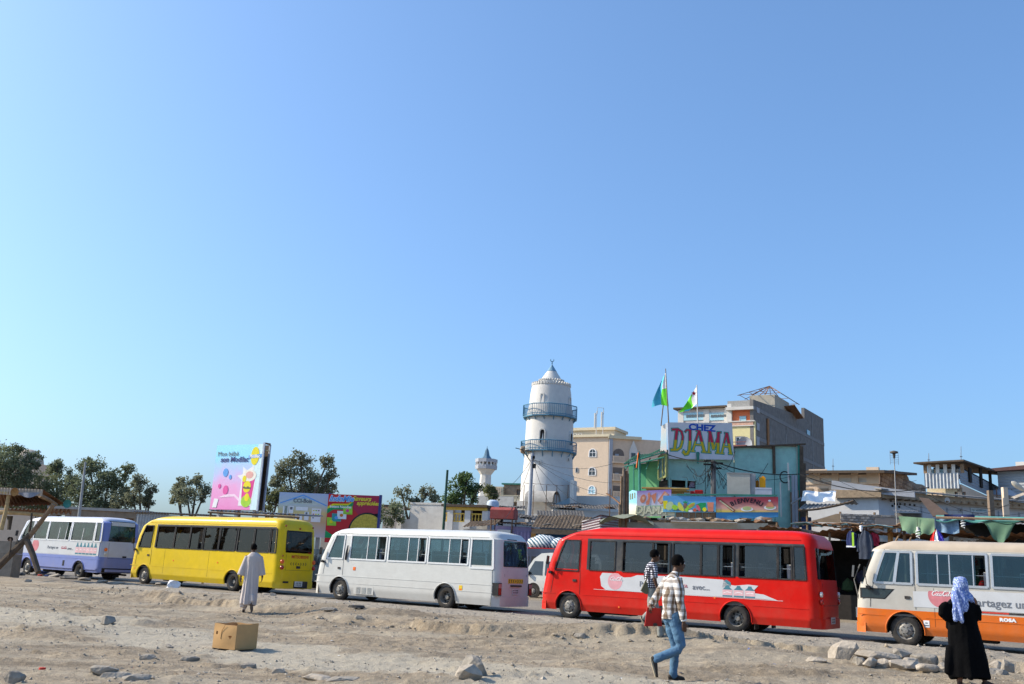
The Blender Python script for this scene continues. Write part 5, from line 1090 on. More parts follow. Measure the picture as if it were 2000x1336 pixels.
b=MB(); b.tube([(cx,0,za-.1),(cx,0,za+.3)],.04,6); b.tube([(cx+.15*math.cos(t),0,za+.42+.15*math.sin(t)) for t in np.linspace(-math.pi*1.2,math.pi*.2,12)],[.012]+[.035]*10+[.012],6); b.ico((cx,0,za+.12),.07); b.build('crescent_finial',m_bluemet,r,True)
for (yd,yr,xl_,xr_) in ((818,796,1019,1131),(885,866,1013,1129)):
    Rb,zd,cb=rad(xl_,xr_,yd); zr=F.pz(1075,yr)[1]; Rb*=.97; zd+=.05
    n=10; pts=[(cx+Rb*math.cos(2*math.pi*(k+.35)/n),Rb*math.sin(2*math.pi*(k+.35)/n)) for k in range(n)]; Ri=Lv[5][0]-.05 if yd>850 else Lv[8][0]-.05
    b=MB(); inn=[(cx+Ri*math.cos(2*math.pi*(k+.35)/n),Ri*math.sin(2*math.pi*(k+.35)/n)) for k in range(n)]
    vs=[(x,y,z) for z in (zd-.1,zd) for x,y in pts]+[(x,y,z) for z in (zd-.1,zd) for x,y in inn]; fs=[]
    for k in range(n): q=(k+1)%n; fs+=[(k,q,n+q,n+k),(n+k,n+q,3*n+q,3*n+k),(q,k,2*n+k,2*n+q)]
    b.add(vs,fs); dk_=b.build('balcony',m_bluemet,r)
    b=MB()
    for hgt,rr in ((zr-zd,.045),(.12,.03)): b.tube([(x,y,zd+hgt) for x,y in pts+pts[:1]],rr,5)
    b.build('rail',m_bluemet,dk_)
    b=MB()
    for k in range(n):
        p0,p1=Vector((*pts[k],0)),Vector((*pts[(k+1)%n],0))
        for j in range(9): q=p0.lerp(p1,j/9); b.tube([(q.x,q.y,zd),(q.x,q.y,zr)],.04 if j==0 else .022,4)
    b.build('balusters',m_bluemet,dk_,kind='stuff')
    for k in range(16): a=2*math.pi*k/16+.1; b=MB(); b.tube([(cx+Rb*.93*math.cos(a),Rb*.93*math.sin(a),zd-.08),(cx+(Ri-.05)*math.cos(a),(Ri-.05)*math.sin(a),zd-.75)],.045,5); b.build('bracket',m_bluemet,r)
def mwin(px0,px1,py0,py1,R_here):
    x0_,z0_=F.pz(px0,py1); x1_,z1_=F.pz(px1,py0); x0_-=cx;x1_-=cx
    xm=(x0_+x1_)/2; k=max(-.97,min(.97,xm/R_here)); ang=math.asin(k); wv=(x1_-x0_)/2/max(.3,math.cos(ang))
    M_=Matrix.Translation((cx,0,0))@Matrix.Rotation(ang,4,'Z')@Matrix.Translation((0,-R_here,0))
    b=MB(); pts=arch_pts(-wv,wv,z0_,z1_,8,True); b.poly([M_@Vector((p[0],-.02,p[1])) for p in pts],.05,M_.to_3x3()@Vector((0,1,0)));
    b.build('window_shade_plate',m_inside,r); o=arch_pts(-wv-.1,wv+.1,z0_,z1_+.12,8,True); b=MB(); n=len(o)  # dark plate on the shaft, the opening's shade is in its colour
    vs=[M_@Vector((p[0],-.10,p[1])) for p in o]+[M_@Vector((p[0],-.10,p[1])) for p in pts]+[M_@Vector((p[0],.05,p[1])) for p in o]+[M_@Vector((p[0],.05,p[1])) for p in pts]; fs=[]
    for k_ in range(2,n):
        q=(k_+1)%n; 
        fs+=[(k_,q,n+q,n+k_),(n+k_,n+q,3*n+q,3*n+k_),(q,k_,2*n+k_,2*n+q)]
    fs+=[(1,2,n+2,n+1),(n+1,n+2,3*n+2,3*n+1)]
    b.add(vs,fs); b.build('window_surround',m_plaster,r)
mwin(1055,1060.5,776,800,Lv[9][0]-.02); mwin(1108.5,1112.5,780,800,Lv[9][0]); mwin(1053,1062,845,870,Lv[6][0]-.02); mwin(1110.5,1115,850,872,Lv[6][0])
for (px,py) in ((1053,908),(1107,901)): mwin(px-1.3,px+1.3,py-3,py+3,Lv[4][0]-.03)
b=MB(); p=F.pz(1008,882); b.tube([(p[0]+1.3,-1.5,p[1]-.1),(p[0]+.3,-1.6,p[1])],.04,6); b.lathe([(.05,0),(.3,.1),(.34,.35),(.3,.45),(.001,.46)],14,0,(p[0]+.3,-1.6,p[1]),'x'); b.build('loudspeaker',mat('tan_loudspeaker',(.3,.23,.16),.8),r,True)
# buttress and low walls round its foot
F2=fr_at(1070,79,-20); r2=thing('minaret_base_wall','stepped whitewashed base walls at the foot of the great minaret','wall',frame=F2)
for (a_,c_,yt,yy,dep,mm) in ((1008,1024,978,2,1.5,m_plaster),(1022,1090,1004,0,3,m_stainw),(1074,1240,1003,-.4,.3,m_stainw),(1024,1082,965,1.0,1.5,m_conc),(1118,1222,969,5,.4,m_plaster),(1112,1119,938,3,1,m_plaster)):
    x0,x1,z0,z1=F2.rect(a_,yt,c_,1060,yy); b=MB(); b.box(x0,x1,yy,yy+dep,0,z1); b.build('wall',mm,r2)
b=MB(); xa,za_=F2.pz(1026,968,.2); xb_,_=F2.pz(1081,968,.2); Rv=.9
b.grid(lambda u,v:(xa+(xb_-xa)*v,1.2-1.2*math.cos(math.pi*u),za_-.5+1.0*math.sin(math.pi*u)),10,1); b.build('vault_roof',m_conc,r2,True)
x0,z0=F2.pz(1023,943,-1); x1,z1=F2.pz(1112,949,-1); 
F3=fr_at(1070,76,0); r3=thing('rusty_canopy','thin rusty canopy on posts in front of the minaret','canopy',frame=F3)
x0,z0=F3.pz(1022,943); x1,z1=F3.pz(1112,949); b=MB(); b.grid(lambda u,v:(x0+(x1-x0)*u,1.5*v,z0+(z1-z0)*u+.06*math.sin(u*40)*.3+.1*v),60,2); b.build('roof_sheet',m_rust,r3,True,80)
for px in (1024,1043,1068,1088,1110): a_,q=F3.pz(px,946); b=MB(); b.tube([(a_,.1,0),(a_,.1,q-.05)],.03,5); b.build('post',m_rust,r3)
b=MB(); a_,q=F3.pz(1083,985); c_,q2=F3.pz(1113,972); b.poly([(a_,-.1,q),(c_,-.1,q2),(c_,-.1,q2-.45),(a_,-.1,q-.5)],.8,(0,1,0)); b.build('tilted_sheet',mat('blue_grey_sheet',(.22,.3,.34),.6),r3)
b=MB(); x0,x1,z0,z1=F3.rect(1081,984,1124,1004,.2); b.box(x0,x1,.2,1.2,z0-2,z1); b.build('dark_lean_to',m_inside,r3)
# corrugated shop roofs between minaret and signs
def shedroof(label,px0,py0,px1,py1,Y,ang,depth,rise,m,mw=None,pitch=.3,cat='shop roof',ybot=None):
    F=fr_at((px0+px1)/2,Y,ang); r=thing('shop_roof' if mw is None else 'shop_shed',label,cat,frame=F); x0,z0=F.pz(px0,py0); x1,z1=F.pz(px1,py1)
    b=MB(); corr(b,lambda u,v,h:(x0+u,v-.3,z0+(z1-z0)*u/(x1-x0)+h+rise*v/depth+.05*math.sin(u*2.3)*math.sin(v*2)),x1-x0,depth,pitch,.018,5)
    for k in range(int((x1-x0)*1.6)):
        xx=random.uniform(x0,x1); q=MB(); q.tube([(-.4,0,0),(0,.05,.06),(.4,.1,.0)],[(random.uniform(.02,.05),random.uniform(.05,.2))]*3,5); q.build('roof_scrap',random.choice([m_rust,m_wood,m_greysheet,m_stone]),r,loc=(xx,random.uniform(-.3,depth*.5),z0+(z1-z0)*(xx-x0)/(x1-x0)+rise*.15+.05),rot=(0,0,random.uniform(-.6,.6))); b.build('roof_sheet',m,r,True,80)
    b=MB(); b.box(x0,x1,0,.15,0,min(z0,z1)-.08); b.box(x0,x0+.15,.15,depth-.4,0,min(z0,z1)-.08); b.box(x1-.15,x1,.15,depth-.4,0,min(z0,z1)-.08); b.build('wall',mw or m_inside,r); return F,r
shedroof('dark corrugated roof on the wall right of the minaret',1080,992,1232,996,74,0,2.5,.5,m_greysheet,m_stainw)
shedroof('grey sheet roof patched with dark covers in front of the minaret',1050,1018,1145,1019,67,0,3,.9,m_greysheet,m_block)
shedroof('low grey awning roof left of the purple shed',1002,1010,1050,1018,64,-8,2,.4,m_greysheet,m_stainw)
shedroof('curled dark awning over the white wall behind the red tank',972,992,1024,994,70,-4,2,.3,m_greysheet,m_stainw)
F,r=shedroof('tan debris covered roof above the blue shop front',1040,1030,1148,1034,59,-12,2.4,.9,mat('sandy_old_sheet',(.21,.165,.125),.9,var=.35,dirt=.6,dcol=(.13,.10,.08),ds=3),mat('blue_shop_front',(.02,.10,.20),.7,var=.2,dirt=.2),cat='shop')
x0,z0=F.pz(1040,1036); x1,z1=F.pz(1148,1046); b=MB(); b.box(x0,x1,-.35,-.3,min(z0,z1)-.02,max(z0,z1)+.1); b.build('fascia',m_wood,r)
xq,zq=F.pz(1046,1060); b=MB(); b.box(xq-.3,xq,-.05,-.01,0,z0-.1); b.build('door_frame',mat('ochre_wood',(.35,.18,.05),.8),r)
F,r=shedroof('faded purple corrugated shed behind the white minibus roof',968,1022,1038,1027,60,-10,3,.2,m_greysheet,mat('faded_purple_sheet',(.27,.22,.36),.8,var=.12,dirt=.3),cat='shed')
x0,z0=F.pz(968,1030); x1,_=F.pz(1038,1030); b=MB(); corr(b,lambda u,v,h:(x0+u,-.06+h,v),x1-x0,z0-.2,.22,.035,1); b.build('cladding',_M['faded_purple_sheet'],r,True,80)
xq,zq=F.pz(985,1040); b=MB(); b.box(xq-.35,xq+.45,-.5,-.1,zq-.5,zq+.15); b.lathe([(.001,0),(.2,0),(.2,.02)],14,0,(xq+.05,-.53,zq-.17),'y'); b.build('air_conditioner',m_plaster,r)
shedroof('broken tan roof edge left of the purple shed',905,1030,968,1026,61,-14,2,.5,mat('sandy_old_sheet',(.3,.23,.17),.9),m_stainw)
# striped corrugated box
F=fr_at(1171,52,STREET); r=thing('striped_cabin','pink and white corrugated cabin roof box behind the red minibus','cabin',frame=F)
ms=mat('pink_corrugated',(.45,.24,.24),.6,var=.1); mw_=mat('white_corrugated',(.62,.56,.54),.6,var=.08)
x0,zl_=F.pz(1137,1022); zr_=F.pz(1171,1006)[1]; L1=-x0
b=MB(); b.grid(lambda u,v:(x0*(1-u),0,1.0*v*.0+ (3.0+v*((zl_+(zr_-zl_)*u)-3.0))),6,1,0)
for k in range(9):
    zz0=zr_-.12-k*.14; b.tube([(x0,-.02,zz0-(zr_-zl_)*.55),(0,-.02,zz0)],.035,6,1); b.tube([(.02,0,zz0),(.02,2.6,zz0+.02)],.035,6,1)
b.grid(lambda u,v:(0,2.6*u,3.0+v*(zr_-3.0)),6,1,0); b.grid(lambda u,v:(x0*(1-u)+.05*u,v*2.7-.1,zl_+(zr_-zl_)*u+.02),4,1,2); b.box(x0,0,.05,2.5,0,3.0,2); b.build('corrugated_wall',[ms,mw_,dk],r,True,40)
# ---------------------------------------------------------------- tan apartment building
F=fr_at(1183,140,-28); r=thing('apartment_building','tan apartment building with arched windows right of the minaret','apartment building',frame=F)
FL=Fr(F.o,-22); 
# left face runs from x=-W1..0 on y=0 ; right face runs back from the corner
xl,zt=F.pz(1112,862); zt=F.pz(1180,853)[1]; 
b=MB(); b.box(xl,0,0,14,0,zt); b.build('wall',m_tanw,r)
F_R=Fr(F.o+F.x*.0,24); rR=ob('side_wing',None,r,(0,0,0),(0,0,F_R.a-F.a)) if False else None
RA=R_(34); cR,sR=math.cos(RA),math.sin(RA)
FR=Fr(F.o,-28+34)
xe,ze_=FR.pz(1300,878)
def addR(name,mb,m,**k):
    mb.v=[(v[0]*cR-v[1]*sR,v[0]*sR+v[1]*cR,v[2]) for v in mb.v]; return mb.build(name,m,r,**k)
zt2=FR.pz(1186,854)[1]
b=MB(); b.box(0.02,xe,0,3,0,zt2-.02); addR('side_wall',b,m_tand)
b=MB(); xq,_=FR.pz(1196,880); b.box(.1,xq,-.25,0,0,zt2-.1); addR('grey_pilaster',b,m_greyb)
b=MB(); b.box(xl-.3,.3,-.35,.5,zt-.02,zt+.35); b.build('cornice',m_cream,r); b=MB(); b.box(-.1,FR.pz(1252,870)[0],-.4,.5,zt2-.15,zt2+.3); addR('cornice',b,m_cream)
for (px,py0,py1) in ((1157.5,876,893),(1156.5,912,929),(1156,948,965)):
    x0,x1,z0,z1=F.rect(px-7.5,py0,px+7.5,py1); arch_window(r,x0,x1,z0,z1,0,m_adwhite,m_bluepane if py0>940 else m_pane)
for (py0,py1) in ((913,923),(950,960)):
    x0,x1,z0,z1=F.rect(1124,py0,1129.5,py1); arch_window(r,x0,x1,z0,z1,0,m_greyb,m_pane,fw=.08,bars=0)
for (py0,py1,arch) in ((877,903,True),(914,938,False),(950,972,False)):
    x0,z0=FR.pz(1197,py1); x1,z1=FR.pz(1219,py0); b=MB()
    pts=arch_pts(x0,x1,z0+.9,z1) if arch else [(x0,z0+.9),(x1,z0+.9),(x1,z1),(x0,z1)]
    b.poly([(p[0],-.05,p[1]) for p in pts],.04,(0,1,0)); addR('balcony_shade_panel',b,mat('painted_loggia_shade',(.17,.14,.12),.9))  # flat dark panel on the wall, loggia shade put into its colour
    b=MB(); xm=(x0+x1)/2; b.box(x0+.3,xm,-.09,-.06,z0+.9,z1-.8); addR('shutter',b,m_greyb)
    b=MB(); b.box(x0-.1,x1+.1,-.5,-.06,z0-.1,z0+.1); b.box(x0-.1,x1+.1,-.5,-.42,z0+.8,z0+.95)
    for k in range(9): xx=x0+(x1-x0)*k/8; b.box(xx-.07,xx+.07,-.48,-.42,z0+.1,z0+.8)
    addR('balcony',b,m_tanw)
x0,z1=FR.pz(1229,860); x1,z0=FR.pz(1243,980); b=MB(); b.poly([(x0,-.3,0),(x1,-.3,0),(x1,-.3,z1-1.6),((x0+x1)/2,-.3,z1),(x0,-.3,z1-1.6)],.3,(0,1,0)); addR('stair_tower_panel',b,m_plaster)
for py in (890,930,965): x0,z1=FR.pz(1232,py-5); x1,z0=FR.pz(1240,py+5); b=MB(); b.box(x0,x1,-.36,-.31,z0,z1); addR('window',b,m_pane)
x0,z1=FR.pz(1244,872); b=MB(); b.box(x0,FR.pz(1258,872)[0],-.05,2,zt2-6,zt2-2); addR('upper_block',b,m_tanw)
# roof house, ac units, masts
x0,x1,z0,z1=F.rect(1118,838,1150,853,4); b=MB(); b.box(x0,F.pz(1200,838,4)[0],4,9,zt,F.pz(1150,841,4)[1]); b.build('roof_house',m_cream,r)
b=MB(); b.box(x0-.5,F.pz(1203,843,4)[0],3.7,9.2,F.pz(1150,841,4)[1]+.01,F.pz(1150,838,4)[1]+.2); b.build('roof_slab',m_cream,r)
for px in (1123,1133): x0,x1,z0,z1=F.rect(px-4,847,px+4,854,2.5); b=MB(); b.box(x0,x1,2.5,3.2,z0,z1); b.lathe([(.001,0),(.22,0),(.22,.03)],12,1,((x0+x1)/2,2.45,(z0+z1)/2),'y'); b.build('air_conditioner',[m_plaster,m_black],r)
for px,yt in ((1165.5,803),(1178.5,801)): a_,q=F.pz(px,yt,2); _,q0=F.pz(px,853,2); b=MB(); b.tube([(a_,2,q0-.3),(a_,2,q)],.05,5); b.tube([(a_-.25,2,q-2.6),(a_-.25,2,q-.3)],.14,6); b.build('antenna_mast',m_plaster,r)
b=MB(); a_,q=F.pz(1167,796,2); c_,q2=F.pz(1179,797,2); b.tube([(a_,2,q-1),(a_,2,q),(c_,2,q2),(c_,2,q2-1)],.04,5); b.build('antenna_bar',m_steel,r)
# ---------------------------------------------------------------- unseen dark ridge added behind the viewer to give window reflections a skyline
b=MB(); b.grid(lambda u,v:(-260+520*u,-90-40*v,(1-abs(2*v-1))*(7+4*vnoise(np.array([u*14.]),np.array([.5]),4)[0])),60,6); b.build('reflection_ridge',mat('dark_reflection_ridge',(.06,.06,.04),.95,var=.4,vs=.3),None,True,180,kind='structure')
# ---------------------------------------------------------------- grey block tower
F=fr_at(1475,105,-32); r=thing('block_building','tall unfinished grey block building with an orange balcony room, highest on the right','building',frame=F)
def fx(px,py,y=0.): return F.pz(px,py,y)
xl,_=fx(1420,800); zt=fx(1475,780)[1]; 
x_in=fx(1471,800)[0]
ye,ze_=F.yz(1608,818); ym,zm=F.yz(1571,808); zc=zt-.6
b=MB(); b.poly([(0,0,0),(0,ye,0),(0,ye,ze_),(0,ym,zm+.8),(0,ym,F.yz(1571,817)[1]),(0,F.yz(1545,806)[0],F.yz(1545,806)[1]),(0,0,zt)],-.4,(1,0,0)); b.build('side_wall',m_block,r)
b=MB(); b.box(xl,-.41,.5,ye-.5,0,zt-5); b.build('core',m_block,r)
m_beam=mat('concrete_beam',(.21,.21,.215),.9,var=.15,dirt=.3)
m_infill=[m_block,mat('dark_block_infill',(.14,.14,.145),.95,var=.25,vs=2,bump=.4,bs=6),mat('brown_block_infill',(.19,.17,.155),.95,var=.25,vs=2,bump=.4,bs=6)]
zlev=[zt-.9-3.3*k for k in range(8)]; zlev=[z for z in zlev if z>1]
ylev=[ye*k/5 for k in range(6)]
for z in zlev: b=MB(); b.box(0,.06,.1,ye-.05,z-.22,z+.22); b.build('beam',m_beam,r)
for k,y in enumerate(ylev[1:-1]): b=MB(); b.box(0,.05,y-.2,y+.2,0,ze_-.5 if k>2 else zc-1.5); b.build('pillar',m_beam,r)
for i,z in enumerate(zlev[:-1]):
    for k in range(5): b=MB(); b.box(0,.025,ylev[k]+.25,ylev[k+1]-.25,zlev[i+1]+.25,z-.25); b.build('infill_panel',m_infill[(i*2+k*3)%3],r)
for (px,y0,y1) in ((1577.5,839,851),(1612,0,0)):
    if y0: yA,z1=F.yz(px-3,y0); yB,z0=F.yz(px+3,y1); b=MB(); b.box(.07,.12,yA,yB,z0,z1); b.build('window',m_bluepane,r)
yA,z1=F.yz(1496,817); yB,z0=F.yz(1500,875); b=MB(); b.box(.07,.2,yA,yB,z0-3,z1); b.build('rusty_downpipe',mat('rusty_brown',(.28,.14,.06),.8),r)
for (y0,y1) in ((795,808),(825,842),(852,872)): yA,z1=F.yz(1476.5,y0); yB,z0=F.yz(1482,y1); b=MB(); b.box(.065,.1,yA,yB,z0,z1); b.build('light_render_patch',m_greyb,r)
# front face : parapet, eave, orange loggia, cream lower floors
x0,x1,z0,z1=F.rect(1421,783,1475,796); b=MB(); b.box(x0,-.41,-.0,.4,z0,zt-.05); b.build('parapet',mat('speckled_render',(.34,.33,.31),.9,var=.3,vs=6,bump=.5),r)
x0,x1,z0,z1=F.rect(1417,796,1471,800,-.35); b=MB(); b.box(x0,x1,-.35,0,z0,z1+.1); b.build('eave',m_plaster,r)
x0,x1,z0,z1=F.rect(1429,803,1470,822); op=[(x0,x_in-.1,z0,z1)]
mor=mat('orange_plaster',(.72,.20,.09),.85,var=.06); xw0,xw1,zw0,zw1=F.rect(1443,812,1456,824)
b=MB(); b.box(x0,x_in,.3,.5,z0-.3,z1+1.2); b.build('loggia_wall',mor,r); window(r,xw0,xw1,zw0-.1,zw1,.22,m_bluepane,m_bluepane,bars=0)
b=MB(); b.box(xl,x0-.01,-.02,1.3,z0-1.6,z1+.9); b.build('white_pier',m_plaster,r)
b=MB(); b.box(x0-.4,x_in+.2,-.2,0,z0-.12,z0); b.box(x0-.4,x_in+.2,-.12,0,z0-.62,z0-.52); b.build('balcony_ledge',m_plaster,r)
for k in range(16): xx=x0+(x_in-x0)*(k+.5)/16; b=MB(); b.box(xx-.09,xx+.09,-.12,-.02,z0-.52,z0-.12); b.build('baluster',mat('peach_paint',(.62,.38,.28),.8),r)
xa,xb_,zb0,zb1=F.rect(1436,852,1453,872); facade(xl+.1,x_in+.2,0,z0-.01,[(xa,xb_,zb0,zb1)],.3,r,mat('pale_yellow_plaster',(.68,.60,.32),.85,var=.05,dirt=.1),y=.02)
window(r,xa,xb_,zb0,zb1,.12,m_adwhite,m_pane,bars=1,fw=.12); b=MB(); b.box(xa-.4,xb_+.5,-.9,-.0,zb0-.1,zb0+.05); b.box(xa-.4,xb_+.5,-.9,-.82,zb0+.35,zb0+.42); b.build('balcony',mat('dark_red_rail',(.22,.08,.07),.7),r)
dc=F.pz(1458,869); b=MB(); b.lathe([(.001,.12),(.5,.05),(.85,-.15)],16,0,(dc[0],-.5,dc[1]),'y'); b.tube([(dc[0],-.4,dc[1]),(dc[0],.02,dc[1]-.2)],.05,5); b.build('satellite_dish',m_greyb,r,True)
# top room and open roof frame
yA=F.yz(1515,775,-.3)[0]; xL=F.pz(1464,778,yA)[0]; yB=F.yz(1543,780,-.3)[0]; zR=F.yz(1515,770,-.3)[1]
b=MB(); b.box(xL,-.42,yA,yB,zt-2.5,zR); b.build('roof_room',mat('bare_concrete_room',(.40,.37,.31),.9,var=.15,dirt=.3),r)
ap=Vector(((xL-.4)/2,(yA+yB)/2,zR+1.7)); b=MB(); cs_=[(xL-1.2,yA-1),(.6,yA-1),(.6,yB+1),(xL-1.2,yB+1)]
for i in range(4):
    a=Vector((*cs_[i],zR-.1)); c=Vector((*cs_[(i+1)%4],zR-.1))
    for t in (0,.33,.66): b.tube([a.lerp(c,t),ap],.05,4)
    for t in (.05,.35,.65): b.tube([a.lerp(ap,t),c.lerp(ap,t)],.035,4)
b.build('roof_frame',m_rust,r)
yA,zA=F.yz(1540,800); b=MB(); b.poly([(-3,yA,zA+.1),(.9,yA-.5,zA+.4),(.9,yA+3.6,zA-.6),(-3,yA+4,zA-.8)],.12,(0,0,1)); b.build('tilted_roof_sheet',m_rust,r)
for yy in (yA+.5,yA+3.2): b=MB(); b.tube([(-.3,yy,zA-3),(-.3,yy,zA-.1)],.08,5); b.build('post',m_rust,r)
# attached lower pale block
F=fr_at(1421,108,-32); r=thing('pale_block','pale pinkish apartment block with long light blue window rows left of the grey tower','apartment block',frame=F)
x0,x1,z0,z1=F.rect(1327,797,1421,812); zq=F.pz(1370,797)[1]; facade(x0,x1,0,zq-.1,[],.3,r,mat('pinkish_plaster',(.60,.54,.50),.85,var=.06,dirt=.3)); b=MB(); b.box(x0,x1,.3,10,0,zq-.3); b.build('core',m_greyb,r)
b=MB(); b.box(x0-.6,x1,-.5,9,zq-.09,zq+.12); b.build('roof',dk,r)
for (a_,c_) in ((1335,1377),(1384,1419)):
    xa,xb_,za_,zb_=F.rect(a_,806,c_,821); b=MB(); b.box(xa,xb_,-.08,0,za_,zb_); b.build('window_band_frame',m_bluepane,r)
    n=8
    for k in range(n):
        if k in (0,): continue
        q0=xa+(xb_-xa)*(k+.1)/n; q1=xa+(xb_-xa)*(k+.9)/n; b=MB(); b.box(q0,q1,-.12,-.081,za_+.35,zb_-.25); b.build('pane',mat('grey_pane',(.12,.14,.15),.3),r)
for px in (1330,1380,1420): xx=F.pz(px,812)[0]; b=MB(); b.box(xx-.35,xx+.35,-.1,0,0,zq-.12); b.build('pier',m_plaster,r)
# ---------------------------------------------------------------- painted shack cafe
FD=fr_at(1301,50,9); r=thing('shack_cafe','ramshackle teal and green painted upper floor cafe with a hand painted name sign','cafe',frame=FD)
f=FD.pz
x1,zr1=f(1559,869); zr0=f(1436,879)[1]; x0=f(1301,900)[0]; zr00=zr0-(zr1-zr0)*.6
m_seam=mat('dark_seam',(.05,.12,.12),.8)
def onF(px,py,y=0.): q=f(px,py,y); return (q[0],y,q[1])
wa,wb_,wz0,wz1=FD.rect(1311,938,1339,952); wc,wd_,_,_=FD.rect(1342,938,1359,952); zc_=f(1400,966)[1]; zg=f(1400,1040)[1]
# facade in overlapping sheets
sh_x=[x0,f(1378,900)[0],f(1434,900)[0],f(1512,900)[0],x1]
for i in range(4):
    a_,c_=sh_x[i]+.02,sh_x[i+1]-.02; zt_=zr00+(zr1-zr00)*((a_+c_)/2-x0)/(x1-x0)-.05
    ops=[]
    if i==0: ops=[(wa,wb_,wz0,wz1),(wc,min(wd_,c_-.05),wz0,wz1)]
    facade(a_,c_,zg,zt_,ops,.06,r,m_teal,name='facade_sheet',y=.015*(i%2))
b=MB(); b.box(x0+.05,x1-.05,.5,.6,zg,zr00-.3); b.build('inner_wall',m_inside,r)
b=MB(); b.box(wa-.05,wa,-.04,.02,wz0,wz1+.05); b.box(wb_,wc,-.04,.02,wz0,wz1); b.box(wd_,wd_+.06,-.04,.02,wz0-.1,wz1+.05); b.box(wa-.05,wd_+.06,-.04,.02,wz1,wz1+.05); b.build('window_frame',m_teal,r)
b=MB(); b.poly([onF(1345,952,.12),onF(1357,952,.12),onF(1357,939,.12),onF(1350,939,.12)],.02); b.build('curtain',mat('lilac_cloth',(.35,.28,.36),.9),r)
b=MB(); b.tube([(x0-.1,-.1,zr00),(x1*.5,-.12,(zr00+zr1)/2+.03),(x1+.35,-.1,zr1+.05)],[(.06,.12)]*3,4,0,up=(0,0,1)); b.build('roof_edge',dk,r)
b=MB(); corr(b,lambda u,v,h:(x0+u,v,zr00+(zr1-zr00)*u/(x1-x0)+.03+h-.12*v),x1-x0+.3,1.6,.2,.02,2); b.build('roof_sheet',m_greysheet,r,True,80)
for (px,yt,yb,w_,mm) in ((1511,871,925,.09,dk),(1559,868,1030,.09,m_dkteal),(1564,872,1030,.14,dk),(1568,905,1030,.16,dk),(1557,871,960,.04,m_plaster),(1306,890,966,.05,m_teal)):
    a_=onF(px,yt,-.05); c_=onF(px+1,yb,-.05); b=MB(); b.tube([c_,a_],w_,4); b.build('post',mm,r)
# lower part right : planks, pipes
for k,(px,yt,mm) in enumerate(((1547,962,m_wood),(1552,960,m_wood),(1558,958,m_wood),(1550,928,m_greyb),(1556,930,m_greyb))):
    a_=f(px-2.4,1030,-.12-.02*k)[0]; c_=f(px+2.6,1030,-.12-.02*k)[0]; b=MB(); b.box(a_,c_,-.16-.02*k,-.12-.02*k,zg,f(px,yt)[1]); b.build('plank',mm,r)
b=MB(); b.tube([onF(1541,958,-.5),onF(1539,904,-.5)],.05,6); b.build('white_pipe',m_plaster,r); b=MB(); b.tube([onF(1526,1010,-.8),onF(1524,942,-.8)],.04,6); b.build('white_pipe',m_plaster,r)
b=MB(); b.tube([onF(1545,984,-.6),onF(1565,972,-.5)],.05,5); b.build('brace',m_steel,r)
b=MB(); q=onF(1533,932,-.3); b.tube([(q[0]+.28*math.cos(t),q[1],q[2]+.3*math.sin(t)) for t in np.linspace(0,6.283,15)],.035,5); b.build('hose_coil',m_black,r)
# sign
sg=ob('name_sign',None,r); 
p0,p1=onF(1303.5,825,-.35),onF(1429,826,-.35); p2,p3=onF(1434,898,-.35),onF(1306,896,-.35)
b=MB(); b.poly([p3,p2,(p1[0]+.02,p1[1],p1[2]),p0],.06,(0,1,0)); sg_=b.build('sign_board',mat('white_sign_board',(.60,.62,.66),.6,var=.06,dirt=.2,dcol=(.4,.38,.38)),sg)
w_=(p2[0]+p1[0])/2-(p3[0]+p0[0])/2; h_=p0[2]-p3[2]; xs0=(p3[0]+p0[0])/2; zs0=p3[2]
def SGN(u,v): return (xs0+u*w_,zs0+v*h_)
m_tealout=mat('teal_outline_paint',(.02,.30,.25),.6); 
def twotone(m,n,l,b):
    tc=n.new('ShaderNodeTexCoord'); sp=n.new('ShaderNodeSeparateXYZ'); l.new(tc.outputs['Object'],sp.inputs[0]); g=n.new('ShaderNodeMath'); g.operation='GREATER_THAN'; g.inputs[1].default_value=zs0+h_*.53; l.new(sp.outputs[2],g.inputs[0])
    mx=n.new('ShaderNodeMix'); mx.data_type='RGBA'; l.new(g.outputs[0],mx.inputs[0]); mx.inputs[6].default_value=(.55,.42,.02,1); mx.inputs[7].default_value=(.50,.03,.07,1); l.new(mx.outputs[2],b.inputs['Base Color'])
m_two=mat('red_over_yellow_paint',(.5,.3,.05),.6,extra=twotone)
def stroke(b,pts,w,y,mi,grow=0.):
    """pen stroke polygon; pts in sign units"""
    P2=[Vector(SGN(*p)) for p in pts]; wa_=w*w_/2+grow; L_,R2=[],[]
    for i,p in enumerate(P2):
        t=(P2[min(i+1,len(P2)-1)]-P2[max(i-1,0)]).normalized(); n_=Vector((-t.y,t.x)); e=(-t*grow if i==0 else t*grow if i==len(P2)-1 else Vector((0,0)))
        L_.append(p+n_*wa_+e); R2.append(p-n_*wa_+e)
    vs=[(q.x,y,q.y) for q in L_]+[(q.x,y,q.y) for q in R2]; n=len(L_)
    b.add(vs,[(i,i+1,n+i+1,n+i) for i in range(n-1)],mi)
B_,T_=.25,.83
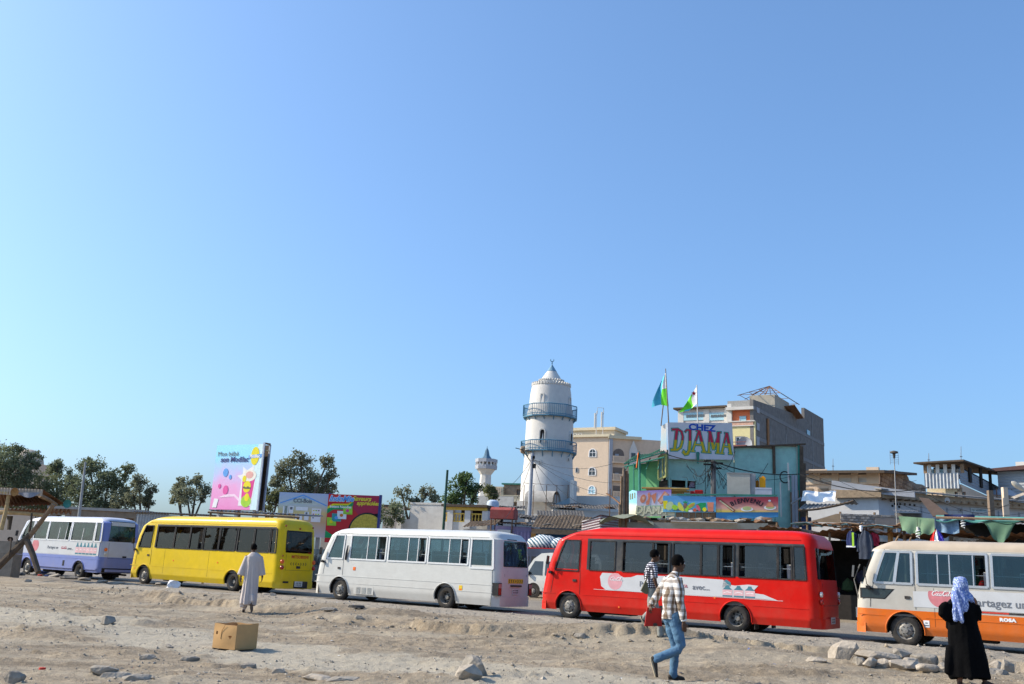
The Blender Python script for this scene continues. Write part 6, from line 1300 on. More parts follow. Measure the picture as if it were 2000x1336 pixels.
LT={'D':[([(.10,B_),(.135,T_)],.040),([(.055,T_-.02),(.15,T_),(.205,T_-.06),(.225,T_-.2),(.215,.47),(.19,B_+.08),(.14,B_+.01),(.04,B_)],.030)],
 'J':[([(.26,T_-.06),(.285,T_),(.355,T_)],.022),([(.335,T_),(.335,.5),(.325,.27),(.295,.17),(.26,.155),(.235,.20),(.25,.25)],.040)],
 'A':[([(.375,B_),(.47,T_)],.024),([(.555,B_),(.475,T_)],.040),([(.40,.44),(.53,.44)],.018),([(.35,B_),(.41,B_)],.016),([(.515,B_),(.59,B_)],.016),([(.43,T_),(.48,T_)],.014)],
 'M':[([(.625,B_),(.635,T_)],.024),([(.64,T_),(.70,.34)],.042),([(.70,.34),(.79,T_)],.020),([(.775,T_),(.765,B_)],.040),([(.60,B_),(.655,B_)],.016),([(.73,B_),(.80,B_)],.016),([(.61,T_),(.66,T_)],.014),([(.76,T_),(.815,T_)],.014)],
 'a':[([(.825,B_),(.90,T_-.01)],.024),([(.965,B_),(.905,T_-.01)],.040),([(.85,.44),(.945,.44)],.018),([(.80,B_),(.855,B_)],.016),([(.93,B_),(.99,B_)],.016),([(.87,T_-.01),(.92,T_-.01)],.014)]}
yS=p0[1]
for k,strs in LT.items():
    b=MB()
    for i,(pts,wd2) in enumerate(strs): stroke(b,pts,wd2,yS-.004-.0006*i,0,.045)
    b.build('letter_outline',m_tealout,sg); b=MB()
    for i,(pts,wd2) in enumerate(strs): stroke(b,pts,wd2,yS-.009-.0006*i,0,0)
    b.build('letter',m_two,sg)
q=SGN(.52,.915); text('CHEZ',.46,mat('blue_letter_paint',(.02,.08,.42),.6),sg,(q[0],yS-.006,q[1]),bold=.02,sx=1.25,name='letter')
b=MB(); q=onF(1363,892,-.42); b.lathe([(.05,-.35),(.07,-.1),(.1,.2),(.06,.25)],8,0,q); b.build('lantern',m_dkteal,r)
FL_=Fr(FD.o,STREET)
def LL(px,py,y=0.): q=FL_.pz(px,py,y); w=FL_.o+FL_.x*q[0]+FL_.y*y; v=w-FD.o; return Vector((v.dot(FD.x),v.dot(FD.y),q[1]))
b=MB(); a=[LL(1289.5,893,-.3),LL(1302,884,-.3),LL(1302,826,-.3),LL(1292,832,-.3)]; b.poly(a,.06,(.2,1,0)); b.build('side_sign',gradmat('pastel_side_print',[(0,(.70,.35,.25)),(.4,(.68,.52,.45)),(.65,(.45,.62,.66)),(1,(.62,.60,.55))],6.9,8.9),r)
# green left wing
for k,(pa,pb,yt,yb_,mm) in enumerate(((1228,1262,908,1012,mat('deep_green_sheet',(.06,.27,.14),.75,var=.12)),(1262,1291,902,1012,m_green))):
    a_=LL(pa,yb_,.3*0); c_=LL(pb,yb_); a2=LL(pa,yt); c2=LL(pb,yt-3); b=MB(); b.poly([a_,c_,c2,a2],.08,(.3,1,0)); b.build('green_wall_sheet',mm,r)
b=MB(); a=[LL(1219,905,-.8),LL(1296,882,-.8),LL(1299,876,1.6),LL(1236,893,2.0)]
b.grid(lambda u,v:tuple((a[0].lerp(a[1],u)).lerp(a[3].lerp(a[2],u),v)+Vector((0,0,.03*math.sin(u*110)+.05*math.sin(u*9)))),90,2); b.build('green_roof_sheet',mat('green_corrugated',(.05,.16,.08),.7,var=.3,dirt=.3,dcol=(.25,.3,.2)),r,True,80)
b=MB()
for (s,e) in (((1219,906),(1298,883)),((1219,912),(1298,893))): b.tube([LL(*s,-.75),LL(*e,-.75)],.04,5)
for px in (1222,1240,1262,1285): b.tube([LL(px,917,-.7),LL(px+8,903-(px-1220)*.2,-.2)],.03,4)
b.build('awning_frame',m_dkteal,r)
b=MB()
for (s,e,w) in (((1286,937),(1301,930),.07),((1286,895),(1301,888),.07),((1286,937),(1286,895),.04),((1301,930),(1301,888),.07),((1294,933),(1294,892),.03)): b.tube([LL(*s,-.5),LL(*e,-.5)],w,4)
b.build('bay_window_frame',mat('old_yellow_green_paint',(.38,.38,.14),.7,var=.2),r)
b=MB(); b.poly([LL(1286,936,-.45),LL(1301,929,-.45),LL(1301,889,-.45),LL(1286,896,-.45)],.02,(.3,1,0)); b.build('bay_window_pane',mat('teal_grey_pane',(.16,.26,.22),.3,var=.3),r)
b=MB(); b.poly([LL(1287,953,-.1),LL(1304,953,-.1),LL(1304,937,-.1),LL(1287,940,-.1)],.02,(.3,1,0)); b.build('opening_shade_sheet',m_inside,r)  # thin dark sheet, shade of an opening put into its colour
for (px,yt,yb_,w,mm) in ((1238,905,965,.035,m_dkteal),(1249,895,960,.07,m_dkteal)): b=MB(); b.tube([LL(px,yb_,-1.0),LL(px-.5,yt,-1.0)],w,6); b.build('green_post',mm,r)
# ground floor mass so nothing floats
b=MB(); b.box(x0+.1,x1-.1,.7,4.5,0,zg+.6); b.build('ground_floor',m_inside,r)
# balcony front with painted boards
FB=fr_at(1244,47.5,-17); r=thing('cafe_balcony','raised plank balcony with hand painted food boards in front of the teal cafe','balcony',frame=FB)
def onB(px,py,y=0.): q=FB.pz(px,py,y); return Vector((q[0],y,q[1]))
def boardB(name,m,quad,y=0.,th=.05): b=MB(); b.poly([onB(*p,y) for p in quad],th,(0,1,0)); return b.build(name,m,r)
def shp(parent,name,m,pts,y): b=MB(); b.poly([onB(*p,y) for p in pts],.004,(0,1,0)); return b.build(name,m,parent)
def ep(cx,cy,rx,ry,n=18,rot=0.): return [(cx+rx*math.cos(t)*math.cos(rot)-ry*math.sin(t)*math.sin(rot),cy+rx*math.cos(t)*math.sin(rot)+ry*math.sin(t)*math.cos(rot)) for t in np.linspace(2*math.pi,0,n+1)[:-1]]
b=MB(); A_=onB(1246,968,.08); B2=onB(1520,969,.08); b.box(A_.x,B2.x,.08,2.2,A_.z-1.4,A_.z-1.2); b.build('balcony_floor',m_wood,r)
b=MB(); b.tube([onB(1322,966,-.05),onB(1420,966.5,-.05),onB(1518,968,-.05)],[(.05,.09)]*3,4,0,up=(0,0,1)); b.build('counter_rail',m_dkteal,r)
b1=boardB('food_board',gradmat('lilac_white_print',[(0,(.68,.62,.66)),(.55,(.66,.60,.70)),(1,(.30,.18,.50))],4.6,5.5,wob=.1),[(1244,988),(1311,987),(1311,956),(1244,959)])
for p in (ep(1256,974,5.5,8.5,rot=.3),[(1262,987),(1268,985),(1271,968),(1268,961),(1265,965),(1266,974),(1262,980)],[(1271,968),(1282,962),(1281,977),(1278,984)],[(1284,978),(1298,959),(1307,966),(1301,980),(1291,985)]): shp(b1,'food_print',mat('salmon_paint',(.66,.24,.14),.6,var=.15),p,-.012)
for p in (ep(1256.5,973,2.5,3.5),[(1286,981),(1300,961.5),(1304.5,965.5),(1292,982.5)]): shp(b1,'food_print',mat('pale_salmon_paint',(.72,.42,.28),.6),p,-.018)
b2=boardB('food_board',gradmat('cream_rainbow_print',[(0,(.45,.62,.68)),(.35,(.70,.62,.45)),(.7,(.72,.66,.36)),(1,(.70,.66,.50))],4.0,4.7,wob=.1),[(1245,1009),(1318,1007),(1318,988.5),(1245,989)],.01)
q=onB(1271,997,-.01); text('DJAMA',.52,mat('pale_yellow_letter',(.72,.68,.45),.6),b2,(q.x,-.008,q.z),shear=.1,bold=.015,sx=.95); text('DJAMA',.52,mat('grey_letter_edge',(.35,.33,.25),.6),b2,(q.x+.012,-.003,q.z-.012),shear=.1,bold=.03,sx=.95)
b3=MB(); bl_=[onB(1225,963,.6),onB(1235,957,.2),onB(1244,959,0)]; bb2=[onB(1225,1003,.6),onB(1235,1007,.2),onB(1244,1010,0)]
b3.grid(lambda u,v:tuple((bb2[0].lerp(bb2[1],u*2) if u<=.5 else bb2[1].lerp(bb2[2],u*2-1)).lerp(bl_[0].lerp(bl_[1],u*2) if u<=.5 else bl_[1].lerp(bl_[2],u*2-1),v)),6,1); b3=b3.build('curved_board',gradmat('blue_cream_print',[(0,(.62,.45,.32)),(.3,(.62,.62,.45)),(.5,(.55,.66,.60)),(.6,(.22,.52,.66)),(1,(.24,.55,.70))],4.0,5.5,wob=.08),r,True)
for px in (1230,1234,1239): shp(b3,'letter_print',mat('ochre_print',(.55,.42,.12),.6),[(px,976-(px-1230)*.3),(px+2,976-(px-1230)*.3),(px+2,964-(px-1230)*.2),(px,964-(px-1230)*.2)],.25-(px-1230)*.02)
b4=boardB('food_board',gradmat('sky_blue_print',[(0,(.20,.45,.62)),(.5,(.18,.50,.68)),(1,(.10,.32,.60))],4.3,5.1,wob=.1),[(1295,1000),(1398,1000.5),(1398,970),(1295,968)],-.06)
fy=-.075; shp(b4,'print_table',mat('dark_table_print',(.08,.10,.10),.6),[(1312,997),(1395,1000),(1395,998),(1330,994)],fy)
shp(b4,'juice_glass',py_,[(1296,994),(1303,994),(1304,978),(1295,978)],fy); shp(b4,'fruit_print',mat('pale_green_fruit',(.50,.60,.32),.6),ep(1308,988,7,9,rot=.5),fy-.003); shp(b4,'fruit_print',pgr,ep(1318,991,6,5,rot=.5),fy-.006)
shp(b4,'fruit_print',mat('banana_print',(.68,.66,.10),.6),[(1324,982),(1327,980),(1333,988),(1337,997),(1334,999),(1327,996),(1323,990)],fy-.003); shp(b4,'fruit_print',mat('pineapple_print',(.22,.14,.10),.6,var=.4,vs=15),ep(1338.5,988,4,6),fy-.003); shp(b4,'fruit_print',pg,[(1334,982),(1336,978),(1338,981),(1339,977),(1341,981),(1344,978),(1342,983)],fy-.004)
shp(b4,'fruit_print',pgr,ep(1349,988,10,4,rot=-.6),fy-.005); shp(b4,'fruit_print',mat('orange_paint2',(.6,.25,.08),.6),ep(1350,987.5,7,2,rot=-.6),fy-.008); shp(b4,'fruit_print',pgr,ep(1341,996,4,3.5),fy-.007); shp(b4,'fruit_print',m_adwhite,ep(1349,998,4.5,2.5),fy-.007); shp(b4,'fruit_print',mat('tomato_print',(.62,.12,.05),.6),ep(1357,996,3.5,3.5),fy-.007)
shp(b4,'fruit_print',pg,[(1360,985),(1368,982),(1379,982),(1378,990),(1370,998),(1364,994)],fy-.004); shp(b4,'fruit_print',mat('melon_print',(.62,.12,.18),.6),ep(1364,992,3,7,rot=-.5),fy-.008); shp(b4,'fruit_print',py_,ep(1376,995,4,4),fy-.008); shp(b4,'juice_glass',mat('salmon_paint',(.66,.24,.14),.6),[(1383,999),(1393,999),(1394,981),(1381,981)],fy-.004)
b5=boardB('food_board',gradmat('sunset_print',[(0,(.62,.46,.05)),(.33,(.68,.50,.08)),(.5,(.66,.36,.28)),(1,(.55,.06,.08))],4.3,5.15,wob=.03),[(1398.5,1000.5),(1520,1000),(1520,970.5),(1398.5,971)],-.03)
y5=-.045
shp(b5,'sandwich_print',mat('dark_red_bun',(.25,.07,.05),.6),[(1402,976),(1406,974),(1436,996),(1434,1000),(1430,999)],y5); shp(b5,'sandwich_print',mat('pale_bun',(.55,.50,.32),.6),[(1404,978),(1407,977),(1434,997),(1431,998)],y5-.004)
for (cx_,cy_) in ((1459,993),(1504,990)): shp(b5,'plate_print',m_adwhite,ep(cx_,cy_+1.5,12,4.5),y5); shp(b5,'plate_print',mat('green_rice_print',(.45,.50,.22),.6),ep(cx_,cy_,9,4),y5-.004)
shp(b5,'plate_print',mat('salmon_paint',(.66,.24,.14),.6),[(1496,990),(1512,990),(1508,982),(1502,978),(1499,983)],y5-.008); shp(b5,'plate_print',m_adwhite,ep(1503,978,3,1.8),y5-.01)
mk=mat('black_letter_paint',(.03,.02,.03),.6)
for i,ch in enumerate('BIENVENU'):
    t=(-1,-.78,-.54,-.24,.06,.36,.66,.98)[i]; px=1458+t*28; py=977.5+7.0*t*t; q=onB(px,py,y5-.006); text(ch,.30,mk,b5,(q.x,q.y,q.z),(math.pi/2,.52*t+.02,0),bold=.01,name='letter')
boardB('blue_skirt_board',gradmat('blue_wave_print',[(0,(.25,.50,.66)),(.5,(.30,.55,.68)),(1,(.04,.22,.45))],3.8,4.3,wob=.25),[(1398.5,1016),(1520,1010),(1520,1001),(1398.5,1001.5)],.0)
for k in range(6): px=1320+k*13; boardB('plank',m_wood,[(px,1013),(px+12,1013),(px+12,1001),(px,1001)],.05+.01*(k%2))
random.seed(3)
for k in range(34):
    px=random.uniform(1232,1515); p=onB(px,1014+random.uniform(-2,4)+(px-1230)*.004,-.15-random.uniform(0,.3)); b=MB(); b.ico((0,0,0),random.uniform(.1,.24),0,(1.5,.8,.5),.35); b.build('rubble_piece',[m_stone,m_rust,m_conc,m_wood][k%4],r,loc=p)
for (qd,mm) in (([(1225,1034),(1500,1034),(1500,1022),(1225,1020)],mat('grey_board',(.24,.24,.21),.8,var=.15)),): boardB('awning_board',mm,qd,-.7,.06)
b=MB(); b.poly([onB(1310,1022,-.75),onB(1440,1024,-.75),onB(1440,1021.5,-1.3),onB(1310,1018,-1.2)],.03,(0,0,1)); b.build('awning_sheet',m_plaster,r)
for px in (1226,1300,1395,1480,1517): b=MB(); q=onB(px,1020,.1); b.tube([(q.x,q.y,0),(q.x,q.y,q.z)],.07,5); b.build('post',m_wood,r)
b=MB(); q=onB(1230,1045,.4); q2=onB(1518,1045,.4); b.box(q.x,q2.x,.4,.5,0,onB(1300,1012,.4).z); b.build('lower_wall',m_inside,r)
# things on the balcony
def boxthing(name,label,cat,fr,x0p,y0p,x1p,y1p,y,dep,m,group=None,extra=None):
    a_,b_,c_,d_=fr.rect(x0p,y0p,x1p,y1p,y); w=fr.o+fr.x*((a_+b_)/2)+fr.y*(y); b=MB(); b.box(-(b_-a_)/2,(b_-a_)/2,0,dep,0,d_-c_)
    if extra: extra(b,(b_-a_),d_-c_,dep)
    return b.build(name,m,None,loc=(w.x,w.y,c_),rot=(0,0,fr.a),label=label,category=cat,group=group)
def frx(b,w,h,d): b.box(w/2+.002,w/2+.25,.05,d,0,h,1); b.box(-w/2-.02,w/2+.02,-.03,-.005,h-.03,h+.02,1)
boxthing('old_fridge','pale grey old fridge standing on the cafe balcony','fridge',FB,1420,924,1465,966,.5,.7,[mat('grey_fridge',(.42,.41,.36),.7,var=.1,dirt=.3),m_steel],extra=frx)
def can(b,w,h,d): b.box(-w*.1,w*.3,d*.3,d*.6,h,h*1.12)
mc=mat('orange_can',(.75,.33,.01),.5,var=.15); boxthing('jerrycan','bright orange jerrycan, taller one on the white box','jerrycan',FB,1483,932,1495,952,.7,.3,[mc],extra=can); boxthing('jerrycan','darker orange jerrycan, shorter one beside the fridge','jerrycan',FB,1475,939,1482,952,.8,.3,[mat('dark_orange_can',(.45,.17,.01),.6)],extra=can)
boxthing('white_crate','white box under the orange jerrycans','box',FB,1475,952.5,1507,966,.5,.6,[mat('grey_white_box',(.45,.48,.55),.6)],extra=lambda b,w,h,d:b.box(-w/2-.01,w/2+.01,-.01,d+.01,h-.08,h+.001))
def crt(b,w,h,d):
    for k in range(3): b.box(-w/2+.02,w/2-.02,-.03,-.001,h*(.15+.3*k),h*(.28+.3*k))
boxthing('bottle_crate','red bottle crate on the cafe counter, right one','crate',FB,1357,957,1372,966,.4,.5,[mat('red_crate',(.5,.02,.02),.5,var=.2)],extra=crt); boxthing('bottle_crate','small red crate on the cafe counter, left one','crate',FB,1348,959,1355,966,.4,.4,[_M['red_crate']],extra=crt)
for k,(a_,c_,y_) in enumerate(((1253,1345,952),(1262,1340,955.5),(1290,1346,958),(1300,1335,961))): boxthing('plank','%s yellow plank of the pile behind the painted boards'%['topmost','second','third','lowest'][k],'plank',FB,a_,y_,c_,y_+2.8,.3+.1*k,.3,[mat('yellow_plank',(.55,.33,.10),.8,var=.2)],group='planks on the cafe balcony')
# utility pole with crossarm and cables
FP=fr_at(1393,48.3,0); r=thing('utility_pole','stubby grey utility pole with tangled cables in front of the teal cafe','utility pole',frame=FP)
zt_=FP.pz(1393,900)[1]; b=MB(); b.tube([(0,0,0),(.02,0,zt_)],[.16,.13],8); b.build('pole',mat('grey_old_pole',(.14,.14,.14),.9,var=.25),r,True); b=MB()
for k,(a1,z) in enumerate(((-.5,-.2),(.5,-.1),(-.45,.0),(.45,-.35))): b.box(min(0,a1),max(0,a1),-.12+.05*k,-.06+.05*k,zt_+z-.05,zt_+z+.03)
b.build('crossarm',m_dark,r)
b=MB(); random.seed(9)
for k in range(16):
    a=Vector((random.uniform(-.3,.3),-.15,zt_-random.uniform(0,.4))); c=Vector((random.uniform(-1.6,1.6),random.uniform(-.1,1.2),zt_-random.uniform(.2,1.9))); b.tube([a.lerp(c,t)-Vector((0,0,random.uniform(.2,.9)*4*t*(1-t))) for t in np.linspace(0,1,8)],.012,4)
b.build('tangled_wires',m_black,r,kind='stuff')
pc=FP.o+V(0,-.15,zt_-.05)
wires('thick_cable','thick black cable crossing the front of the teal cafe',[(P(1304,888,49.5),pc,.12),(pc,P(1561,926,50),.25),(P(1561,926,50),P(1815,952,46),.5)],.035)
wires('thin_cable','thin cable loops hanging on the teal cafe wall',[(P(1436,881,49.6),P(1400,905,48.4),.6),(P(1500,905,49.8),P(1400,915,48.4),1.1),(P(1545,930,49.6),pc,.5),(P(1340,905,49.4),pc,.7)],.014)
# flags
def flag(name,label,pole_b,pole_t,grid,Y,cols,m_pole_,rr=.035):
    o=P(*pole_b,Y); r=thing(name,label,'flag',o); b=MB(); t=P(*pole_t,Y)-o; b.tube([(0,0,0),t],[rr,rr*.6],6); b.build('flagpole',m_pole_,r)
    G_=[[P(px,py,Y+dy)-o for px,py,dy in row] for row in grid]; nr,ncx=len(G_),len(G_[0])
    def samp(u,v):
        a=u*(ncx-1); i=min(int(a),ncx-2); a-=i; c=v*(nr-1); j=min(int(c),nr-2); c-=j
        return (G_[j][i].lerp(G_[j][i+1],a)).lerp(G_[j+1][i].lerp(G_[j+1][i+1],a),c)
    b=MB(); nu,nv=16,16; b.grid(lambda u,v:tuple(samp(u,v)+Vector((0,.12*math.sin(u*9+v*4)*u,0))),nu,nv); b.m=[cols((k%nu+.5)/nu,(k//nu+.5)/nv) for k in range(nu*nv)]
    fm=[mat('flag_blue',(.10,.50,.68),.8,var=.08),mat('flag_green',(.18,.75,.05),.8,var=.08),mat('flag_white',(.78,.78,.80),.8,var=.04),m_adred]
    return r,b.build('flag_cloth',fm,r,True,60)
flag('national_flag','limp light blue green and white flag on the taller pole above the sign',(1306,826),(1300,720),[[(1300,728,0),(1298,732,.1),(1295,738,.2)],[(1302,750,0),(1292,754,.15),(1284,760,.3)],[(1304,775,0),(1289,777,.2),(1274,783,.3)],[(1306,794,0),(1290,790,.2),(1273,796,.3)]],49.4,lambda u,v: (2 if v<.42 else 1) if u<.42 else 0,m_pole)
q=P(1291,832,49.8); b=MB(); b.tube([(0,0,0),P(1296,785,49.8)-q],.03,6); b.build('thin_pole',m_pole,None,loc=q,label='thin bare pole just left of the taller flag pole',category='pole')
b=MB(); fo=P(1274,794,49.8)
r_,fc=flag('national_flag','white and green flag with a red star on the shorter pole above the sign',(1363,826),(1361,752),[[(1361.5,754,0),(1350,770,.2),(1344,782,.3)],[(1362,770,0),(1346,783,.3),(1336,793,.4)],[(1362,783,0),(1350,795,.3),(1328,803,.5)],[(1362.5,787,0),(1346,802,.3),(1326,806,.5)]],49.4,lambda u,v: 2 if u<.30+.12*(1-v) else (0 if v>.80 and .4<u<.75 else 1),m_plaster)
st=P(1353.5,770,49.1)-P(1363,826,49.4); b=MB(); pts=[]
for k in range(10): a=math.pi/2+k*math.pi/5; rr=.15 if k%2==0 else .06; pts.append((st.x+rr*math.cos(a),st.y-.25,st.z+rr*math.sin(a)))
b.poly(pts,.004,(0,1,0)); b.build('star',mat('red_star',(.5,.01,.03),.7),r_)
q=P(1250,960,48); r=thing('pennant','small orange pennant hanging on a green post at the left of the cafe','flag',q); b=MB(); b.grid(lambda u,v:tuple(P(1247.5+3.5*(u-.5)*(1-v*.2)-3*v*0+(-4*v),884+30*v,48-.1*math.sin(u*6))-q),4,6); b.build('pennant_cloth',mat('orange_cloth',(.75,.17,.03),.8),r,True); b=MB(); b.tube([(0,0,0),P(1249,882,48)-q],.03,5); b.build('stick',m_dkteal,r)
for k,(px,yt,w) in enumerate(((1214,930,.06),(1219,915,.1),(1224,920,.07),(1210,985,.05),(1227,925,.05))):
    q=P(px-6+k,1030,47); q.z=0; t=P(px,yt,47); b=MB(); b.tube([(0,0,0),(t-q)*.5+Vector((.05,0,0)),t-q],[w*1.3,w,w*.8],6); b.build('timber_pole',[m_wood,m_pole,m_rust,m_wood,m_pole][k],None,True,loc=q,label='%s rough timber pole leaning at the left of the cafe'%['slim','thickest','medium','shortest','straightest'][k],category='pole',group='poles at the left of the cafe')
q=P(1212,1022,46.5); b=MB(); b.grid(lambda u,v:(-1.0+2.6*u,-.3+.9*v,.35*math.sin(u*3)+.12*math.sin(u*11+v*5)),14,5); b.build('old_tarpaulin',mat('grey_green_canvas',(.17,.19,.15),.9,bump=.4),None,True,loc=q,label='crumpled grey green canvas heap behind the red minibus roof',category='tarpaulin')
# ---------------------------------------------------------------- right side : stalls
FS=fr_at(1560,41.5,STREET); r=thing('market_stall_row','dark market stall row with rusty sheet roof behind the red and orange minibuses','market stalls',frame=FS)
def onS(px,py,y=0.): q=FS.pz(px,py,y); return Vector((q[0],y,q[1]))
xE=14.5; zr_=onS(1575,1026).z
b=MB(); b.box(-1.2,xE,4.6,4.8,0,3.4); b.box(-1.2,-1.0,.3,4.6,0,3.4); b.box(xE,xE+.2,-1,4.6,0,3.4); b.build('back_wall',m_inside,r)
b=MB(); b.grid(lambda u,v:(-1.6+(xE+1.6)*u,-.5+5.4*v,3.62+.1*math.sin(u*31)+.06*math.sin(u*77)-.0*v+.035*math.sin(u*300)),260,3); b.build('rusty_roof',m_rust,r,True,80)
random.seed(12)
for k in range(26):
    px=random.uniform(1566,1760); p=onS(px,1021+random.uniform(-2,5)+(px-1566)*.055,-.4-random.uniform(0,.3)); b=MB(); L2=random.uniform(.3,1.3); b.tube([(-L2/2,0,0),(0,.1,random.uniform(.02,.12)),(L2/2,.05,random.uniform(-.1,.1))],[(random.uniform(.02,.05),random.uniform(.06,.16))]*3,5); b.build('roof_scrap',[m_rust,m_wood,mat('bluish_rag',(.12,.22,.25),.8),m_stone,m_rust][k%5],r,True,loc=p)
for (px,yt,yb,w,mm) in ((1738,1030,1215,.11,mat('ochre_post',(.35,.18,.06),.8)),(1765,1020,1060,.07,m_wood),(1722,1060,1200,.05,m_pole),(1620,1040,1200,.05,m_pole),(1583,1040,1200,.06,m_pole)): a_=onS(px,yt,-.1); b=MB(); b.tube([(a_.x,a_.y,0),a_],w,5); b.build('post',mm,r)
for (s,e) in (((1745,1065),(1762,1035)),((1752,1025),(1770,1018)),((1660,1037),(1685,1022)),((1775,1060),(1783,1040))): b=MB(); b.tube([onS(*s,-.5),onS(*e,-.3)],.04,5); b.build('stick',m_wood,r)
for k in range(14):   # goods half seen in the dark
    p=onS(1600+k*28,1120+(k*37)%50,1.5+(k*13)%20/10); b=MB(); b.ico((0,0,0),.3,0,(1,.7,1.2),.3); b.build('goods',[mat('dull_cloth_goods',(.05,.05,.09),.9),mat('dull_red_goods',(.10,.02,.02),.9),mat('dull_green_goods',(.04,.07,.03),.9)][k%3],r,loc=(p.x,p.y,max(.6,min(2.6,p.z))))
b=MB(); b.box(-1,xE,.6,.7,0,1.0); b.build('counter',m_inside,r)
# hanging clothes
def garment(label,px,yt,yb,w,m,m2=None,y=-.6,sl=True,seed=0):
    a=onS(px,yt,y); c=onS(px,yb,y); h=a.z-c.z; o=FS.o+FS.x*a.x+FS.y*a.y; r=thing('hanging_garment',label,'garment',(o.x,o.y,c.z),FS.a); rd=random.Random(seed); ph=rd.uniform(0,6)
    b=MB()
    def f_(u,v,s):
        ww=w*(.42+.58*min(1,(1-v)*4))*(1+.08*math.sin(v*7+ph)); th=.09*math.sin(math.pi*u)**.5
        return ((u-.5)*ww+.02*math.sin(v*9+ph),s*(th+.02*math.sin(u*14+ph)),v*h*(1-.04*abs(u-.5)*2*(v>.9)))
    b.grid(lambda u,v:f_(u,v,-1),10,8); b.grid(lambda u,v:f_(1-u,v,1),10,8); o1=b.build('cloth',m,r,True,60)
    if sl:
        for sg_ in(-1,1): b=MB(); b.tube([(sg_*w*.36,0,h*.86),(sg_*w*.5,0,h*.6),(sg_*w*.52,-.02,h*.25)],[(.05,.07),(.055,.075),(.05,.07)],7); b.build('sleeve',m2 or m,r,True)
    b=MB(); b.tube([(0,0,h*.97),(0,0,h+.08),(.03,0,h+.12)],.01,5); b.build('hook',m_steel,r); return r,h
g1,h=garment('navy vest with bright green and white edging hanging between the red and orange minibuses',1663,1037,1070,.42,mat('navy_cloth',(.02,.03,.10),.9),sl=False,seed=1); b=MB(); b.box(.04,.12,-.13,-.10,.06,h*.9,0); b.box(-.2,.16,-.12,-.09,.02,.08,1); b.build('trim',[mat('lime_trim',(.35,.60,.05),.8),m_adwhite],g1)
garment('dark grey hooded jacket, longest of the hanging clothes by the orange minibus',1689,1036,1092,.55,mat('slate_cloth',(.045,.055,.08),.9,var=.3),seed=2); garment('red and white shirt at the right of the hanging clothes',1706,1040,1066,.36,mat('red_check_cloth',(.40,.03,.06),.9,var=.5,vs=14),y=-.3,seed=3); garment('near black shirt hung between the vest and the grey jacket',1676,1036,1064,.3,mat('black_cloth',(.015,.015,.02),.9),y=-.2,seed=4)
q=onS(1682,1032,-.62); w=FS.o+FS.x*q.x+FS.y*q.y; b=MB(); b.ico((0,0,0),.1,0,(.8,.8,1.3),.3,sub=2); b.build('white_bag',mat('white_plastic_bag',(.75,.75,.77),.5),None,True,loc=(w.x,w.y,q.z),label='small white bag tied above the hanging grey jacket',category='bag')
# bulbs, bags, denim
for i,(px,py,lb) in enumerate(((1793,1046,'spiral white lamp bulb hanging left of the red and white bag'),(1881,1026,'tilted spiral white lamp bulb hanging under the teal tarpaulin'))):
    q=onS(px,py,-.8); w=FS.o+FS.x*q.x+FS.y*q.y; r2=thing('hanging_bulb',lb,'light bulb',(w.x,w.y,q.z),FS.a); b=MB(); b.tube([(.075*math.cos(t*1.0)*(1.15-abs(t-12)/24),.075*math.sin(t),-.1+.016*t) for t in np.linspace(0,19,60)],.02,5); b.build('spiral_tube',m_adwhite,r2,True); b=MB(); b.lathe([(.03,.34),(.045,.32),(.05,.2),(.03,.18)],10,0); b.build('socket',m_plaster,r2,True); b=MB(); b.tube([(0,0,.33),(0,0,.7)],.008,4); b.build('cord',m_black,r2)
q=onS(1831,1060,-.9); w=FS.o+FS.x*q.x+FS.y*q.y; r2=thing('striped_bag','red white and blue plastic bag hanging above the orange minibus roof','bag',(w.x,w.y,q.z),FS.a)
for k,mm in enumerate((mat('bag_red',(.6,.02,.02),.5),m_adwhite,mat('bag_blue',(.08,.06,.45),.5))):
    b=MB(); a0=-.36+.24*k; b.grid(lambda u,v:((a0+.24*u)*.72*(1-.85*v*v),-.16*(1-v*.7)*math.cos((a0+.24*u)*3.5)-.03*math.sin(u*8+v*5),.5*v),4,6); b.build('bag_panel',mm,r2,True)
q0=onS(1828,1040,-.7)
w=FS.o+FS.x*q0.x+FS.y*q0.y; b=MB(); b.grid(lambda u,v:(.85*u,.06*math.sin(u*11)+.03*math.sin(v*5),.62*v+.03*math.sin(u*7)),14,6); b.build('denim_cloth',mat('faded_denim',(.16,.25,.36),.9,var=.35,vs=6),None,True,loc=(w.x,w.y,q0.z-.02),rot=(0,0,FS.a),label='faded blue denim hanging beside the left green tarpaulin',category='cloth')
q0=onS(1846,1042,-.5); w=FS.o+FS.x*q0.x+FS.y*q0.y; b=MB(); b.grid(lambda u,v:(1.1*u,.1*math.sin(u*6),(.2+.55*v)*(1-.35*u)+.25*u),12,6); b.build('navy_bundle_cloth',mat('navy_cloth',(.02,.03,.10),.9),None,True,loc=(w.x,w.y,q0.z),rot=(0,0,FS.a),label='dark navy cloth draped right of the faded denim',category='cloth')
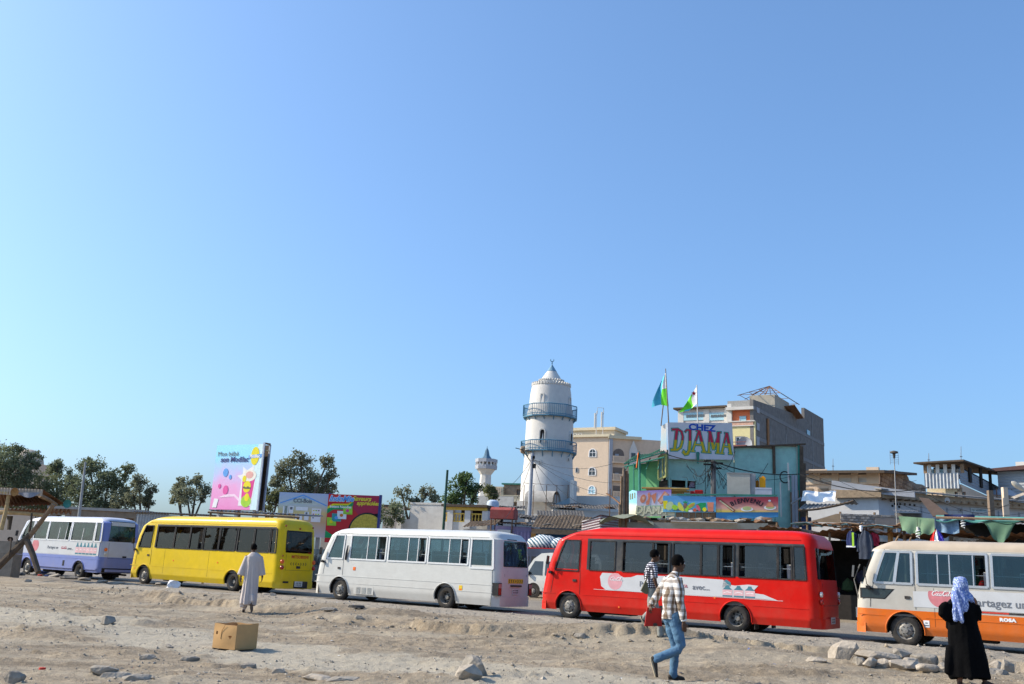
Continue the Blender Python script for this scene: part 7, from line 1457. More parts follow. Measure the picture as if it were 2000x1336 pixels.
# tarpaulins
def tarp(label,quad,m,y=-.7,sag=.3,fold=.05,nu=24,nv=8,fr=FS,yb=None):
    pts=[]
    for (px,py) in quad: q=fr.pz(px,py,y); pts.append(Vector((q[0],y,q[1])))
    o=pts[0].copy(); b=MB(); tl_,tr_,br_,bl2=pts
    def g_(u,v):
        p=tl_.lerp(tr_,u).lerp(bl2.lerp(br_,u),v)-o; return (p.x,p.y+fold*math.sin(u*13+v*3)*v-.05*v,p.z-sag*math.sin(math.pi*u)*v+.04*math.sin(u*21)*v)
    b.grid(g_,nu,nv); w=fr.o+fr.x*o.x+fr.y*o.y; return b.build('tarpaulin',m,None,True,80,loc=(w.x,w.y,o.z),rot=(0,0,fr.a),label=label,category='tarpaulin')
tarp('olive green tarpaulin hanging at the left of the stall front',[(1755,1008),(1825,1013),(1826,1041),(1763,1037)],m_tarpg,y=-.75,sag=.1)
tarp('dark green tarpaulin drooping in a half round swag on the right',[(1915,1018),(1994,1018),(1980,1023),(1925,1023)],mat('dark_green_tarpaulin',(.09,.17,.11),.8,var=.12),y=-.85,sag=.75)
b=MB(); A_=onS(1828,1011,-.9); B2=onS(2080,1016,-.9); C2=onS(2080,1012,2.5); D2=onS(1828,1006,2.5)
b.grid(lambda u,v:tuple(A_.lerp(B2,u).lerp(D2.lerp(C2,u),v)+Vector((0,0,-.05*math.sin(u*25)*(1-v)-(.12 if v==0 else 0)))),40,5); w=FS.o; b.build('tarpaulin',m_tarpt,None,True,80,loc=tuple(w),rot=(0,0,FS.a),label='long teal tarpaulin roof over the stalls at the right edge',category='tarpaulin')
b=MB(); b.tube([onS(1828,1011,-.88),onS(2080,1017,-.88)],.05,5); b.build('tarpaulin_beam',m_wood,None,loc=tuple(FS.o),rot=(0,0,FS.a),label='timber beam along the front of the long teal tarpaulin',category='beam')
tarp('pale folded sheet lying on the dark shelf at the right',[(1862,1049),(1912,1053),(1910,1057),(1862,1056)],m_stone,y=-.3,sag=.02)
# block wall stub, tan sheet
FW=fr_at(1642,46,STREET+20); r=thing('breeze_block_wall','grey breeze block wall above the stall roof','wall',frame=FW)
def onW(px,py,y=0.): q=FW.pz(px,py,y); return Vector((q[0],y,q[1]))
x0,z0=FW.pz(1642,1027); x1=FW.pz(1750,1027)[0]; z1=FW.pz(1645,1002)[1]; z2=FW.pz(1750,1005)[1]
nb=12; rows=5; bh=(z1-z0)/rows; bw=(x1-x0)/nb
b=MB(); b.box(x0+.02,x1-.02,.03,.2,0,min(z1,z2)-.04); b.build('mortar_core',m_conc,r)
cub=MB(); cub.box(0,bw-.03,-.0,.05,0,bh-.03); cm=cub.mesh('block',[m_conc]); cm2=cub.mesh('block',[mat('dark_concrete',(.22,.21,.2),.9,var=.2,bump=.4)])
for j in range(rows):
    for i in range(nb):
        xx=x0+i*bw+(bw/2 if j%2 else 0)
        if xx+bw>x1+.1 or (i>6 and j<rows-1): continue
        ob('block',cm if (i+j)%3 else cm2,r,(xx,-.02-.012*((i*7+j*3)%3),z0+j*bh))
b=MB(); b.box(x0+bw*7+.1,x1,-.03,.03,z0,z0+bh*4-.05); b.build('rendered_panel',mat('brown_render',(.26,.225,.20),.9,var=.15),r)
b=MB(); b.poly([onW(1578,1019,-.6),onW(1642,1021,-.6),onW(1641,1003,-.6),onW(1632,1004,-.6),onW(1605,1012,-.6)],.05); b.build('tan_board',mat('tan_board',(.45,.32,.19),.85,var=.15),r)
# ---------------------------------------------------------------- white market hall
FM=fr_at(1721,52,STREET+4); r=thing('white_market_hall','long low whitewashed hall with a sloping timber eave and a diagonal shadow','building',frame=FM)
def fm_(px,py): return FM.pz(px,py)
xl,zl=fm_(1566,975); z1=fm_(1720,972)[1]
b=MB(); b.box(xl,0,0,.3,0,z1); b.build('front_wall',mat('lit_whitewash',(.68,.68,.68),.85,var=.05,dirt=.2),r)  # lighter copy of the whitewash, sunlit face put into its colour
FN=Fr(FM.o,12); rn=(0,0,FN.a-FM.a); xE_,zE=FN.pz(2040,988)
b=MB(); b.box(.01,xE_,0,.3,0,z1-.03); b.build('side_wall',mat('shaded_whitewash',(.50,.52,.55),.85,var=.06,dirt=.4),r,rot=rn)  # darker bluish copy of the whitewash, shade put into its colour
x3,z3=fm_(1629,954)
b=MB(); b.poly([(x3,-.35,z3-.55),(.2,-.35,z1+.0),(.2,-.35,z1+.35),(x3,-.35,z3-.1)],.3,(0,1,0)); b.build('front_eave',mat('sandy_timber',(.36,.27,.18),.85,var=.3,vs=6,dirt=.4),r)
b=MB(); b.poly([(x3-.1,-.3,z3-.08),(x3+4.2,-.3,z3-.5),(x3+4.2,-.3,z3-.2),(x3-.05,-.3,z3+.42)],.25,(0,1,0)); b.build('grey_parapet',m_greyb,r)
b=MB(); b.poly([(0,-.4,z1-.02),(xE_,-.4,zE-.3),(xE_,-.4,zE+.02),(0,-.4,z1+.36)],.3,(0,1,0)); b.build('side_eave',_M['sandy_timber'],r,rot=rn)
b=MB(); b.poly([(-.2,-.6,z1+.38),(xE_,-.6,zE+.04),(xE_,3,zE+.5),(-1,3,z1+.85)],.07,(0,0,1)); b.build('roof',m_greysheet,r,rot=rn)
for k in range(22): xx=.2+k*(xE_-.4)/22; zz=z1+(zE-z1)*xx/xE_; b=MB(); b.box(xx,xx+.1,-.5,-.0,zz-.12,zz-.03); b.build('rafter_end',m_wood,r,rot=rn)
for (px,py) in ((1740,978),(1748,984),(1752,985),(1758,984),(1767,985),(1777,986),(1786,987),(1743,988),(1756,990)): x_,z_=FN.pz(px,py); b=MB(); b.box(x_-.06,x_+.06,-.012,.03,z_-.06,z_+.06); b.build('vent_hole',m_inside,r,rot=rn)
x_,x2_,za_,zb_=FN.rect(1871,993,1879,1001); window(r,x_,x2_,za_,zb_,-.04,m_greyb,bars=0,name='small_window').rotation_euler=rn
x_,x2_,za_,zb_=FN.rect(1895,993,1928,1001); b=MB(); b.box(x_,x2_,-.05,-.01,za_,zb_); sb=b.build('shop_sign',mat('pale_sign',(.50,.58,.62),.6),r,rot=rn)
for k in range(8): b=MB(); xx=x_+(x2_-x_)*(.3+.08*k); b.box(xx,xx+(x2_-x_)*.05,-.056,-.052,za_+(zb_-za_)*.35,za_+(zb_-za_)*.65); b.build('sign_marks',m_adteal,sb)
b=MB(); b.box(x_+.1,x_+(x2_-x_)*.22,-.056,-.052,za_+.08,zb_-.08); b.build('sign_mark',m_tarpt,sb)
for px,py in ((1841,978),(1957,986)): x_,z_=FN.pz(px,py); b=MB(); b.lathe([(.05,0),(.16,-.12),(.17,-.3),(.001,-.32)],10,0,(x_,-.1,z_),'y'); b.build('wall_lamp',m_plaster,r,True,rot=rn)
for px in (1800,1850,1900,1950,1990): x_,z_=FN.pz(px,1000); b=MB(); b.tube([(x_,-.03,0),(x_,-.03,z1-.3)],.035,5); b.build('wall_pipe',m_greyb,r,rot=rn)
# tarps, corrugated lean-to in front of the white hall
FT=fr_at(1600,49,STREET+8)
b=MB(); x0,z0=FT.pz(1564,979); x1,z1_=FT.pz(1630,977); zt_=FT.pz(1600,957)[1]; b.grid(lambda u,v:(x0+(x1-x0)*u,.12*math.sin(u*14+v*4)-.0+.8*v,z0+(zt_-z0)*v+.04*math.sin(u*9)),30,8); b.build('white_tarpaulin',m_tarpw,None,True,80,loc=tuple(FT.o),rot=(0,0,FT.a),label='wrinkled white tarpaulin over the wall right of the teal cafe',category='tarpaulin')
r=thing('lean_to_roof','grey corrugated lean-to roof sloping up to a point on the white wall','roof',frame=FT); x0,z0=FT.pz(1566,997); x1,z1_=FT.pz(1672,979); zt0=FT.pz(1570,981)[1]
b=MB(); corr(b,lambda u,v,h:(x0+u,-1+2*v/2,z0+h+(max(z1_-z0,0))*(u/(x1-x0))**1.7*(1-v/2)+(zt0-z0)*v/2),x1-x0,2,.2,.03,4); b.build('roof_sheet',m_greysheet,r,True,80)
b=MB(); b.tube([(x0+(x1-x0)*t,-1.05,z0-.08+(z1_-z0)*t**1.7) for t in np.linspace(0,1,9)],.06,5); b.build('edge_beam',dk,r); b=MB(); b.box(x0,x1-2.2,-.2,0,0,z0-.35); b.build('wall',mat('navy_wall',(.03,.05,.12),.9,var=.2),r)
for k in range(3): b=MB(); xx=x0+.4+k*1.6; b.tube([(xx,-.95,0),(xx,-.95,z0-.1)],.06,5); b.build('post',m_wood,r)
# brown slanted sheet and dark roofs right
FQ=fr_at(1800,45,STREET+6)
b=MB(); q=[FQ.pz(1793,970,0),FQ.pz(1812,972,0),FQ.pz(1862,1012,0),FQ.pz(1824,1010,0)]; b.poly([(q[3][0],-.6,q[3][1]),(q[2][0],-.6,q[2][1]),(q[1][0],.4,q[1][1]),(q[0][0],.4,q[0][1])],.06,(.1,.4,-.3)); b.build('leaning_sheet',mat('dark_brown_sheet',(.105,.075,.06),.85,var=.15),None,loc=tuple(FQ.o),rot=(0,0,FQ.a),label='dark brown sheet leaning steeply above the tarpaulins',category='sheet')
r=thing('dark_roofs','low dark roofs rising behind the green tarpaulins','roof',frame=FQ)
for k,(a_,b_,yt0,yt1) in enumerate(((1845,2060,1001,1012),(1862,2060,1010,1016))):
    x0,z0=FQ.pz(a_,yt0,-.5*k); x1,z1_=FQ.pz(b_,yt1,-.5*k); b=MB(); corr(b,lambda u,v,h:(x0+u,-.5*k-.6+v,z0+(z1_-z0)*u/(x1-x0)+h*.6-.25*(1-v/1.6)),x1-x0,1.6,.22,.02,2); b.build('roof_sheet',[mat('dark_brown_sheet2',(.10,.085,.075),.9,var=.2),m_greysheet][k%2],r,True,80)
b=MB(); b.box(FQ.pz(1848,1010)[0],FQ.pz(2060,1010)[0],1.1,1.3,0,FQ.pz(1900,1006)[1]); b.build('wall',m_inside,r)
F_=fr_at(1770,47.5,STREET+4); x0,z0=F_.pz(1745,999); x1,z1_=F_.pz(1798,1001); b=MB(); corr(b,lambda u,v,h:(x0+u,v-.6,z0+h+(z1_-z0)*u/(x1-x0)+.1*v),x1-x0,1.4,.2,.02,2); b.box(x0,x1,.3,.4,z0-.8,z0-.05); b.build('small_awning',m_greysheet,None,True,80,loc=tuple(F_.o),rot=(0,0,F_.a),label='small grey awning on the white hall side above the olive tarpaulin',category='awning')
# ---------------------------------------------------------------- balustrade house
FH=fr_at(1723,64,STREET+2); r=thing('balustrade_house','tan house with a white balustrade terrace and a broken brown brick side wall','house',frame=FH)
xl=FH.pz(1560,950)[0]; z1=FH.pz(1722,945)[1]; b=MB(); b.box(xl,0,0,.3,0,z1-.05); b.build('front_wall',m_tand,r)
for k in range(5): a_=xl+(0-xl)*k/5; b=MB(); b.box(a_+.25,a_-xl/5-.1,-.04,0,z1-1.1,z1-.3); b.build('wall_panel',m_brickb,r)
zr1=FH.pz(1722,927)[1]; yR=FH.yz(1775,925)[0]; 
b=MB(); b.box(xl,0,-.08,.14,zr1-.2,zr1); b.build('handrail',m_tanw,r); b=MB(); b.box(xl,0,-.08,.14,z1-.04,z1+.12); b.build('plinth_rail',m_tanw,r)
piers=[FH.pz(px,940)[0] for px in (1564,1596,1632,1670)]+[-.35]
for i,xx in enumerate(piers): b=MB(); w=.22 if i<4 else .4; b.box(xx-w,xx+w,-.14,.2,z1,zr1+(.12 if i<4 else .5)); b.build('pier',m_tanw,r)
bal=MB(); bal.lathe([(.05,0),(.09,.15),(.05,.45),(.07,zr1-.2-z1-.14)],6,0); balm=bal.mesh('baluster',m_plaster,True)
for i in range(4):
    a_,c_=piers[i]+.25,piers[i+1]-.25; n=11
    for k in range(n): ob('baluster',balm,r,(a_+(c_-a_)*(k+.5)/n,.03,z1+.12))
zt_=FH.yz(1722,926)[1]
# side wall with ragged broken top
pr=[(1723,921),(1745,918),(1768,924),(1774,932),(1776,938),(1783,941),(1790,945),(1800,946),(1808,950)]; pts=[FH.yz(*p) for p in pr]
b=MB(); b.poly([(0,0,0),(0,pts[-1][0],0)]+[(0,y_,z_) for y_,z_ in reversed(pts)],-.3,(1,0,0)); b.build('brick_side_wall',m_brickb,r)
brk=MB(); brk.box(0,.03,0,.75,0,.26); bm_=[brk.mesh('brick',[m_brickb]),brk.mesh('brick',[mat('dark_brick',(.19,.14,.10),.95,var=.25)]),brk.mesh('brick',[mat('light_brick',(.31,.24,.17),.95,var=.2)])]
def ztop(y_): return float(np.interp(y_,[p[0] for p in pts],[p[1] for p in pts]))
zz_=z1-2.2; j=0; cnt=0
while zz_<max(p[1] for p in pts) and cnt<290:
    yy=.1+(.4 if j%2 else 0)
    while yy+.8<pts[-1][0]:
        if zz_+.3<min(ztop(yy),ztop(yy+.75)): ob('brick',bm_[(j*5+int(yy*3))%3],r,(.0+.012*((j+int(yy*2))%2),yy,zz_)); cnt+=1
        yy+=.8
    zz_+=.31; j+=1
b=MB(); b.poly([(xl,-1.2,FH.pz(1570,919,-1.2)[1]),(.6,-1.2,FH.pz(1722,918,-1.2)[1]),(.6,yR,FH.yz(1775,924)[1]),(xl,yR,FH.yz(1775,924)[1])],.18,(0,0,-1)); b.build('roof_slab',dk,r)
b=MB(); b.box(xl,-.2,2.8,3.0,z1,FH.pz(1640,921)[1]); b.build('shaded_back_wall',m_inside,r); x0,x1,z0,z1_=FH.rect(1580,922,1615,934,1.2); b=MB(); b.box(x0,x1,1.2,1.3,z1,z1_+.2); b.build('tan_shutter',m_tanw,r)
for xx in (xl+.4,xl/2,-.4): b=MB(); b.tube([(xx,.05,zr1),(xx,.05,FH.pz(1640,921)[1])],.08,5); b.build('post',m_wood,r)
# ---------------------------------------------------------------- attic house
FA=fr_at(1884,58,STREET-2); r=thing('attic_house','yellowish house with a tall galvanised sheet parapet and open attic under a flat roof','house',frame=FA)
xl=FA.pz(1806,940)[0]; zA=FA.pz(1850,951)[1]; zB=FA.pz(1850,924)[1]; zC=FA.pz(1850,907)[1]; yE,_=FA.yz(1956,940)
b=MB(); x0,x1,z0,z1=FA.rect(1861,959,1882,975); facade(xl,0,0,zA,[(x0,x1,z0,z1)],.25,r,m_cream,y=.5); window(r,x0,x1,z0,z1,.6,m_rust,bars=2)
x0,x1,z0,z1=FA.rect(1815,960,1838,975); window(r,x0,x1,z0,z1,.42,m_tand,m_tanw,bars=1)
b=MB(); corr(b,lambda u,v,h:(xl+u,-.05+h,zA-.1+v),-xl,zB-zA+.1,.2,.035,1); b.build('galvanised_cladding',m_galv,r,True,80)
b=MB(); corr(b,lambda u,v,h:(0.03+h*.6,v*1.0,zA+.25+u),zC-zA-.45,yE,.2,.03,2); b.build('side_cladding',mat('blue_grey_siding',(.26,.30,.35),.7,var=.1,dirt=.2),r,True,80)
b=MB(); b.box(-.25,0,.5,yE,0,zA+.2); b.build('side_wall',m_tand,r)
for px,mm in ((1807,m_wood),(1815,m_plaster),(1831,m_plaster),(1846,m_plaster),(1862,m_plaster),(1879,m_wood)): xx=FA.pz(px,915)[0]; b=MB(); b.box(xx-.1,xx+.1,-.03,.08,zB,zC); b.build('attic_post',mm,r)
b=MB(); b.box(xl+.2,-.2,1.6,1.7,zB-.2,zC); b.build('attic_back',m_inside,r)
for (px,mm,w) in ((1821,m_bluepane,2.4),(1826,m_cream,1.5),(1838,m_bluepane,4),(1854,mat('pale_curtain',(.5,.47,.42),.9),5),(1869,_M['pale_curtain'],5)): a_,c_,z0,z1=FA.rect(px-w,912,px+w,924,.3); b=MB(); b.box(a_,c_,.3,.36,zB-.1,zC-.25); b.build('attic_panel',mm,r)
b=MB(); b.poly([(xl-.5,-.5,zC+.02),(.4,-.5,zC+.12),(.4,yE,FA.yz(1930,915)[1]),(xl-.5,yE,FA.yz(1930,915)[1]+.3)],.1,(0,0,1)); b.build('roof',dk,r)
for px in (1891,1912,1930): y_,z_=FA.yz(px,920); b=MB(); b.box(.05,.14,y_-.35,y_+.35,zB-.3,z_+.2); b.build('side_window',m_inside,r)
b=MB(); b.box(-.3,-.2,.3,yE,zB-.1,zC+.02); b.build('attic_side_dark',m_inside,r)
y_,z_=FA.yz(1935,952); b=MB(); b.lathe([(1.0,.3),(.9,.5),(.6,.75),(.001,.85)],20,0,(.8,y_-.5,z_-1.0),'z'); b.build('domed_tank',mat('pale_grey_blue',(.42,.46,.52),.6),r,True); b=MB(); b.box(-.1,1.6,y_-2,y_+1.5,z_-1.0,z_-.75); b.build('ledge',m_conc,r)
b=MB()
for k in range(6): y2,z2=FA.yz(1900+k*11,970); b.tube([(1.4,y2,z2-1.5),(1.4,y2,z2+.5)],.04,4)
b.tube([(1.4,FA.yz(1890,967)[0],FA.yz(1890,967)[1]),(1.4,FA.yz(1955,970)[0],FA.yz(1955,970)[1])],.04,4); b.build('terrace_rail',m_rust,r)
for k,(px,yt,yb) in enumerate(((1935,958,982),(1964,952,985))): q=P(px,yb,50); t=P(px-1,yt,50); b=MB(); b.box(-.12,.12,-.12,.12,-1,(t-q).z); b.build('stump_post',[m_pole,m_tanw][k],None,loc=q,label=['dark thin post rising from the white hall roof','thicker pale post rising from the white hall roof'][k],category='post')
# grey sided building right edge
FE=fr_at(1955,66,STREET-6); r=thing('grey_sided_building','grey horizontal sided building with a brown roof edge at the right edge','building',frame=FE)
x0,z0=FE.pz(1948,925); x1,z1=FE.pz(2060,918); b=MB(); corr(b,lambda u,v,h:(x0+v,h*.7,z0-6+u),6.2+0,x1-x0,.22,.03,2); b.build('siding',mat('pale_grey_siding',(.40,.43,.45),.7,var=.06),r,True,80)
b=MB(); b.box(x0,x1,.1,5,0,z0-.1); b.build('core',m_greyb,r); b=MB(); b.poly([(x0-.3,-.6,z0+.1),(x1,-.6,z1+.1),(x1,-.6,z1+.45),(x0-.3,-.6,z0+.3)],5,(0,1,0)); b.build('roof',mat('brown_roof',(.10,.055,.05),.8),r)
b=MB(); xx,zz2=FE.pz(1988,910); b.box(xx-.35,xx+.35,1,1.6,z1-.5,zz2+.4); b.build('roof_vent',m_plaster,r)
# street light at right edge
q=P(2012,1000,44); q.z=0; r=thing('street_light','pale street light head with a lower dish lamp reaching in from the right edge','street light',q); a=P(1980,944,44)-q; c=P(2012,966,44)-q
b=MB(); b.tube([(c.x,0,0),(c.x,0,c.z+.5)],.08,8); b.build('pole',m_steel,r); b=MB(); b.tube([c,c.lerp(a,.8)],.04,6); b.build('arm',m_steel,r); b=MB(); d_=(c-a).normalized(); b.tube([a-d_*.12,a-d_*.02,a+d_*.2,a+d_*.45,a+d_*.6],[.03,.11,.14,.09,.04],10,sx=.8); b.build('lamp_head',mat('aged_lamp_head',(.55,.50,.40),.6),r,True)
a2=P(1975,975,44)-q; b=MB(); b.grid(lambda u,v:tuple(a2+Vector((.95*u,-.25+.5*v,.40*u+.09*math.sin(math.pi*v)))),6,5); b.build('dish_lamp',m_stone,r,True); b=MB(); b.tube([a2+Vector((.9,0,.35)),Vector((c.x,0,a2.z+.3))],.035,5); b.build('arm',m_steel,r)
# antenna pole
q=P(1751,1030,46); r=thing('antenna_pole','tall thin antenna pole with a small dark cap in front of the brick wall','antenna',(q.x,q.y,0)); t=P(1746,884,46); b=MB(); b.tube([(0,0,0),(t.x-q.x,0,t.z)],[.035,.022],6); b.build('pole',m_steel,r)
b=MB(); b.lathe([(.001,.1),(.16,.06),(.2,-.02),(.07,-.06),(.05,-.28)],12,0,(t.x-q.x,0,t.z)); b.build('cap',mat('dark_cap',(.09,.08,.07),.8),r,True); b=MB()
for k in range(5): b.tube([(t.x-q.x-.22,0,t.z-.5+.09*k),(t.x-q.x+.22,0,t.z-.5+.09*k)],.008,4)
b.tube([(t.x-q.x-.2,0,t.z-.6),(t.x-q.x-.2,0,t.z+.1)],.008,4); b.tube([(t.x-q.x+.2,0,t.z-.6),(t.x-q.x+.2,0,t.z+.1)],.008,4); b.build('aerial_grid',m_steel,r)
for (px,yt,yb,Y,lb) in ((1627,896,920,66,'thin aerial on the roof left of the balustrade house'),(1877,872,905,60,'thin lattice aerial above the attic house roof'),(1170,860,0,0,''),(1814,885,907,60,'faint short aerial at the left of the attic roof')):
    if not yb: continue
    q=P(px,yb,Y); t=P(px,yt,Y); b=MB(); b.tube([(0,0,0),t-q],[.03,.015],5); b.tube([(t-q)*.4+Vector((-.08,0,0)),(t-q)*.4+Vector((.08,0,0))],.03,4); b.build('aerial',m_steel,None,loc=q,label=lb,category='aerial')
# concrete pole by the minaret and its wires
q=P(1032,1013,66); r=thing('concrete_pole','pale concrete utility pole in front of the minaret','utility pole',(q.x,q.y,0)); t=P(1040,885,66); b=MB(); b.tube([(0,0,0),(t.x-q.x,0,t.z)],[.17,.11],8); b.build('pole',m_greyb,r,True); b=MB(); tt=Vector((t.x-q.x,0,t.z)); b.tube([tt+V(-.1,0,-.6),tt+V(-.7,0,.2),tt+V(-1.2,0,.3)],.03,5); b.cbox(tt+V(.15,-.1,-.9),(.25,.2,.3)); b.cbox(tt+V(.1,-.1,-.3),(.15,.2,.2)); b.build('bracket',m_dark,r)
T0=t-Vector((0,0,.4))
wires('overhead_wires','thin wires fanning out from the pale concrete pole',[(T0,P(1200,905,60),.5),(T0,P(1330,975,49),1.0),(T0,P(1188,1000,60),.8),(T0,P(1300,935,50),.8),(T0,P(1100,1020,58),.6),(T0,P(960,965,70),.6),(T0,P(985,1015,58),.5)],.014)
wires('roof_wires','thin dark wires sagging over the white hall and brick wall',[(P(1566,918,55),P(1800,960,50),.5),(P(1566,928,55),P(1790,938,60),.6),(P(1640,940,52),P(1985,985,46),.8),(P(1760,985,47),P(1990,975,46),.7),(P(1810,965,46),P(2010,1000,44),.5)],.012)
q=P(1191,985,58); b=MB(); b.tube([(0,0,-2),(0,0,(P(1193,955,58)-q).z)],.03,5); b.build('thin_post',m_rust,None,loc=q,label='thin rusty post on the low shop roofs right of the minaret',category='post')
wires('old_branch_pole','long dark bent pole leaning across the white wall',[(P(1185,964,60),P(1228,1002,58),-.1)],.06,m_rust)
# ---------------------------------------------------------------- vehicles behind
def van(label,o,ang,m,L=4.8,H=2.25,W=1.75,load=None,name='van',cat='van'):
    r=thing(name,label,cat,o,ang); prof=[(0,.35),(-.0,.9),(.12,1.05),(.75,1.95 if H>2 else H-.35),(1.2,H-.05),(1.8,H),(L-.3,H),(L-.05,H-.35),(L,.9),(L,.35)]
    b=MB(); n=len(prof); w0=W/2
    def wv(z): return w0 if z<1.1 else w0-.1*(z-1.1)
    vs=[(x,-wv(z),z) for x,z in prof]+[(x,wv(z),z) for x,z in prof]; fs=[tuple(reversed(range(n))),tuple(range(n,2*n))]+[(i,(i+1)%n,(i+1)%n+n,i+n) for i in range(n)]
    b.add(vs,[tuple(reversed(f)) for f in fs]); b.build('body',m,r)
    zt=H-.22 if H<2 else H-.45
    def sidewin(a,c,nm='side_window',tri=False):
        for sd in(-1,1):
            y0=sd*(wv(1.15)+.008); y1=sd*(wv(zt)+.008); b=MB(); q=[(a,y0,1.15),(c,y0,1.15),(c,y1,zt),((a+.42) if tri else a,y1,zt)]; b.poly(q,.012,(0,-sd,0)); b.build(nm,m_pane,r)
    sidewin(.42,1.35,tri=True); sidewin(1.5,2.6); sidewin(2.75,3.8); sidewin(3.9,L-.2)
    b=MB(); b.poly([(.13,-w0+.1,1.1),(.13,w0-.1,1.1),(.70,w0-.2,1.88 if H>2 else H-.4),(.70,-w0+.2,1.88 if H>2 else H-.4)],.02,(-1,0,.4)); b.build('windscreen',m_pane,r)
    for xx in (.85,L-.95):
        for sd in(-1,1): we=ob('wheel',WH['front'][0],r,(xx,sd*(w0-.1),.33),(0,0,0 if sd<0 else math.pi)); we.scale=(.88,.9,.88); rm=ob('rim',WH['front'][1],we)
        b=MB()
        for sd in (-1,1): b.lathe([(.001,0),(.4,0)],20,0,(xx,sd*(w0+.004),.36),'y')
        b.build('wheel_arch',m_dark,r)
    for sd in(-1,1):
        b=MB(); b.cbox((.55,sd*(w0+.1),1.2),(.08,.16,.2)); b.build('side_mirror',m_black,r)
        b=MB(); b.box(-.02,.1,sd*.6-.14,sd*.6+.14,.72,.9); b.build('headlight',m_clear,r)
    b=MB(); b.box(-.08,.02,-w0+.02,w0-.02,.35,.58); b.build('bumper',m_black,r); return r
o=P(1038,1100,52); o.z=0
van('white van seen between the white and red minibuses',(o.x-.1,o.y-.2,0),R_(STREET),m_wh,H=2.3)
o=P(1010,1100,58.5); o.z=0
van('dark blue vehicle with a red roof rack behind the white van',(o.x,o.y,0),R_(STREET),[mat('dark_blue_car_paint',(.03,.04,.07),.3,coat=.5)],L=4.6,H=2.6,name='loaded_car',cat='car')
o=P(1036,1067,58); r=thing('striped_load','blue and white striped bundle tied on a vehicle roof between the minibuses','load',o,R_(STREET))
def stripe(m,n,l,b):
    tc=n.new('ShaderNodeTexCoord'); w_=n.new('ShaderNodeTexWave'); w_.inputs['Scale'].default_value=2.4; w_.inputs['Distortion'].default_value=2.5; w_.bands_direction='DIAGONAL'; l.new(tc.outputs['Object'],w_.inputs['Vector']); cr=n.new('ShaderNodeValToRGB'); cr.color_ramp.interpolation='CONSTANT'; cr.color_ramp.elements[0].color=(.06,.14,.20,1); cr.color_ramp.elements[1].position=.45; cr.color_ramp.elements[1].color=(.7,.72,.72,1); l.new(w_.outputs[0],cr.inputs[0]); l.new(cr.outputs[0],b.inputs['Base Color'])
b=MB(); random.seed(4)
b.ico((.9,0,.22),.75,0,(1.35,.8,.62),.08,sub=3); b.ico((2.0,.1,.18),.6,0,(1.1,.9,.6),.08,sub=3); b.build('bundle',mat('striped_canvas',(.5,.5,.5),.8,extra=stripe),r,True,80)
b=MB(); b.tube([(-.1,-.5,-.12),(3,-.5,-.12)],.04,5); b.tube([(-.1,.6,-.12),(3,.6,-.12)],.04,5); b.build('roof_rack',m_red,r)
# bus glimpsed through / past yellow and white
o=P(632,1080,50); o.z=0; van('dark car glimpsed between the yellow and white minibuses',(o.x-1.5,o.y,0),R_(STREET),[mat('teal_grey_car',(.06,.09,.11),.3,coat=.5)],H=1.9,L=4.2,name='parked_car',cat='car')
# ---------------------------------------------------------------- people
def fuse(name,chains,voxel,m,parent,smooth_it=2,fold=None,extra=None,balls=True):
    b=MB()
    for ch in chains:
        pts,rs=ch[0],ch[1]; up=ch[2] if len(ch)>2 else None
        if len(pts)==1: b.ico(pts[0],1,0,rs,sub=3); continue
        b.tube(pts,rs,14,0,up=up)
        if balls:
            for p,r_ in ((pts[0],rs[0] if isinstance(rs,list) else rs),(pts[-1],rs[-1] if isinstance(rs,list) else rs)):
                rr=min(r_) if isinstance(r_,(tuple,list)) else r_; b.ico(p,rr*.97,0,sub=2)
    if extra: extra(b)
    me=b.mesh(name,m); t=bpy.data.objects.new('tmp',me); COL.objects.link(t)
    md=t.modifiers.new('r','REMESH'); md.mode='VOXEL'; md.voxel_size=voxel; md.use_smooth_shade=True
    if smooth_it: s=t.modifiers.new('s','SMOOTH'); s.iterations=smooth_it; s.factor=.5
    dg=bpy.context.evaluated_depsgraph_get(); me2=bpy.data.meshes.new_from_object(t.evaluated_get(dg)); COL.objects.unlink(t); bpy.data.objects.remove(t)
    me2.materials.clear(); me2.materials.append(m)
    if fold:
        n=len(me2.vertices); co=np.empty(n*3); no=np.empty(n*3); me2.vertices.foreach_get('co',co); me2.vertex_normals.foreach_get('vector',no); co=co.reshape(-1,3); no=no.reshape(-1,3); co=co+no*fold(co)[:,None]; me2.vertices.foreach_set('co',co.ravel()); me2.update()
    me2.name=name; return ob(name,me2,parent)
def wrinkle(a=.012,f=9.,vert=.35,seed=0):
    return lambda co: a*2*(fbm(co[:,0]*f+co[:,1]*f*.7+50,co[:,2]*f*vert+co[:,1]*3+50,4,seed)-.5)
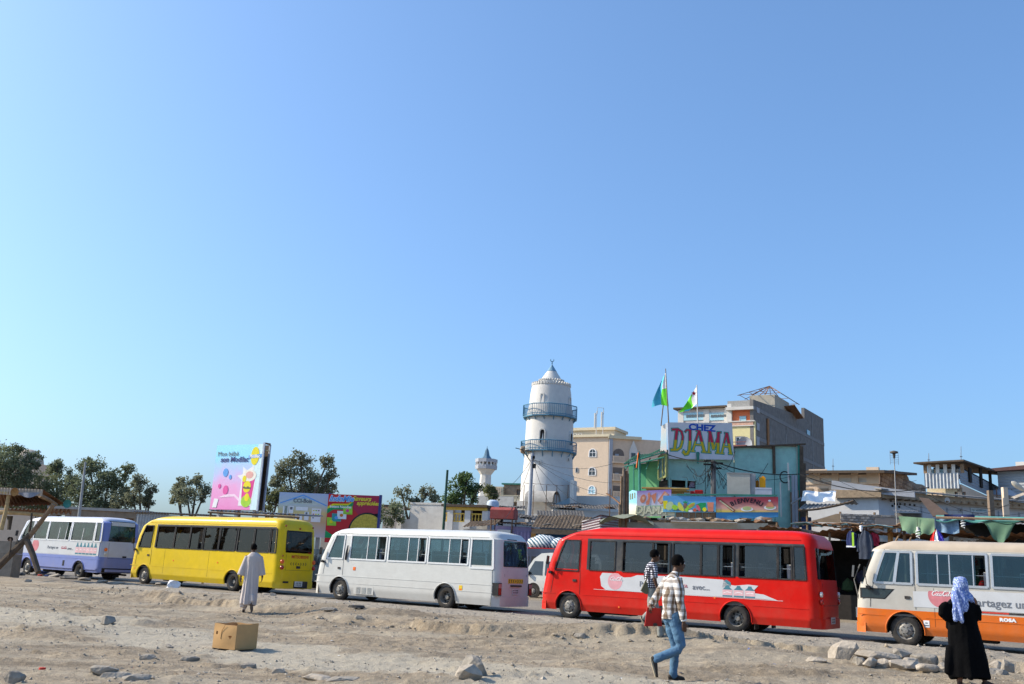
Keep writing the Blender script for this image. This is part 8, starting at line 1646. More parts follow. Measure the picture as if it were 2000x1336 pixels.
def hand_ch(w,d,thumb,spread,curl=.6,L=.18):
    """palm and five fingers from wrist w in direction d; thumb = side vector of the thumb, spread = palm normal"""
    w=Vector(w); d=Vector(d).normalized(); t=Vector(thumb).normalized(); nrm=Vector(spread).normalized(); ch=[]
    ch.append(([w,w+d*.03,w+d*.075],[(.026,.02),(.038,.017),(.040,.015)],t))
    for i,(o,l) in enumerate(((.030,.070),(.011,.080),(-.009,.074),(-.028,.058))):
        b0=w+d*.068+t*o; a=b0+(d*math.cos(curl*.4)+nrm*math.sin(curl*.4))*l*.45; c=a+(d*math.cos(curl)+nrm*math.sin(curl))*l*.32; e=c+(d*math.cos(curl*1.7)+nrm*math.sin(curl*1.7))*l*.26
        ch.append(([b0-d*.02,a,c,e],[.0095,.0088,.008,.007]))
    b0=w+d*.022+t*.028; ch.append(([b0,b0+(d*.6+t*.7)*.035,b0+(d*.95+t*.55+nrm*.25)*.062],[.013,.0105,.0085])); return ch
def head_ch(c,f,tilt=0.):
    """c head centre, f facing direction"""
    c=Vector(c); f=Vector(f).normalized(); z=Vector((0,0,1)); s=f.cross(z).normalized(); ch=[]
    def ell_(p,rf,rs,rz): ch.append(([p-z*rz*.6,p-z*rz*.3,p,p+z*rz*.45,p+z*rz*.75,p+z*rz*.97],[(rf*k,rs*k) for k in (.78,.93,1,.9,.66,.22)],f))
    ell_(c+z*.02-f*.008,.096,.075,.105); ell_(c-z*.035+f*.022,.062,.055,.075)
    ch.append(([c-z*.10+f*.055,c-z*.085+f*.07],[.022,.022])); ch.append(([c+f*.086+z*.012,c+f*.104-z*.018,c+f*.10-z*.03],[.008,.0125,.015])); ch.append(([c+f*.085-z*.052-s*.018,c+f*.093-z*.052,c+f*.085-z*.052+s*.018],[.009,.011,.009]))
    ch.append(([c+f*.082+z*.034-s*.03,c+f*.09+z*.034,c+f*.082+z*.034+s*.03],[.012]*3))
    for k in(-1,1): ch.append(([c+s*k*.074-f*.01+z*.02,c+s*k*.084-f*.014,c+s*k*.076-f*.006-z*.025],[(.018,.006),(.017,.007),(.01,.006)],f))
    return ch
def add_head(root,c,f,hair,skin,hairr=1.):
    c=Vector(c); f=Vector(f).normalized(); z=Vector((0,0,1)); s=f.cross(z).normalized()
    for k in(-1,1):
        b=MB(); b.ico(c+f*.078+s*k*.030+z*.010,.0125,sub=2); b.build('eye',mat('eye_white',(.6,.58,.55),.3),root,True); b=MB(); b.ico(c+f*.0885+s*k*.030+z*.010,.006,sub=1); b.build('iris',m_black,root,True)
    if hair is not None:
        b=MB(); bm=bmesh.new(); bmesh.ops.create_icosphere(bm,subdivisions=4,radius=1.); rd=random.Random(3); keep=[]
        M=Matrix((f,s,z)).transposed()
        for v in bm.verts:
            q=v.co.copy(); k=1+rd.uniform(-.015,.03); p=M@Vector((q.x*.104*k*hairr,q.y*.083*k*hairr,q.z*.112*k*hairr)); v.co=p+c+z*.026-f*.014
        bmesh.ops.delete(bm,geom=[v for v in bm.verts if (v.co-c).dot(f)>.062-.5*max(0,(v.co-c).z-.075) and (v.co-c).z<.085 or (v.co-c).z< -.035+.25*max(0,(v.co-c).dot(f)+.03) ],context='VERTS')
        me=bpy.data.meshes.new('hair'); bm.to_mesh(me); bm.free(); me.materials.append(hair); me.polygons.foreach_set('use_smooth',[True]*len(me.polygons)); o=ob('hair',me,root); return o
m_skin=mat('dark_brown_skin',(.095,.05,.032),.55,var=.12,vs=6); m_skin2=mat('brown_skin',(.20,.10,.065),.55,var=.1,vs=6); m_hair=mat('black_hair',(.004,.0035,.0035),.95,spec=.08,var=.4,vs=60,bump=1,bs=90)
def plaid(name,base,ca,cb,sx,sz,wa=.45,thin=None):
    def ex(m,n,l,b):
        tc=n.new('ShaderNodeTexCoord'); nz=n.new('ShaderNodeTexNoise'); nz.inputs['Scale'].default_value=5; l.new(tc.outputs['Object'],nz.inputs['Vector']); va=n.new('ShaderNodeVectorMath'); va.operation='MULTIPLY_ADD'; l.new(nz.outputs[1],va.inputs[0]); va.inputs[1].default_value=(.035,.035,.035); l.new(tc.outputs['Object'],va.inputs[2])
        sp=n.new('ShaderNodeSeparateXYZ'); l.new(va.outputs[0],sp.inputs[0]); ax=n.new('ShaderNodeMath'); ax.operation='MULTIPLY_ADD'; l.new(sp.outputs[1],ax.inputs[0]); ax.inputs[1].default_value=.75; l.new(sp.outputs[0],ax.inputs[2])
        out=None; cur=None
        for src,sc,c in ((ax.outputs[0],sx,ca),(sp.outputs[2],sz,cb)):
            mu=n.new('ShaderNodeMath'); mu.operation='MULTIPLY'; mu.inputs[1].default_value=sc; l.new(src,mu.inputs[0]); fr=n.new('ShaderNodeMath'); fr.operation='FRACT'; l.new(mu.outputs[0],fr.inputs[0])
            r=n.new('ShaderNodeValToRGB'); e=r.color_ramp.elements; e[0].position=wa-.03; e[0].color=(*c,1); e[1].position=wa+.03; e[1].color=(1,1,1,1); k=e.new(.97); k.color=(1,1,1,1); k=e.new(1.0); k.color=(*c,1); l.new(fr.outputs[0],r.inputs[0])
            mx=n.new('ShaderNodeMix'); mx.data_type='RGBA'; mx.blend_type='MULTIPLY'; mx.inputs[0].default_value=1
            if cur is None: mx.inputs[6].default_value=(*base,1)
            else: l.new(cur,mx.inputs[6])
            l.new(r.outputs[0],mx.inputs[7]); cur=mx.outputs[2]
        l.new(cur,b.inputs['Base Color'])
    return mat(name,base,.9,bump=.3,bs=25,extra=ex)
def shoe(root,heel,toe,m,sole,up=(0,0,1),w=.042,lift=.05,name='shoe'):
    h,t=Vector(heel),Vector(toe); u=Vector(up).normalized(); d=(t-h).normalized()
    o=fuse(name,[([h+u*.04,h.lerp(t,.35)+u*.042,h.lerp(t,.7)+u*.028,t+u*.022],[(.040,w*.8),(.042,w*.85),(.030,w),(.02,w*.75)],u)],.008,m,root,1)
    s=d.cross(u); b=MB(); pts=[]
    for a in np.linspace(0,2*math.pi,19)[:-1]:
        c_=math.cos(a); k=(c_+1)/2; pts.append(h.lerp(t,.5)+d*c_*((t-h).length/2+.025)+s*math.sin(a)*(w*.98-.008*(1-k)))
    b.poly([p-u*.004 for p in pts],.022,tuple(u)); b.build('sole',sole,o); return o
def origin(px,py,Yd=None):
    return GG(px,py)
# ---- man in the long robe (back view)
def scaled(root,k): root.scale=(k,k,k)
o=GG(484,1197); r=thing('person','man in a long pale robe walking away near the yellow minibus','person',o)
H0=Vector((-.03,.03,1.665)); f=Vector((-.25,1,-.15)).normalized()
m_robe=mat('pale_lilac_robe',(.50,.44,.41),.9,var=.06,bump=.25,bs=14,dirt=.12,dcol=(.4,.35,.3))
la=hand_ch((-.285,-.02,.90),(0,-.05,-1),(.25,1,0),(1,0,0),.5); ra=hand_ch((.27,.06,.92),(0,.05,-1),(-.2,1,0),(-1,0,0),.5)
fuse('body',head_ch(H0,f)+[([(0,0,1.3),(0,-.01,1.47),(-.02,.01,1.56),(-.03,.02,1.62)],[(.08,.14),(.07,.11),.052,.05],(0,1,0)),([(0,0,.95),(0,0,1.3)],[(.10,.15),(.09,.15)],(0,1,0)),([(-.2,0,1.43),(-.26,-.01,1.17),(-.285,-.02,.90)],[.05,.042,.026]),([(.2,0,1.43),(.25,.03,1.17),(.27,.06,.92)],[.05,.042,.026]),
 ([(-.09,0,.95),(-.10,-.0,.5),(-.11,.0,.08)],[.08,.055,.036]),([(.09,0,.95),(.09,.05,.5),(.10,-.16,.20)],[.08,.055,.036])]+la+ra,.0075,m_skin,r)
add_head(r,H0,f,m_hair,m_skin)
def robe_fold(co):
    a=np.arctan2(co[:,1],co[:,0]); k=np.clip((1.45-co[:,2])/1.2,0,1); return .02*k*np.sin(a*7+2*co[:,2]+1)+.012*k*np.sin(a*13+5*co[:,2])+.02*(fbm(co[:,0]*6+50,co[:,2]*3+50,4,3)-.5)
fuse('robe',[([(-.015,0,1.57),(-.01,0,1.52),(0,0,1.46),(0,0,1.36),(0,0,1.15),(0,0,.9),(-.01,-.01,.55),(-.02,-.02,.33),(-.03,-.02,.20)],[(.058,.062),(.085,.14),(.11,.205),(.125,.215),(.13,.195),(.15,.20),(.17,.20),(.19,.205),(.19,.195)],(0,1,0)),
 ([(-.17,0,1.45),(-.235,-.01,1.2),(-.285,-.02,.95)],[(.07,.075),(.075,.085),(.085,.105)],(0,1,0)),([(.17,0,1.45),(.23,.02,1.2),(.265,.05,.97)],[(.07,.075),(.075,.085),(.085,.10)],(0,1,0)),([(-.12,-.03,.3),(-.13,-.03,.13)],[(.09,.09),(.075,.085)],(0,1,0)),([(.09,-.1,.42),(.12,-.17,.27)],[(.11,.10),(.075,.075)],(0,1,0))],.013,m_robe,r,2,robe_fold,balls=False)
fuse('trousers',[([(-.11,0,.5),(-.115,0,.1)],[.075,.062]),([(.09,.02,.5),(.105,-.14,.24)],[.08,.065])],.012,m_robe,r,2,wrinkle(.01))
m_sand=mat('brown_sandal',(.06,.04,.03),.8); shoe(r,(-.12,-.03,.0),(-.16,.17,.0),m_sand,m_black); shoe(r,(.11,-.20,.235),(.13,-.13,.03),m_sand,mat('grey_sole',(.11,.09,.075),.9),up=(.1,.35,.9) if False else (0,.93,.32))
# ---- man in the brown plaid shirt
o=GG(1318,1327); r=thing('person','young man in brown plaid shirt and blue jeans walking with a red bag','person',o)
H0=Vector((.045,.0,1.665)); f=Vector((.93,.36,-.03)).normalized()
nh=hand_ch((.09,-.20,.83),(.12,-.02,-1),(.9,.2,0),(-.1,1,0),.55); fh=hand_ch((-.335,.2,1.03),(-.45,0,-.9),(.5,-.8,0),(.8,.2,-.3),1.3)
fuse('body',head_ch(H0,f)+[([(-.03,0,1.42),(.0,0,1.52),(.03,0,1.60)],[(.08,.12),.058,.056]),([(-.05,0,.95),(-.04,0,1.38)],[(.10,.14),(.11,.16)],(1,0,0)),([(.03,-.17,1.42),(.03,-.215,1.13),(.09,-.20,.83)],[.05,.042,.027]),([(-.09,.17,1.42),(-.235,.24,1.19),(-.335,.2,1.03)],[.05,.042,.027]),
 ([(-.02,-.09,.92),(.06,-.10,.49),(-.31,-.09,.30)],[.062,.045,.034]),([(-.07,.09,.92),(.02,.09,.48),(-.0,.08,.1)],[.062,.045,.034])]+nh+fh,.0075,m_skin,r)
add_head(r,H0,f,m_hair,m_skin)
m_plaid=plaid('brown_plaid',(.62,.61,.60),(.36,.28,.21),(.56,.50,.46),12.5,10.,.42)
fuse('shirt',[([(-.01,0,1.515),(-.03,0,1.46),(-.05,0,1.38),(-.065,0,1.18),(-.07,0,1.0),(-.07,0,.86)],[(.062,.065),(.09,.17),(.125,.19),(.125,.165),(.125,.155),(.135,.165)],(1,0,0)),
 ([(.0,-.15,1.44),(.025,-.205,1.29),(.03,-.22,1.12),(.065,-.21,.98),(.085,-.2,.875)],[.078,.07,.062,.054,.048]),([(-.07,.15,1.44),(-.15,.22,1.30),(-.235,.24,1.18),(-.32,.205,1.05)],[.078,.07,.06,.047]),([(.0,0,1.50),(.02,0,1.545)],[(.068,.07),(.066,.066)],(1,0,0))],.0105,m_plaid,r,2,wrinkle(.014,11,.7,5),balls=False)
fuse('shirt_cuff',[([(.085,-.2,.885),(.092,-.2,.845)],[.042,.042])],.008,mat('white_cuff',(.7,.7,.7),.9),r,1,balls=False)
m_jean=mat('blue_jeans',(.085,.17,.27),.9,var=.3,vs=5,bump=.3,bs=40)
fuse('jeans',[([(-.065,0,.96),(-.06,0,.88)],[(.115,.145),(.125,.15)],(1,0,0)),([(-.03,-.075,.90),(.02,-.095,.7),(.065,-.10,.50),(.03,-.10,.44),(-.14,-.095,.365),(-.30,-.09,.285)],[.10,.088,.074,.070,.064,.062]),([(-.075,.08,.90),(-.03,.09,.68),(.02,.09,.47),(.01,.085,.26),(-.01,.08,.07)],[.10,.088,.068,.062,.062])],.0105,m_jean,r,2,wrinkle(.013,12,1.2,7))
m_dsh=mat('dark_suede_shoe',(.05,.042,.035),.9); m_tsole=mat('tan_sole',(.38,.32,.22),.9)
shoe(r,(-.06,.075,.0),(.15,.12,.0),m_dsh,m_black); shoe(r,(-.375,-.09,.285),(-.30,-.09,.045),m_dsh,m_tsole,up=(.95,0,.3),w=.048)
bg_=thing('red_bag','flat red bag held by the man in the brown plaid shirt','bag',o+V(-.36,.2,1.0)); b=MB(); b.poly([(-.03,-.02,0),(.18,.0,.0),(.20,.0,-.26),(-.065,-.02,-.27)],.035,(0,1,0)); b.build('pouch',mat('red_bag_fabric',(.42,.025,.018),.7,var=.1),bg_); b=MB(); b.tube([(-.0,0,-.0),(.0,0,.035),(.06,0,.04),(.1,0,0)],.008,6); b.build('strap',m_red,bg_); b=MB(); b.poly([(.06,-.026,-.26),(.13,-.02,-.26),(.12,-.022,-.22),(.09,-.024,-.215),(.065,-.024,-.225)],.004,(0,1,0)); b.build('badge',mat('dark_badge',(.07,.05,.04),.7),bg_)
# ---- man in the black and white check shirt
o=P(1281,1242,20.8); zq=ZG(o.x,o.y); o.z=zq; r=thing('person','man in a black and white checked shirt and grey trousers, behind the plaid shirted man','person',o)
H0=Vector((-.035,.0,1.70)); f=Vector((.95,.30,-.05)).normalized()
nh=hand_ch((.01,-.17,.98),(.05,0,-1),(.9,.2,0),(-.1,1,0),.5)
fuse('body',head_ch(H0,f)+[([(-.10,0,1.48),(-.08,0,1.57),(-.05,0,1.64)],[(.08,.11),.052,.05]),([(-.13,0,1.0),(-.12,0,1.44)],[(.09,.13),(.10,.15)],(1,0,0)),([(-.07,-.15,1.48),(-.065,-.19,1.2),(.01,-.17,.98)],[.048,.04,.026]),([(-.13,.16,1.48),(-.2,.2,1.22),(-.1,.17,1.0)],[.048,.04,.028]),
 ([(-.12,-.08,.98),(-.13,-.09,.60),(-.27,-.08,.40)],[.06,.044,.034]),([(-.11,.08,.98),(.02,.09,.58),(.10,.08,.10)],[.06,.044,.034])]+nh,.0085,m_skin,r)
add_head(r,H0,f,m_hair,m_skin,1.04)
m_chk=plaid('check_cloth',(.72,.73,.78),(.08,.08,.11),(.08,.08,.11),24.,22.,.45)
fuse('shirt',[([(-.085,0,1.565),(-.10,0,1.52),(-.12,0,1.44),(-.13,0,1.25),(-.13,0,1.03)],[(.058,.06),(.09,.15),(.12,.17),(.115,.15),(.125,.15)],(1,0,0)),([(-.08,-.13,1.50),(-.07,-.18,1.36),(-.065,-.19,1.24)],[.072,.066,.062]),([(-.12,.13,1.5),(-.17,.19,1.36),(-.195,.2,1.25)],[.07,.064,.06])],.011,m_chk,r,2,wrinkle(.012,11,.7,9),balls=False)
fuse('trousers',[([(-.13,0,1.06),(-.12,0,.98)],[(.105,.135),(.11,.135)],(1,0,0)),([(-.11,-.07,.98),(-.125,-.085,.78),(-.13,-.09,.60),(-.17,-.085,.53),(-.27,-.08,.41)],[.088,.076,.06,.058,.05]),([(-.11,.08,.98),(-.03,.09,.78),(.03,.09,.58),(.08,.085,.35),(.10,.08,.07)],[.088,.078,.06,.056,.054])],.011,mat('grey_trousers',(.24,.25,.23),.9,bump=.3),r,2,wrinkle(.012,12,1.1,11))
shoe(r,(.06,.075,.0),(.27,.11,.0),m_dsh,m_black); shoe(r,(-.34,-.08,.40),(-.22,-.08,.22),m_dsh,m_tsole,up=(.8,0,.6),w=.045)
sb_=thing('satchel','olive shoulder bag hanging behind the man in the checked shirt','bag',o+V(-.27,-.12,1.0)); b=MB(); b.poly([(-.075,0,-.03),(.02,0,.17),(.07,0,.12),(.085,0,-.06),(.05,0,-.1),(.0,0,-.085)],.1,(0,1,0)); b.build('pouch',mat('olive_canvas',(.13,.12,.07),.9,var=.15,bump=.3),sb_); b=MB(); b.tube([(.02,.0,.16),(.10,.02,.35),(.15,.02,.50)],[(.012,.004)]*3,6); b.build('strap',_M['olive_canvas'],sb_)
# ---- veiled woman
o=GG(1896,1337); r=thing('person','woman in a long black dress and blue patterned headscarf at the right','person',o)
H0=Vector((-.045,.05,1.47)); f=Vector((.75,.65,0)).normalized()
hh=hand_ch((.135,-.045,1.21),(-.55,-.1,.75),(-.6,.2,-.5),(-.8,.3,.2),1.2)
fuse('body',head_ch(H0,f)+[([(-.05,0,1.15),(-.05,.02,1.3),(-.045,.04,1.40)],[(.08,.13),.055,.05],(0,1,0)),([(-.05,0,.8),(-.05,0,1.15)],[(.12,.16),(.11,.15)],(0,1,0)),([(.12,0,1.16),(.15,-.04,1.0),(.135,-.045,1.21)],[.045,.04,.024]),([(-.2,.02,1.16),(-.24,.04,.92),(-.2,.18,.8)],[.045,.04,.025]),([(-.12,0,.8),(-.14,0,.4),(-.19,-.05,.06)],[.08,.055,.042]),([(.04,0,.8),(.10,.03,.4),(.22,.0,.07)],[.062,.045,.034])]+hh,.0085,m_skin2,r)
add_head(r,H0,f,None,m_skin2)
m_blk=mat('black_dress_cloth',(.004,.004,.0045),.95,spec=.06,var=.3,bump=.3,bs=18)
def dfold(co):
    a=np.arctan2(co[:,1],co[:,0]+.03); k=np.clip((1.0-co[:,2])/.9,0,1); return .018*k*np.sin(a*6+1.5*co[:,2])+.01*k*np.sin(a*11+3)+.018*(fbm(co[:,0]*7+50,co[:,2]*4+50,4,13)-.5)
fuse('dress',[([(-.05,.02,1.30),(-.05,.01,1.24),(-.055,0,1.14),(-.055,0,.98),(-.06,0,.82),(-.04,0,.6),(-.03,0,.35),(-.02,-.01,.12)],[(.07,.09),(.12,.19),(.14,.215),(.14,.205),(.16,.225),(.20,.26),(.24,.295),(.255,.31)],(0,1,0)),
 ([(.09,0,1.20),(.14,-.03,1.07),(.16,-.06,.99),(.155,-.06,1.08),(.14,-.05,1.185)],[.068,.062,.058,.052,.045]),([(-.2,.02,1.18),(-.25,.04,.95),(-.2,.16,.82)],[.06,.055,.05]),([(-.24,.0,.55),(-.29,-.03,.3),(-.34,-.04,.16)],[(.09,.10),(.07,.09),(.03,.05)],(0,1,0))],.014,m_blk,r,2,dfold,balls=False)
def scarfm(m,n,l,b):
    tc=n.new('ShaderNodeTexCoord'); v=n.new('ShaderNodeTexVoronoi'); v.inputs['Scale'].default_value=38; mp=n.new('ShaderNodeMapping'); mp.inputs['Scale'].default_value=(1.3,1,.7); l.new(tc.outputs['Object'],mp.inputs[0]); l.new(mp.outputs[0],v.inputs['Vector'])
    cr=n.new('ShaderNodeValToRGB'); cr.color_ramp.elements[0].position=.25; cr.color_ramp.elements[0].color=(.50,.58,.74,1); cr.color_ramp.elements[1].position=.55; cr.color_ramp.elements[1].color=(.15,.21,.46,1); l.new(v.outputs['Distance'],cr.inputs[0]); l.new(cr.outputs[0],b.inputs['Base Color'])
m_scarf=mat('blue_patterned_scarf',(.3,.35,.6),.85,bump=.2,extra=scarfm)
def sfold(co):
    k=np.clip((1.42-co[:,2])/.4,0,1)*.8+.2; return .022*k*np.sin(co[:,0]*48+co[:,2]*9)+.012*np.sin(co[:,0]*90+co[:,2]*4)*k
fuse('headscarf',[([(-.05,.03,1.60),(-.05,.03,1.575),(-.05,.03,1.52),(-.045,.03,1.45),(-.045,.02,1.37),(-.07,-.0,1.28)],[(.04,.035),(.088,.078),(.115,.097),(.118,.10),(.098,.105),(.11,.13)],(0,1,0)),
 ([(-.13,-.03,1.42),(-.17,-.10,1.25),(-.19,-.15,1.08),(-.215,-.17,.93)],[(.07,.07),(.06,.10),(.035,.095),(.022,.06)],(0,1,0)),([(-.07,-.06,1.36),(-.09,-.13,1.2),(-.10,-.17,1.07)],[(.06,.06),(.045,.055),(.022,.035)],(0,1,0)),([(.0,.02,1.34),(.06,-.02,1.27),(.11,-.04,1.215)],[(.08,.08),(.06,.075),(.025,.035)],(0,1,0)),([(-.1,-.06,1.3),(-.0,-.10,1.26),(.06,-.07,1.25)],[(.06,.05),(.05,.05),(.03,.03)],(0,0,1))],.009,m_scarf,r,2,sfold,balls=False)
shoe(r,(.19,-.01,.0),(.385,.05,.0),mat('brown_slipper',(.08,.045,.035),.8),m_black); shoe(r,(-.20,-.07,.0),(-.1,.12,.0),_M['brown_slipper'],m_black)
r.scale=(1.05,1.05,1.04)
bg2=thing('handbag','black rounded handbag on the left shoulder of the veiled woman','bag',o+V(-.335,-.03,1.12)); 
fuse('pouch',[([(0,-.0,.10),(-.04,0,.04),(-.05,0,-.04),(.02,0,-.12),(.06,0,-.13)],[(.05,.06),(.055,.08),(.055,.085),(.05,.06),(.04,.05)],(0,1,0)),([(.04,0,.06),(.05,0,-.08)],[(.05,.09),(.05,.09)],(0,1,0))],.01,m_blk,bg2,2); b=MB(); b.tube([(.0,.0,.1),(.06,-.02,.17),(.14,.0,.15)],.009,6); b.build('strap',m_black,bg2)
# ---- simple figures behind
def bystander(label,o,h,shirt,trs,f=(1,0,0),seated=False,rz=0.,sk=None):
    sk=sk or m_skin; r=thing('person',label,'person',o,rz); k=h/1.75; H0=Vector((.02,0,1.62)); dz=0
    lg=[([(0,-.08,.9),(.42,-.09,.88),(.45,-.09,.45)],[.08,.06,.045]),([(0,.08,.9),(.42,.09,.88),(.45,.09,.45)],[.08,.06,.045])] if seated else [([(0,-.09,.9),(.02,-.1,.48),(-.02,-.1,.06)],[.062,.045,.034]),([(0,.09,.9),(.04,.1,.48),(.06,.1,.06)],[.062,.045,.034])]
    ar=[([(0,-.19,1.38),(.05,-.24,1.12),(.28,-.18,1.15)],[.05,.04,.03]),([(0,.19,1.38),(.05,.24,1.12),(.28,.18,1.15)],[.05,.04,.03])] if seated else [([(0,-.19,1.38),(0,-.23,1.1),(.08,-.2,.85)],[.05,.04,.03]),([(0,.19,1.38),(0,.23,1.1),(.08,.2,.85)],[.05,.04,.03])]
    hd=hand_ch(ar[0][0][-1],(.6,0,-.8),(.8,0,.3),(0,.8,0),.7)+hand_ch(ar[1][0][-1],(.6,0,-.8),(.8,0,.3),(0,-.8,0),.7)
    fuse('body',head_ch(H0,(1,0,0))+[([(0,0,1.38),(.01,0,1.48),(.02,0,1.56)],[.09,.055,.05]),([(0,0,.9),(0,0,1.38)],[(.1,.14),(.1,.16)],(1,0,0))]+ar+lg+hd,.011,sk,r); add_head(r,H0,(1,0,0),m_hair,sk)
    fuse('shirt',[([(0,0,1.47),(0,0,1.42),(0,0,1.34),(0,0,1.1),(0,0,.86)],[(.06,.07),(.09,.17),(.125,.2),(.12,.17),(.125,.165)],(1,0,0))]+[([a[0],a[1]],[.068,.058]) for a,_ in [(x_[0],0) for x_ in ar]],.014,shirt,r,2,wrinkle(.01),balls=False)
    fuse('trousers',[([(0,0,.95),(0,0,.88)],[(.11,.15),(.12,.15)],(1,0,0))]+[(a,[q*1.25+.01 for q in rr]) for a,rr in lg],.014,trs,r,2,wrinkle(.01))
    r.scale=(k,k,k); return r
m_nv=mat('navy_trousers',(.03,.035,.06),.9)
def bus_seat(bus,x,y): return bus.matrix_basis@Vector((x,y,0))
for (px,Y,lb,h,sm,rz) in ((14,45,'man in a teal shirt standing behind the concrete block at the left edge',1.75,mat('teal_shirt',(.05,.20,.18),.9),-1.2),(10,52,'person in a bright blue shirt behind the teal shirted man',1.8,mat('bright_blue_shirt',(.03,.06,.35),.9),-.5),(31,50,'person in dark clothes right of the teal shirted man under the shelter',1.78,mat('dark_shirt',(.03,.035,.07),.9),2.4)):
    o=P(px,1100,Y); o.z=0; bystander(lb,o,h,sm,m_nv,rz=rz)
for (bus,x,y,lb,sm,dz) in ((bus_w,1.05,-.5,'driver in a red top at the wheel of the white minibus',mat('red_top',(.5,.02,.02),.9),.36),(bus_y,1.05,-.5,'driver in a white shirt at the wheel of the yellow minibus',mat('white_shirt',(.6,.6,.58),.9),.42),(bus_r,3.2,-.55,'passenger in a white cap seat near the front window of the red minibus',mat('cream_shirt',(.5,.45,.4),.9),.36),(bus_y,2.45,-.5,'passenger in an ochre dress behind the first side windows of the yellow minibus',mat('ochre_dress',(.5,.3,.03),.9),.42)):
    o=bus.location+Matrix.Rotation(bus.rotation_euler.z,3,'Z')@Vector((x+.2,y,dz-.06)); bystander(lb.replace('white cap seat','pale shirt seated'),o,1.7,sm,m_nv,seated=True,rz=bus.rotation_euler.z+math.pi)

proto=[o for o in bpy.data.objects if o.get('label')=='passenger in a pale shirt seated near the front window of the red minibus'] or [o for o in bpy.data.objects if o.get('category')=='person' and 'red minibus' in o['label']]
proto=proto[0]
for (bus,x,y,lb,dz,cm) in ((bus_r,5.1,-.5,'dark shirted passenger behind the walking men in the red minibus',.36,m_nv),(bus_r,7.3,-.52,'passenger in the rear quarter of the red minibus',.36,None),(bus_y,4.9,-.5,'passenger in the middle windows of the yellow minibus',.42,m_nv),(bus_y,8.4,-.5,'passenger by the rear side window of the yellow minibus',.42,None),(bus_w,4.4,-.5,'passenger by the middle side window of the white minibus',.34,None),(bus_w,7.9,-.45,'passenger by the rear side window of the white minibus',.34,m_nv),(bus_o,2.9,-.5,'passenger at the open window of the orange and white minibus',.36,mat('red_top',(.5,.02,.02),.9))):
    c=copy_tree(proto); c.location=bus.location+Matrix.Rotation(bus.rotation_euler.z,3,'Z')@Vector((x+.2,y,dz-.06)); c['label']=lb
    if cm:
        for ch in children(c):
            if ch.name.startswith('shirt'): ch.data=ch.data.copy(); ch.data.materials[0]=cm
# ---------------------------------------------------------------- stones and box
def stone(px,py,w,d,h,rz,label,m=None,flat=False,tilt=(0,0),seed=0,group=None,dz=0.,name='stone'):
    g=GG(px,py); g.z+=h*.3+dz; return hull_rock(name,g,(w,d,h),rz,m or m_stone,label,tilt,flat,seed,None,group)
stone(210,1220,.33,.26,.24,.3,'single fist shaped stone alone on the dirt at the left','' or m_stone2,seed=1)
stone(914,1327,.36,.3,.26,.5,'lumpy stone at the bottom beside a grey slab',m_stone,seed=2); stone(928,1318,.42,.3,.3,-.3,'grey broken slab behind the lumpy stone at the bottom',m_stone2,True,(.3,.2),seed=3)
SR='stones of the heap at the right'
stone(1646,1291,.66,.45,.46,-.5,'largest upright tan stone at the left end of the right heap',m_stone,False,(.0,-.45),seed=11,group=SR,dz=.0)
stone(1712,1291,1.0,.42,.22,-.25,'long flat slab lying across smaller stones in the right heap',m_stone,True,(0,.08),seed=12,group=SR,dz=.02)
for i,(px,py,w,h,lb,mm) in enumerate(((1678,1300,.26,.2,'small dark stone tucked under the left end of the long slab',m_stone2),(1701,1303,.36,.22,'round stone under the middle of the long slab',m_stone),(1726,1303,.36,.2,'round stone under the right end of the long slab',m_stone),(1762,1292,.4,.32,'grey pointed stone right of the long slab',m_stone2),(1778,1292,.34,.28,'tan pointed stone leaning on the grey one',m_stone),(1770,1306,.62,.22,'low oblong stone in front of the pointed stones',m_stone),(1805,1299,.55,.3,'dished grey slab right of the oblong stone',m_stone2),(1816,1312,.55,.22,'low tan stone in front of the dished slab',m_stone),(1844,1312,.3,.2,'small stone at the right end before the veiled woman',m_stone))):
    stone(px,py,w,w*.7,h,random.uniform(-.5,.5),lb,mm,i in(5,6),seed=20+i,group=SR)
for i,(px,py,w,h,lb) in enumerate(((1947,1310,.3,.24,'small pale stone right of the veiled woman'),(1968,1316,.28,.34,'upright grey stone right of the veiled woman'),(1938,1318,.5,.16,'flat dark stone right of the veiled woman'),(1958,1321,.3,.14,'flattest stone at the right below the upright one'))): stone(px,py,w,w*.7,h,.2*i,lb,m_stone2 if i else m_stone,i>1,seed=40+i,group=SR)
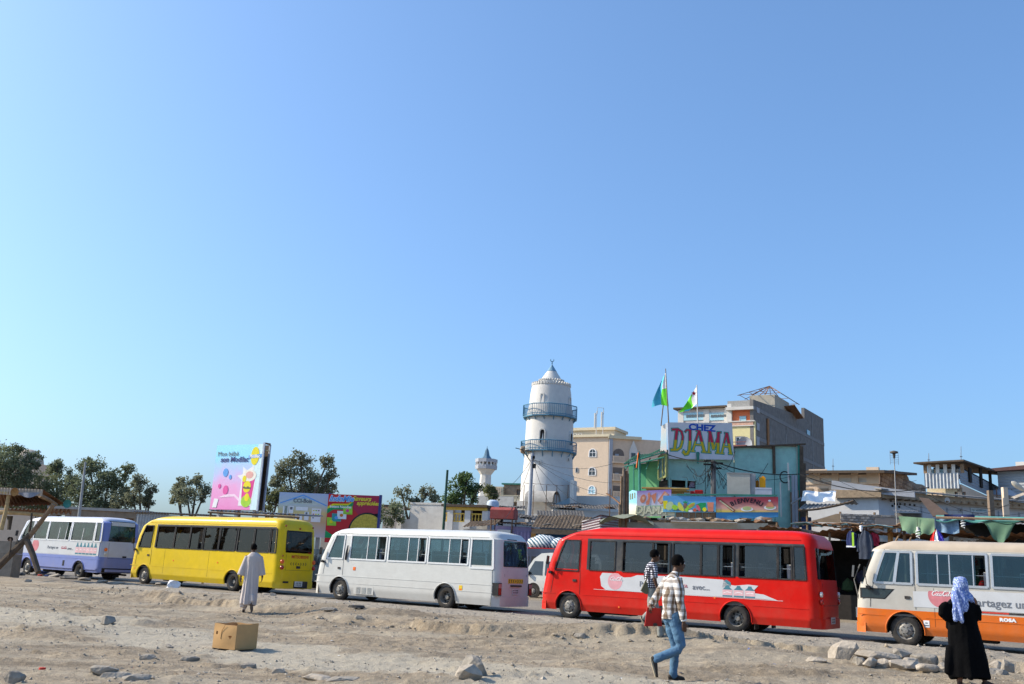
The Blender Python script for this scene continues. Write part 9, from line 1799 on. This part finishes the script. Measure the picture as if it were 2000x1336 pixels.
for i,(px,py,w,h,lb,mm) in enumerate(((518,1165,.55,.2,'slab of broken kerb behind the robed man',m_stone2),(478,1160,.5,.22,'dark stone left of the robed man near the yellow minibus wheel',m_stone2),(532,1169,.34,.3,'pale upright stone by the kerb slab behind the robed man',m_stone),(643,1193,.5,.14,'flat dark brick on the dirt left of the tyre scrap',m_stone2),(1620,1252,.9,.14,'flat dark slab on the kerb strip between the red and orange minibuses',m_stone2),(1580,1252,.5,.12,'short flat slab left of the dark kerb slab',m_stone),(1465,1250,.25,.12,'small stone on the strip under the red minibus tail',m_stone),(1870,1280,.5,.14,'dark flat stone on the strip beside the veiled woman',m_stone2),(1950,1284,.6,.14,'dark slab on the strip at the right edge',m_stone2),(700,1215,.25,.14,'small stone below the ragged strip edge, centre left',m_stone2),(1133,1244,.3,.14,'small stone on the ragged edge below the red minibus',m_stone2),(1595,1293,.4,.14,'low stone left of the right heap',m_stone),(55,1135,.3,.16,'stone on the dirt below the litter at the left',m_stone2),(290,1287,.3,.12,'half buried stone left of the cardboard box',m_stone2),(28,1334,.25,.2,'dark stone at the bottom left corner',m_stone2),(200,1317,.42,.13,'left piece of the broken paving edge at the bottom left',m_stone2),(232,1322,.5,.12,'middle piece of the broken paving edge at the bottom left',m_stone),(268,1328,.4,.12,'right piece of the broken paving edge at the bottom left',m_stone2),(618,1326,.5,.10,'left flat slab half buried at the bottom',m_stone),(672,1329,.55,.09,'right flat slab half buried at the bottom',m_stone2),(372,1290,.3,.1,'low dark clod below the cardboard box, left',m_stone2),(485,1305,.25,.12,'dark clod below the cardboard box, right',m_stone2),(545,1312,.22,.12,'small clod right of the two clods below the box',m_stone),(100,1192,.2,.1,'small stone low in the left dirt',m_stone2),(330,1265,.2,.1,'tiny stone between the single stone and the cardboard box',m_stone2))):
    stone(px,py,w,w*(.45 if w<1 else .22),h,random.uniform(-.5,.2),lb,mm,i not in (2,),seed=60+i,dz=-.02)
g=GG(696,1190); b=MB(); b.lathe([(.001,.02),(.2,.03),(.24,.0),(.2,.06),(.001,.07)],18,0); g.z+=.02; b.build('manhole_rag',m_rubber,None,True,loc=g,label='flat dark oval rubber scrap on the strip in front of the white minibus',category='rubber scrap')
for (px,py,mm,lb) in ((190,1307,'blue_litter','tiny blue bottle cap on the dirt, lower left'),(82,1310,'red_litter','tiny red scrap on the dirt, lower left')):
    g=GG(px,py); g.z+=.02; b=MB(); b.lathe([(.001,.03),(.04,.025),(.045,0)],10,0); b.build('scrap',_M[mm],None,loc=g,label=lb,category='litter')
# cardboard box
g=(G(412,1266)+G(491,1269))/2; cA,cB,cC=GG(414,1264),GG(458,1270),GG(491,1268)
mcb=mat('cardboard',(.50,.30,.13),.85,var=.08,vs=5,dirt=.2,dcol=(.33,.2,.1)); 
o=cB.copy(); o.z=ZG(o.x,o.y)+.0; u=(cA-cB); u.z=0; lu=.42; u.normalize(); v=Vector((u.y,-u.x,0)); 
if v.x<0: v=-v
r=thing('cardboard_box','open empty brown cardboard box with round holes on the dirt','box',o)
hb=.40; L1,L2=.50,.44; u=Vector((-.93,.37,0)); v=Vector((.42,.90,0)).normalized()
u=Vector((-.80,.42,0)).normalized(); v=Vector((.58,.81,0)).normalized()
def wallp(p,q,holes,nm,bulge=0.,slope=0.):
    D=(q-p); L=D.length; D.normalize(); N=Vector((D.y,-D.x,0)); b=MB(); nx,nz=24,16
    def pt(a,c,k): 
        bu=bulge*math.sin(math.pi*a)*math.sin(math.pi*min(1,c*.9+.05)); return tuple(p+D*(a*L)+N*(bu+k)+Vector((0,0,c*(hb+slope*a+.005*math.sin(a*9)))))
    vs=[];fs=[];idx={}
    def vi(i,j,k):
        if (i,j,k) not in idx: idx[(i,j,k)]=len(vs); vs.append(pt(i/nx,j/nz,-.006*k))
        return idx[(i,j,k)]
    def hole(i,j):
        a=(i+.5)/nx*L; c=(j+.5)/nz*hb; return any((a-h[0]*L)**2+(c-h[1]*hb)**2<.026**2 for h in holes)
    for i in range(nx):
        for j in range(nz):
            if hole(i,j): continue
            fs.append((vi(i,j,0),vi(i+1,j,0),vi(i+1,j+1,0),vi(i,j+1,0))); fs.append((vi(i,j,1),vi(i,j+1,1),vi(i+1,j+1,1),vi(i+1,j,1)))
            if j==nz-1: fs.append((vi(i,nz,0),vi(i+1,nz,0),vi(i+1,nz,1),vi(i,nz,1)))
    b.add(vs,fs); b.build(nm,mcb,r,True,50)
p0=Vector((0,0,0)); pL=u*L1; pR=v*.46; pB=u*L1+v*.46
s=lambda a:a
wallp(pL,p0,[(.17,.62),(.77,.52)],'side_panel',.025,-.02); wallp(p0,pR,[],'side_panel',-.0,.015); wallp(pR,pB,[(.2,.75)],'side_panel',.0); wallp(pB,pL,[],'side_panel',0)
b=MB(); b.poly([p0+V(0,0,.015),pR+V(0,0,.015),pB+V(0,0,.015),pL+V(0,0,.015)],.005,(0,0,1)); b.build('bottom_panel',mcb,r)
b=MB(); c0=pL.lerp(p0,.36)+V(-.0,-.03,.16); b.tube([c0,pL.lerp(p0,.37)+V(0,-.03,.28),pL.lerp(p0,.5)+V(0,-.028,hb*.97)],.004,4); b.build('crease',mat('dark_crease',(.25,.14,.06),.9),r)
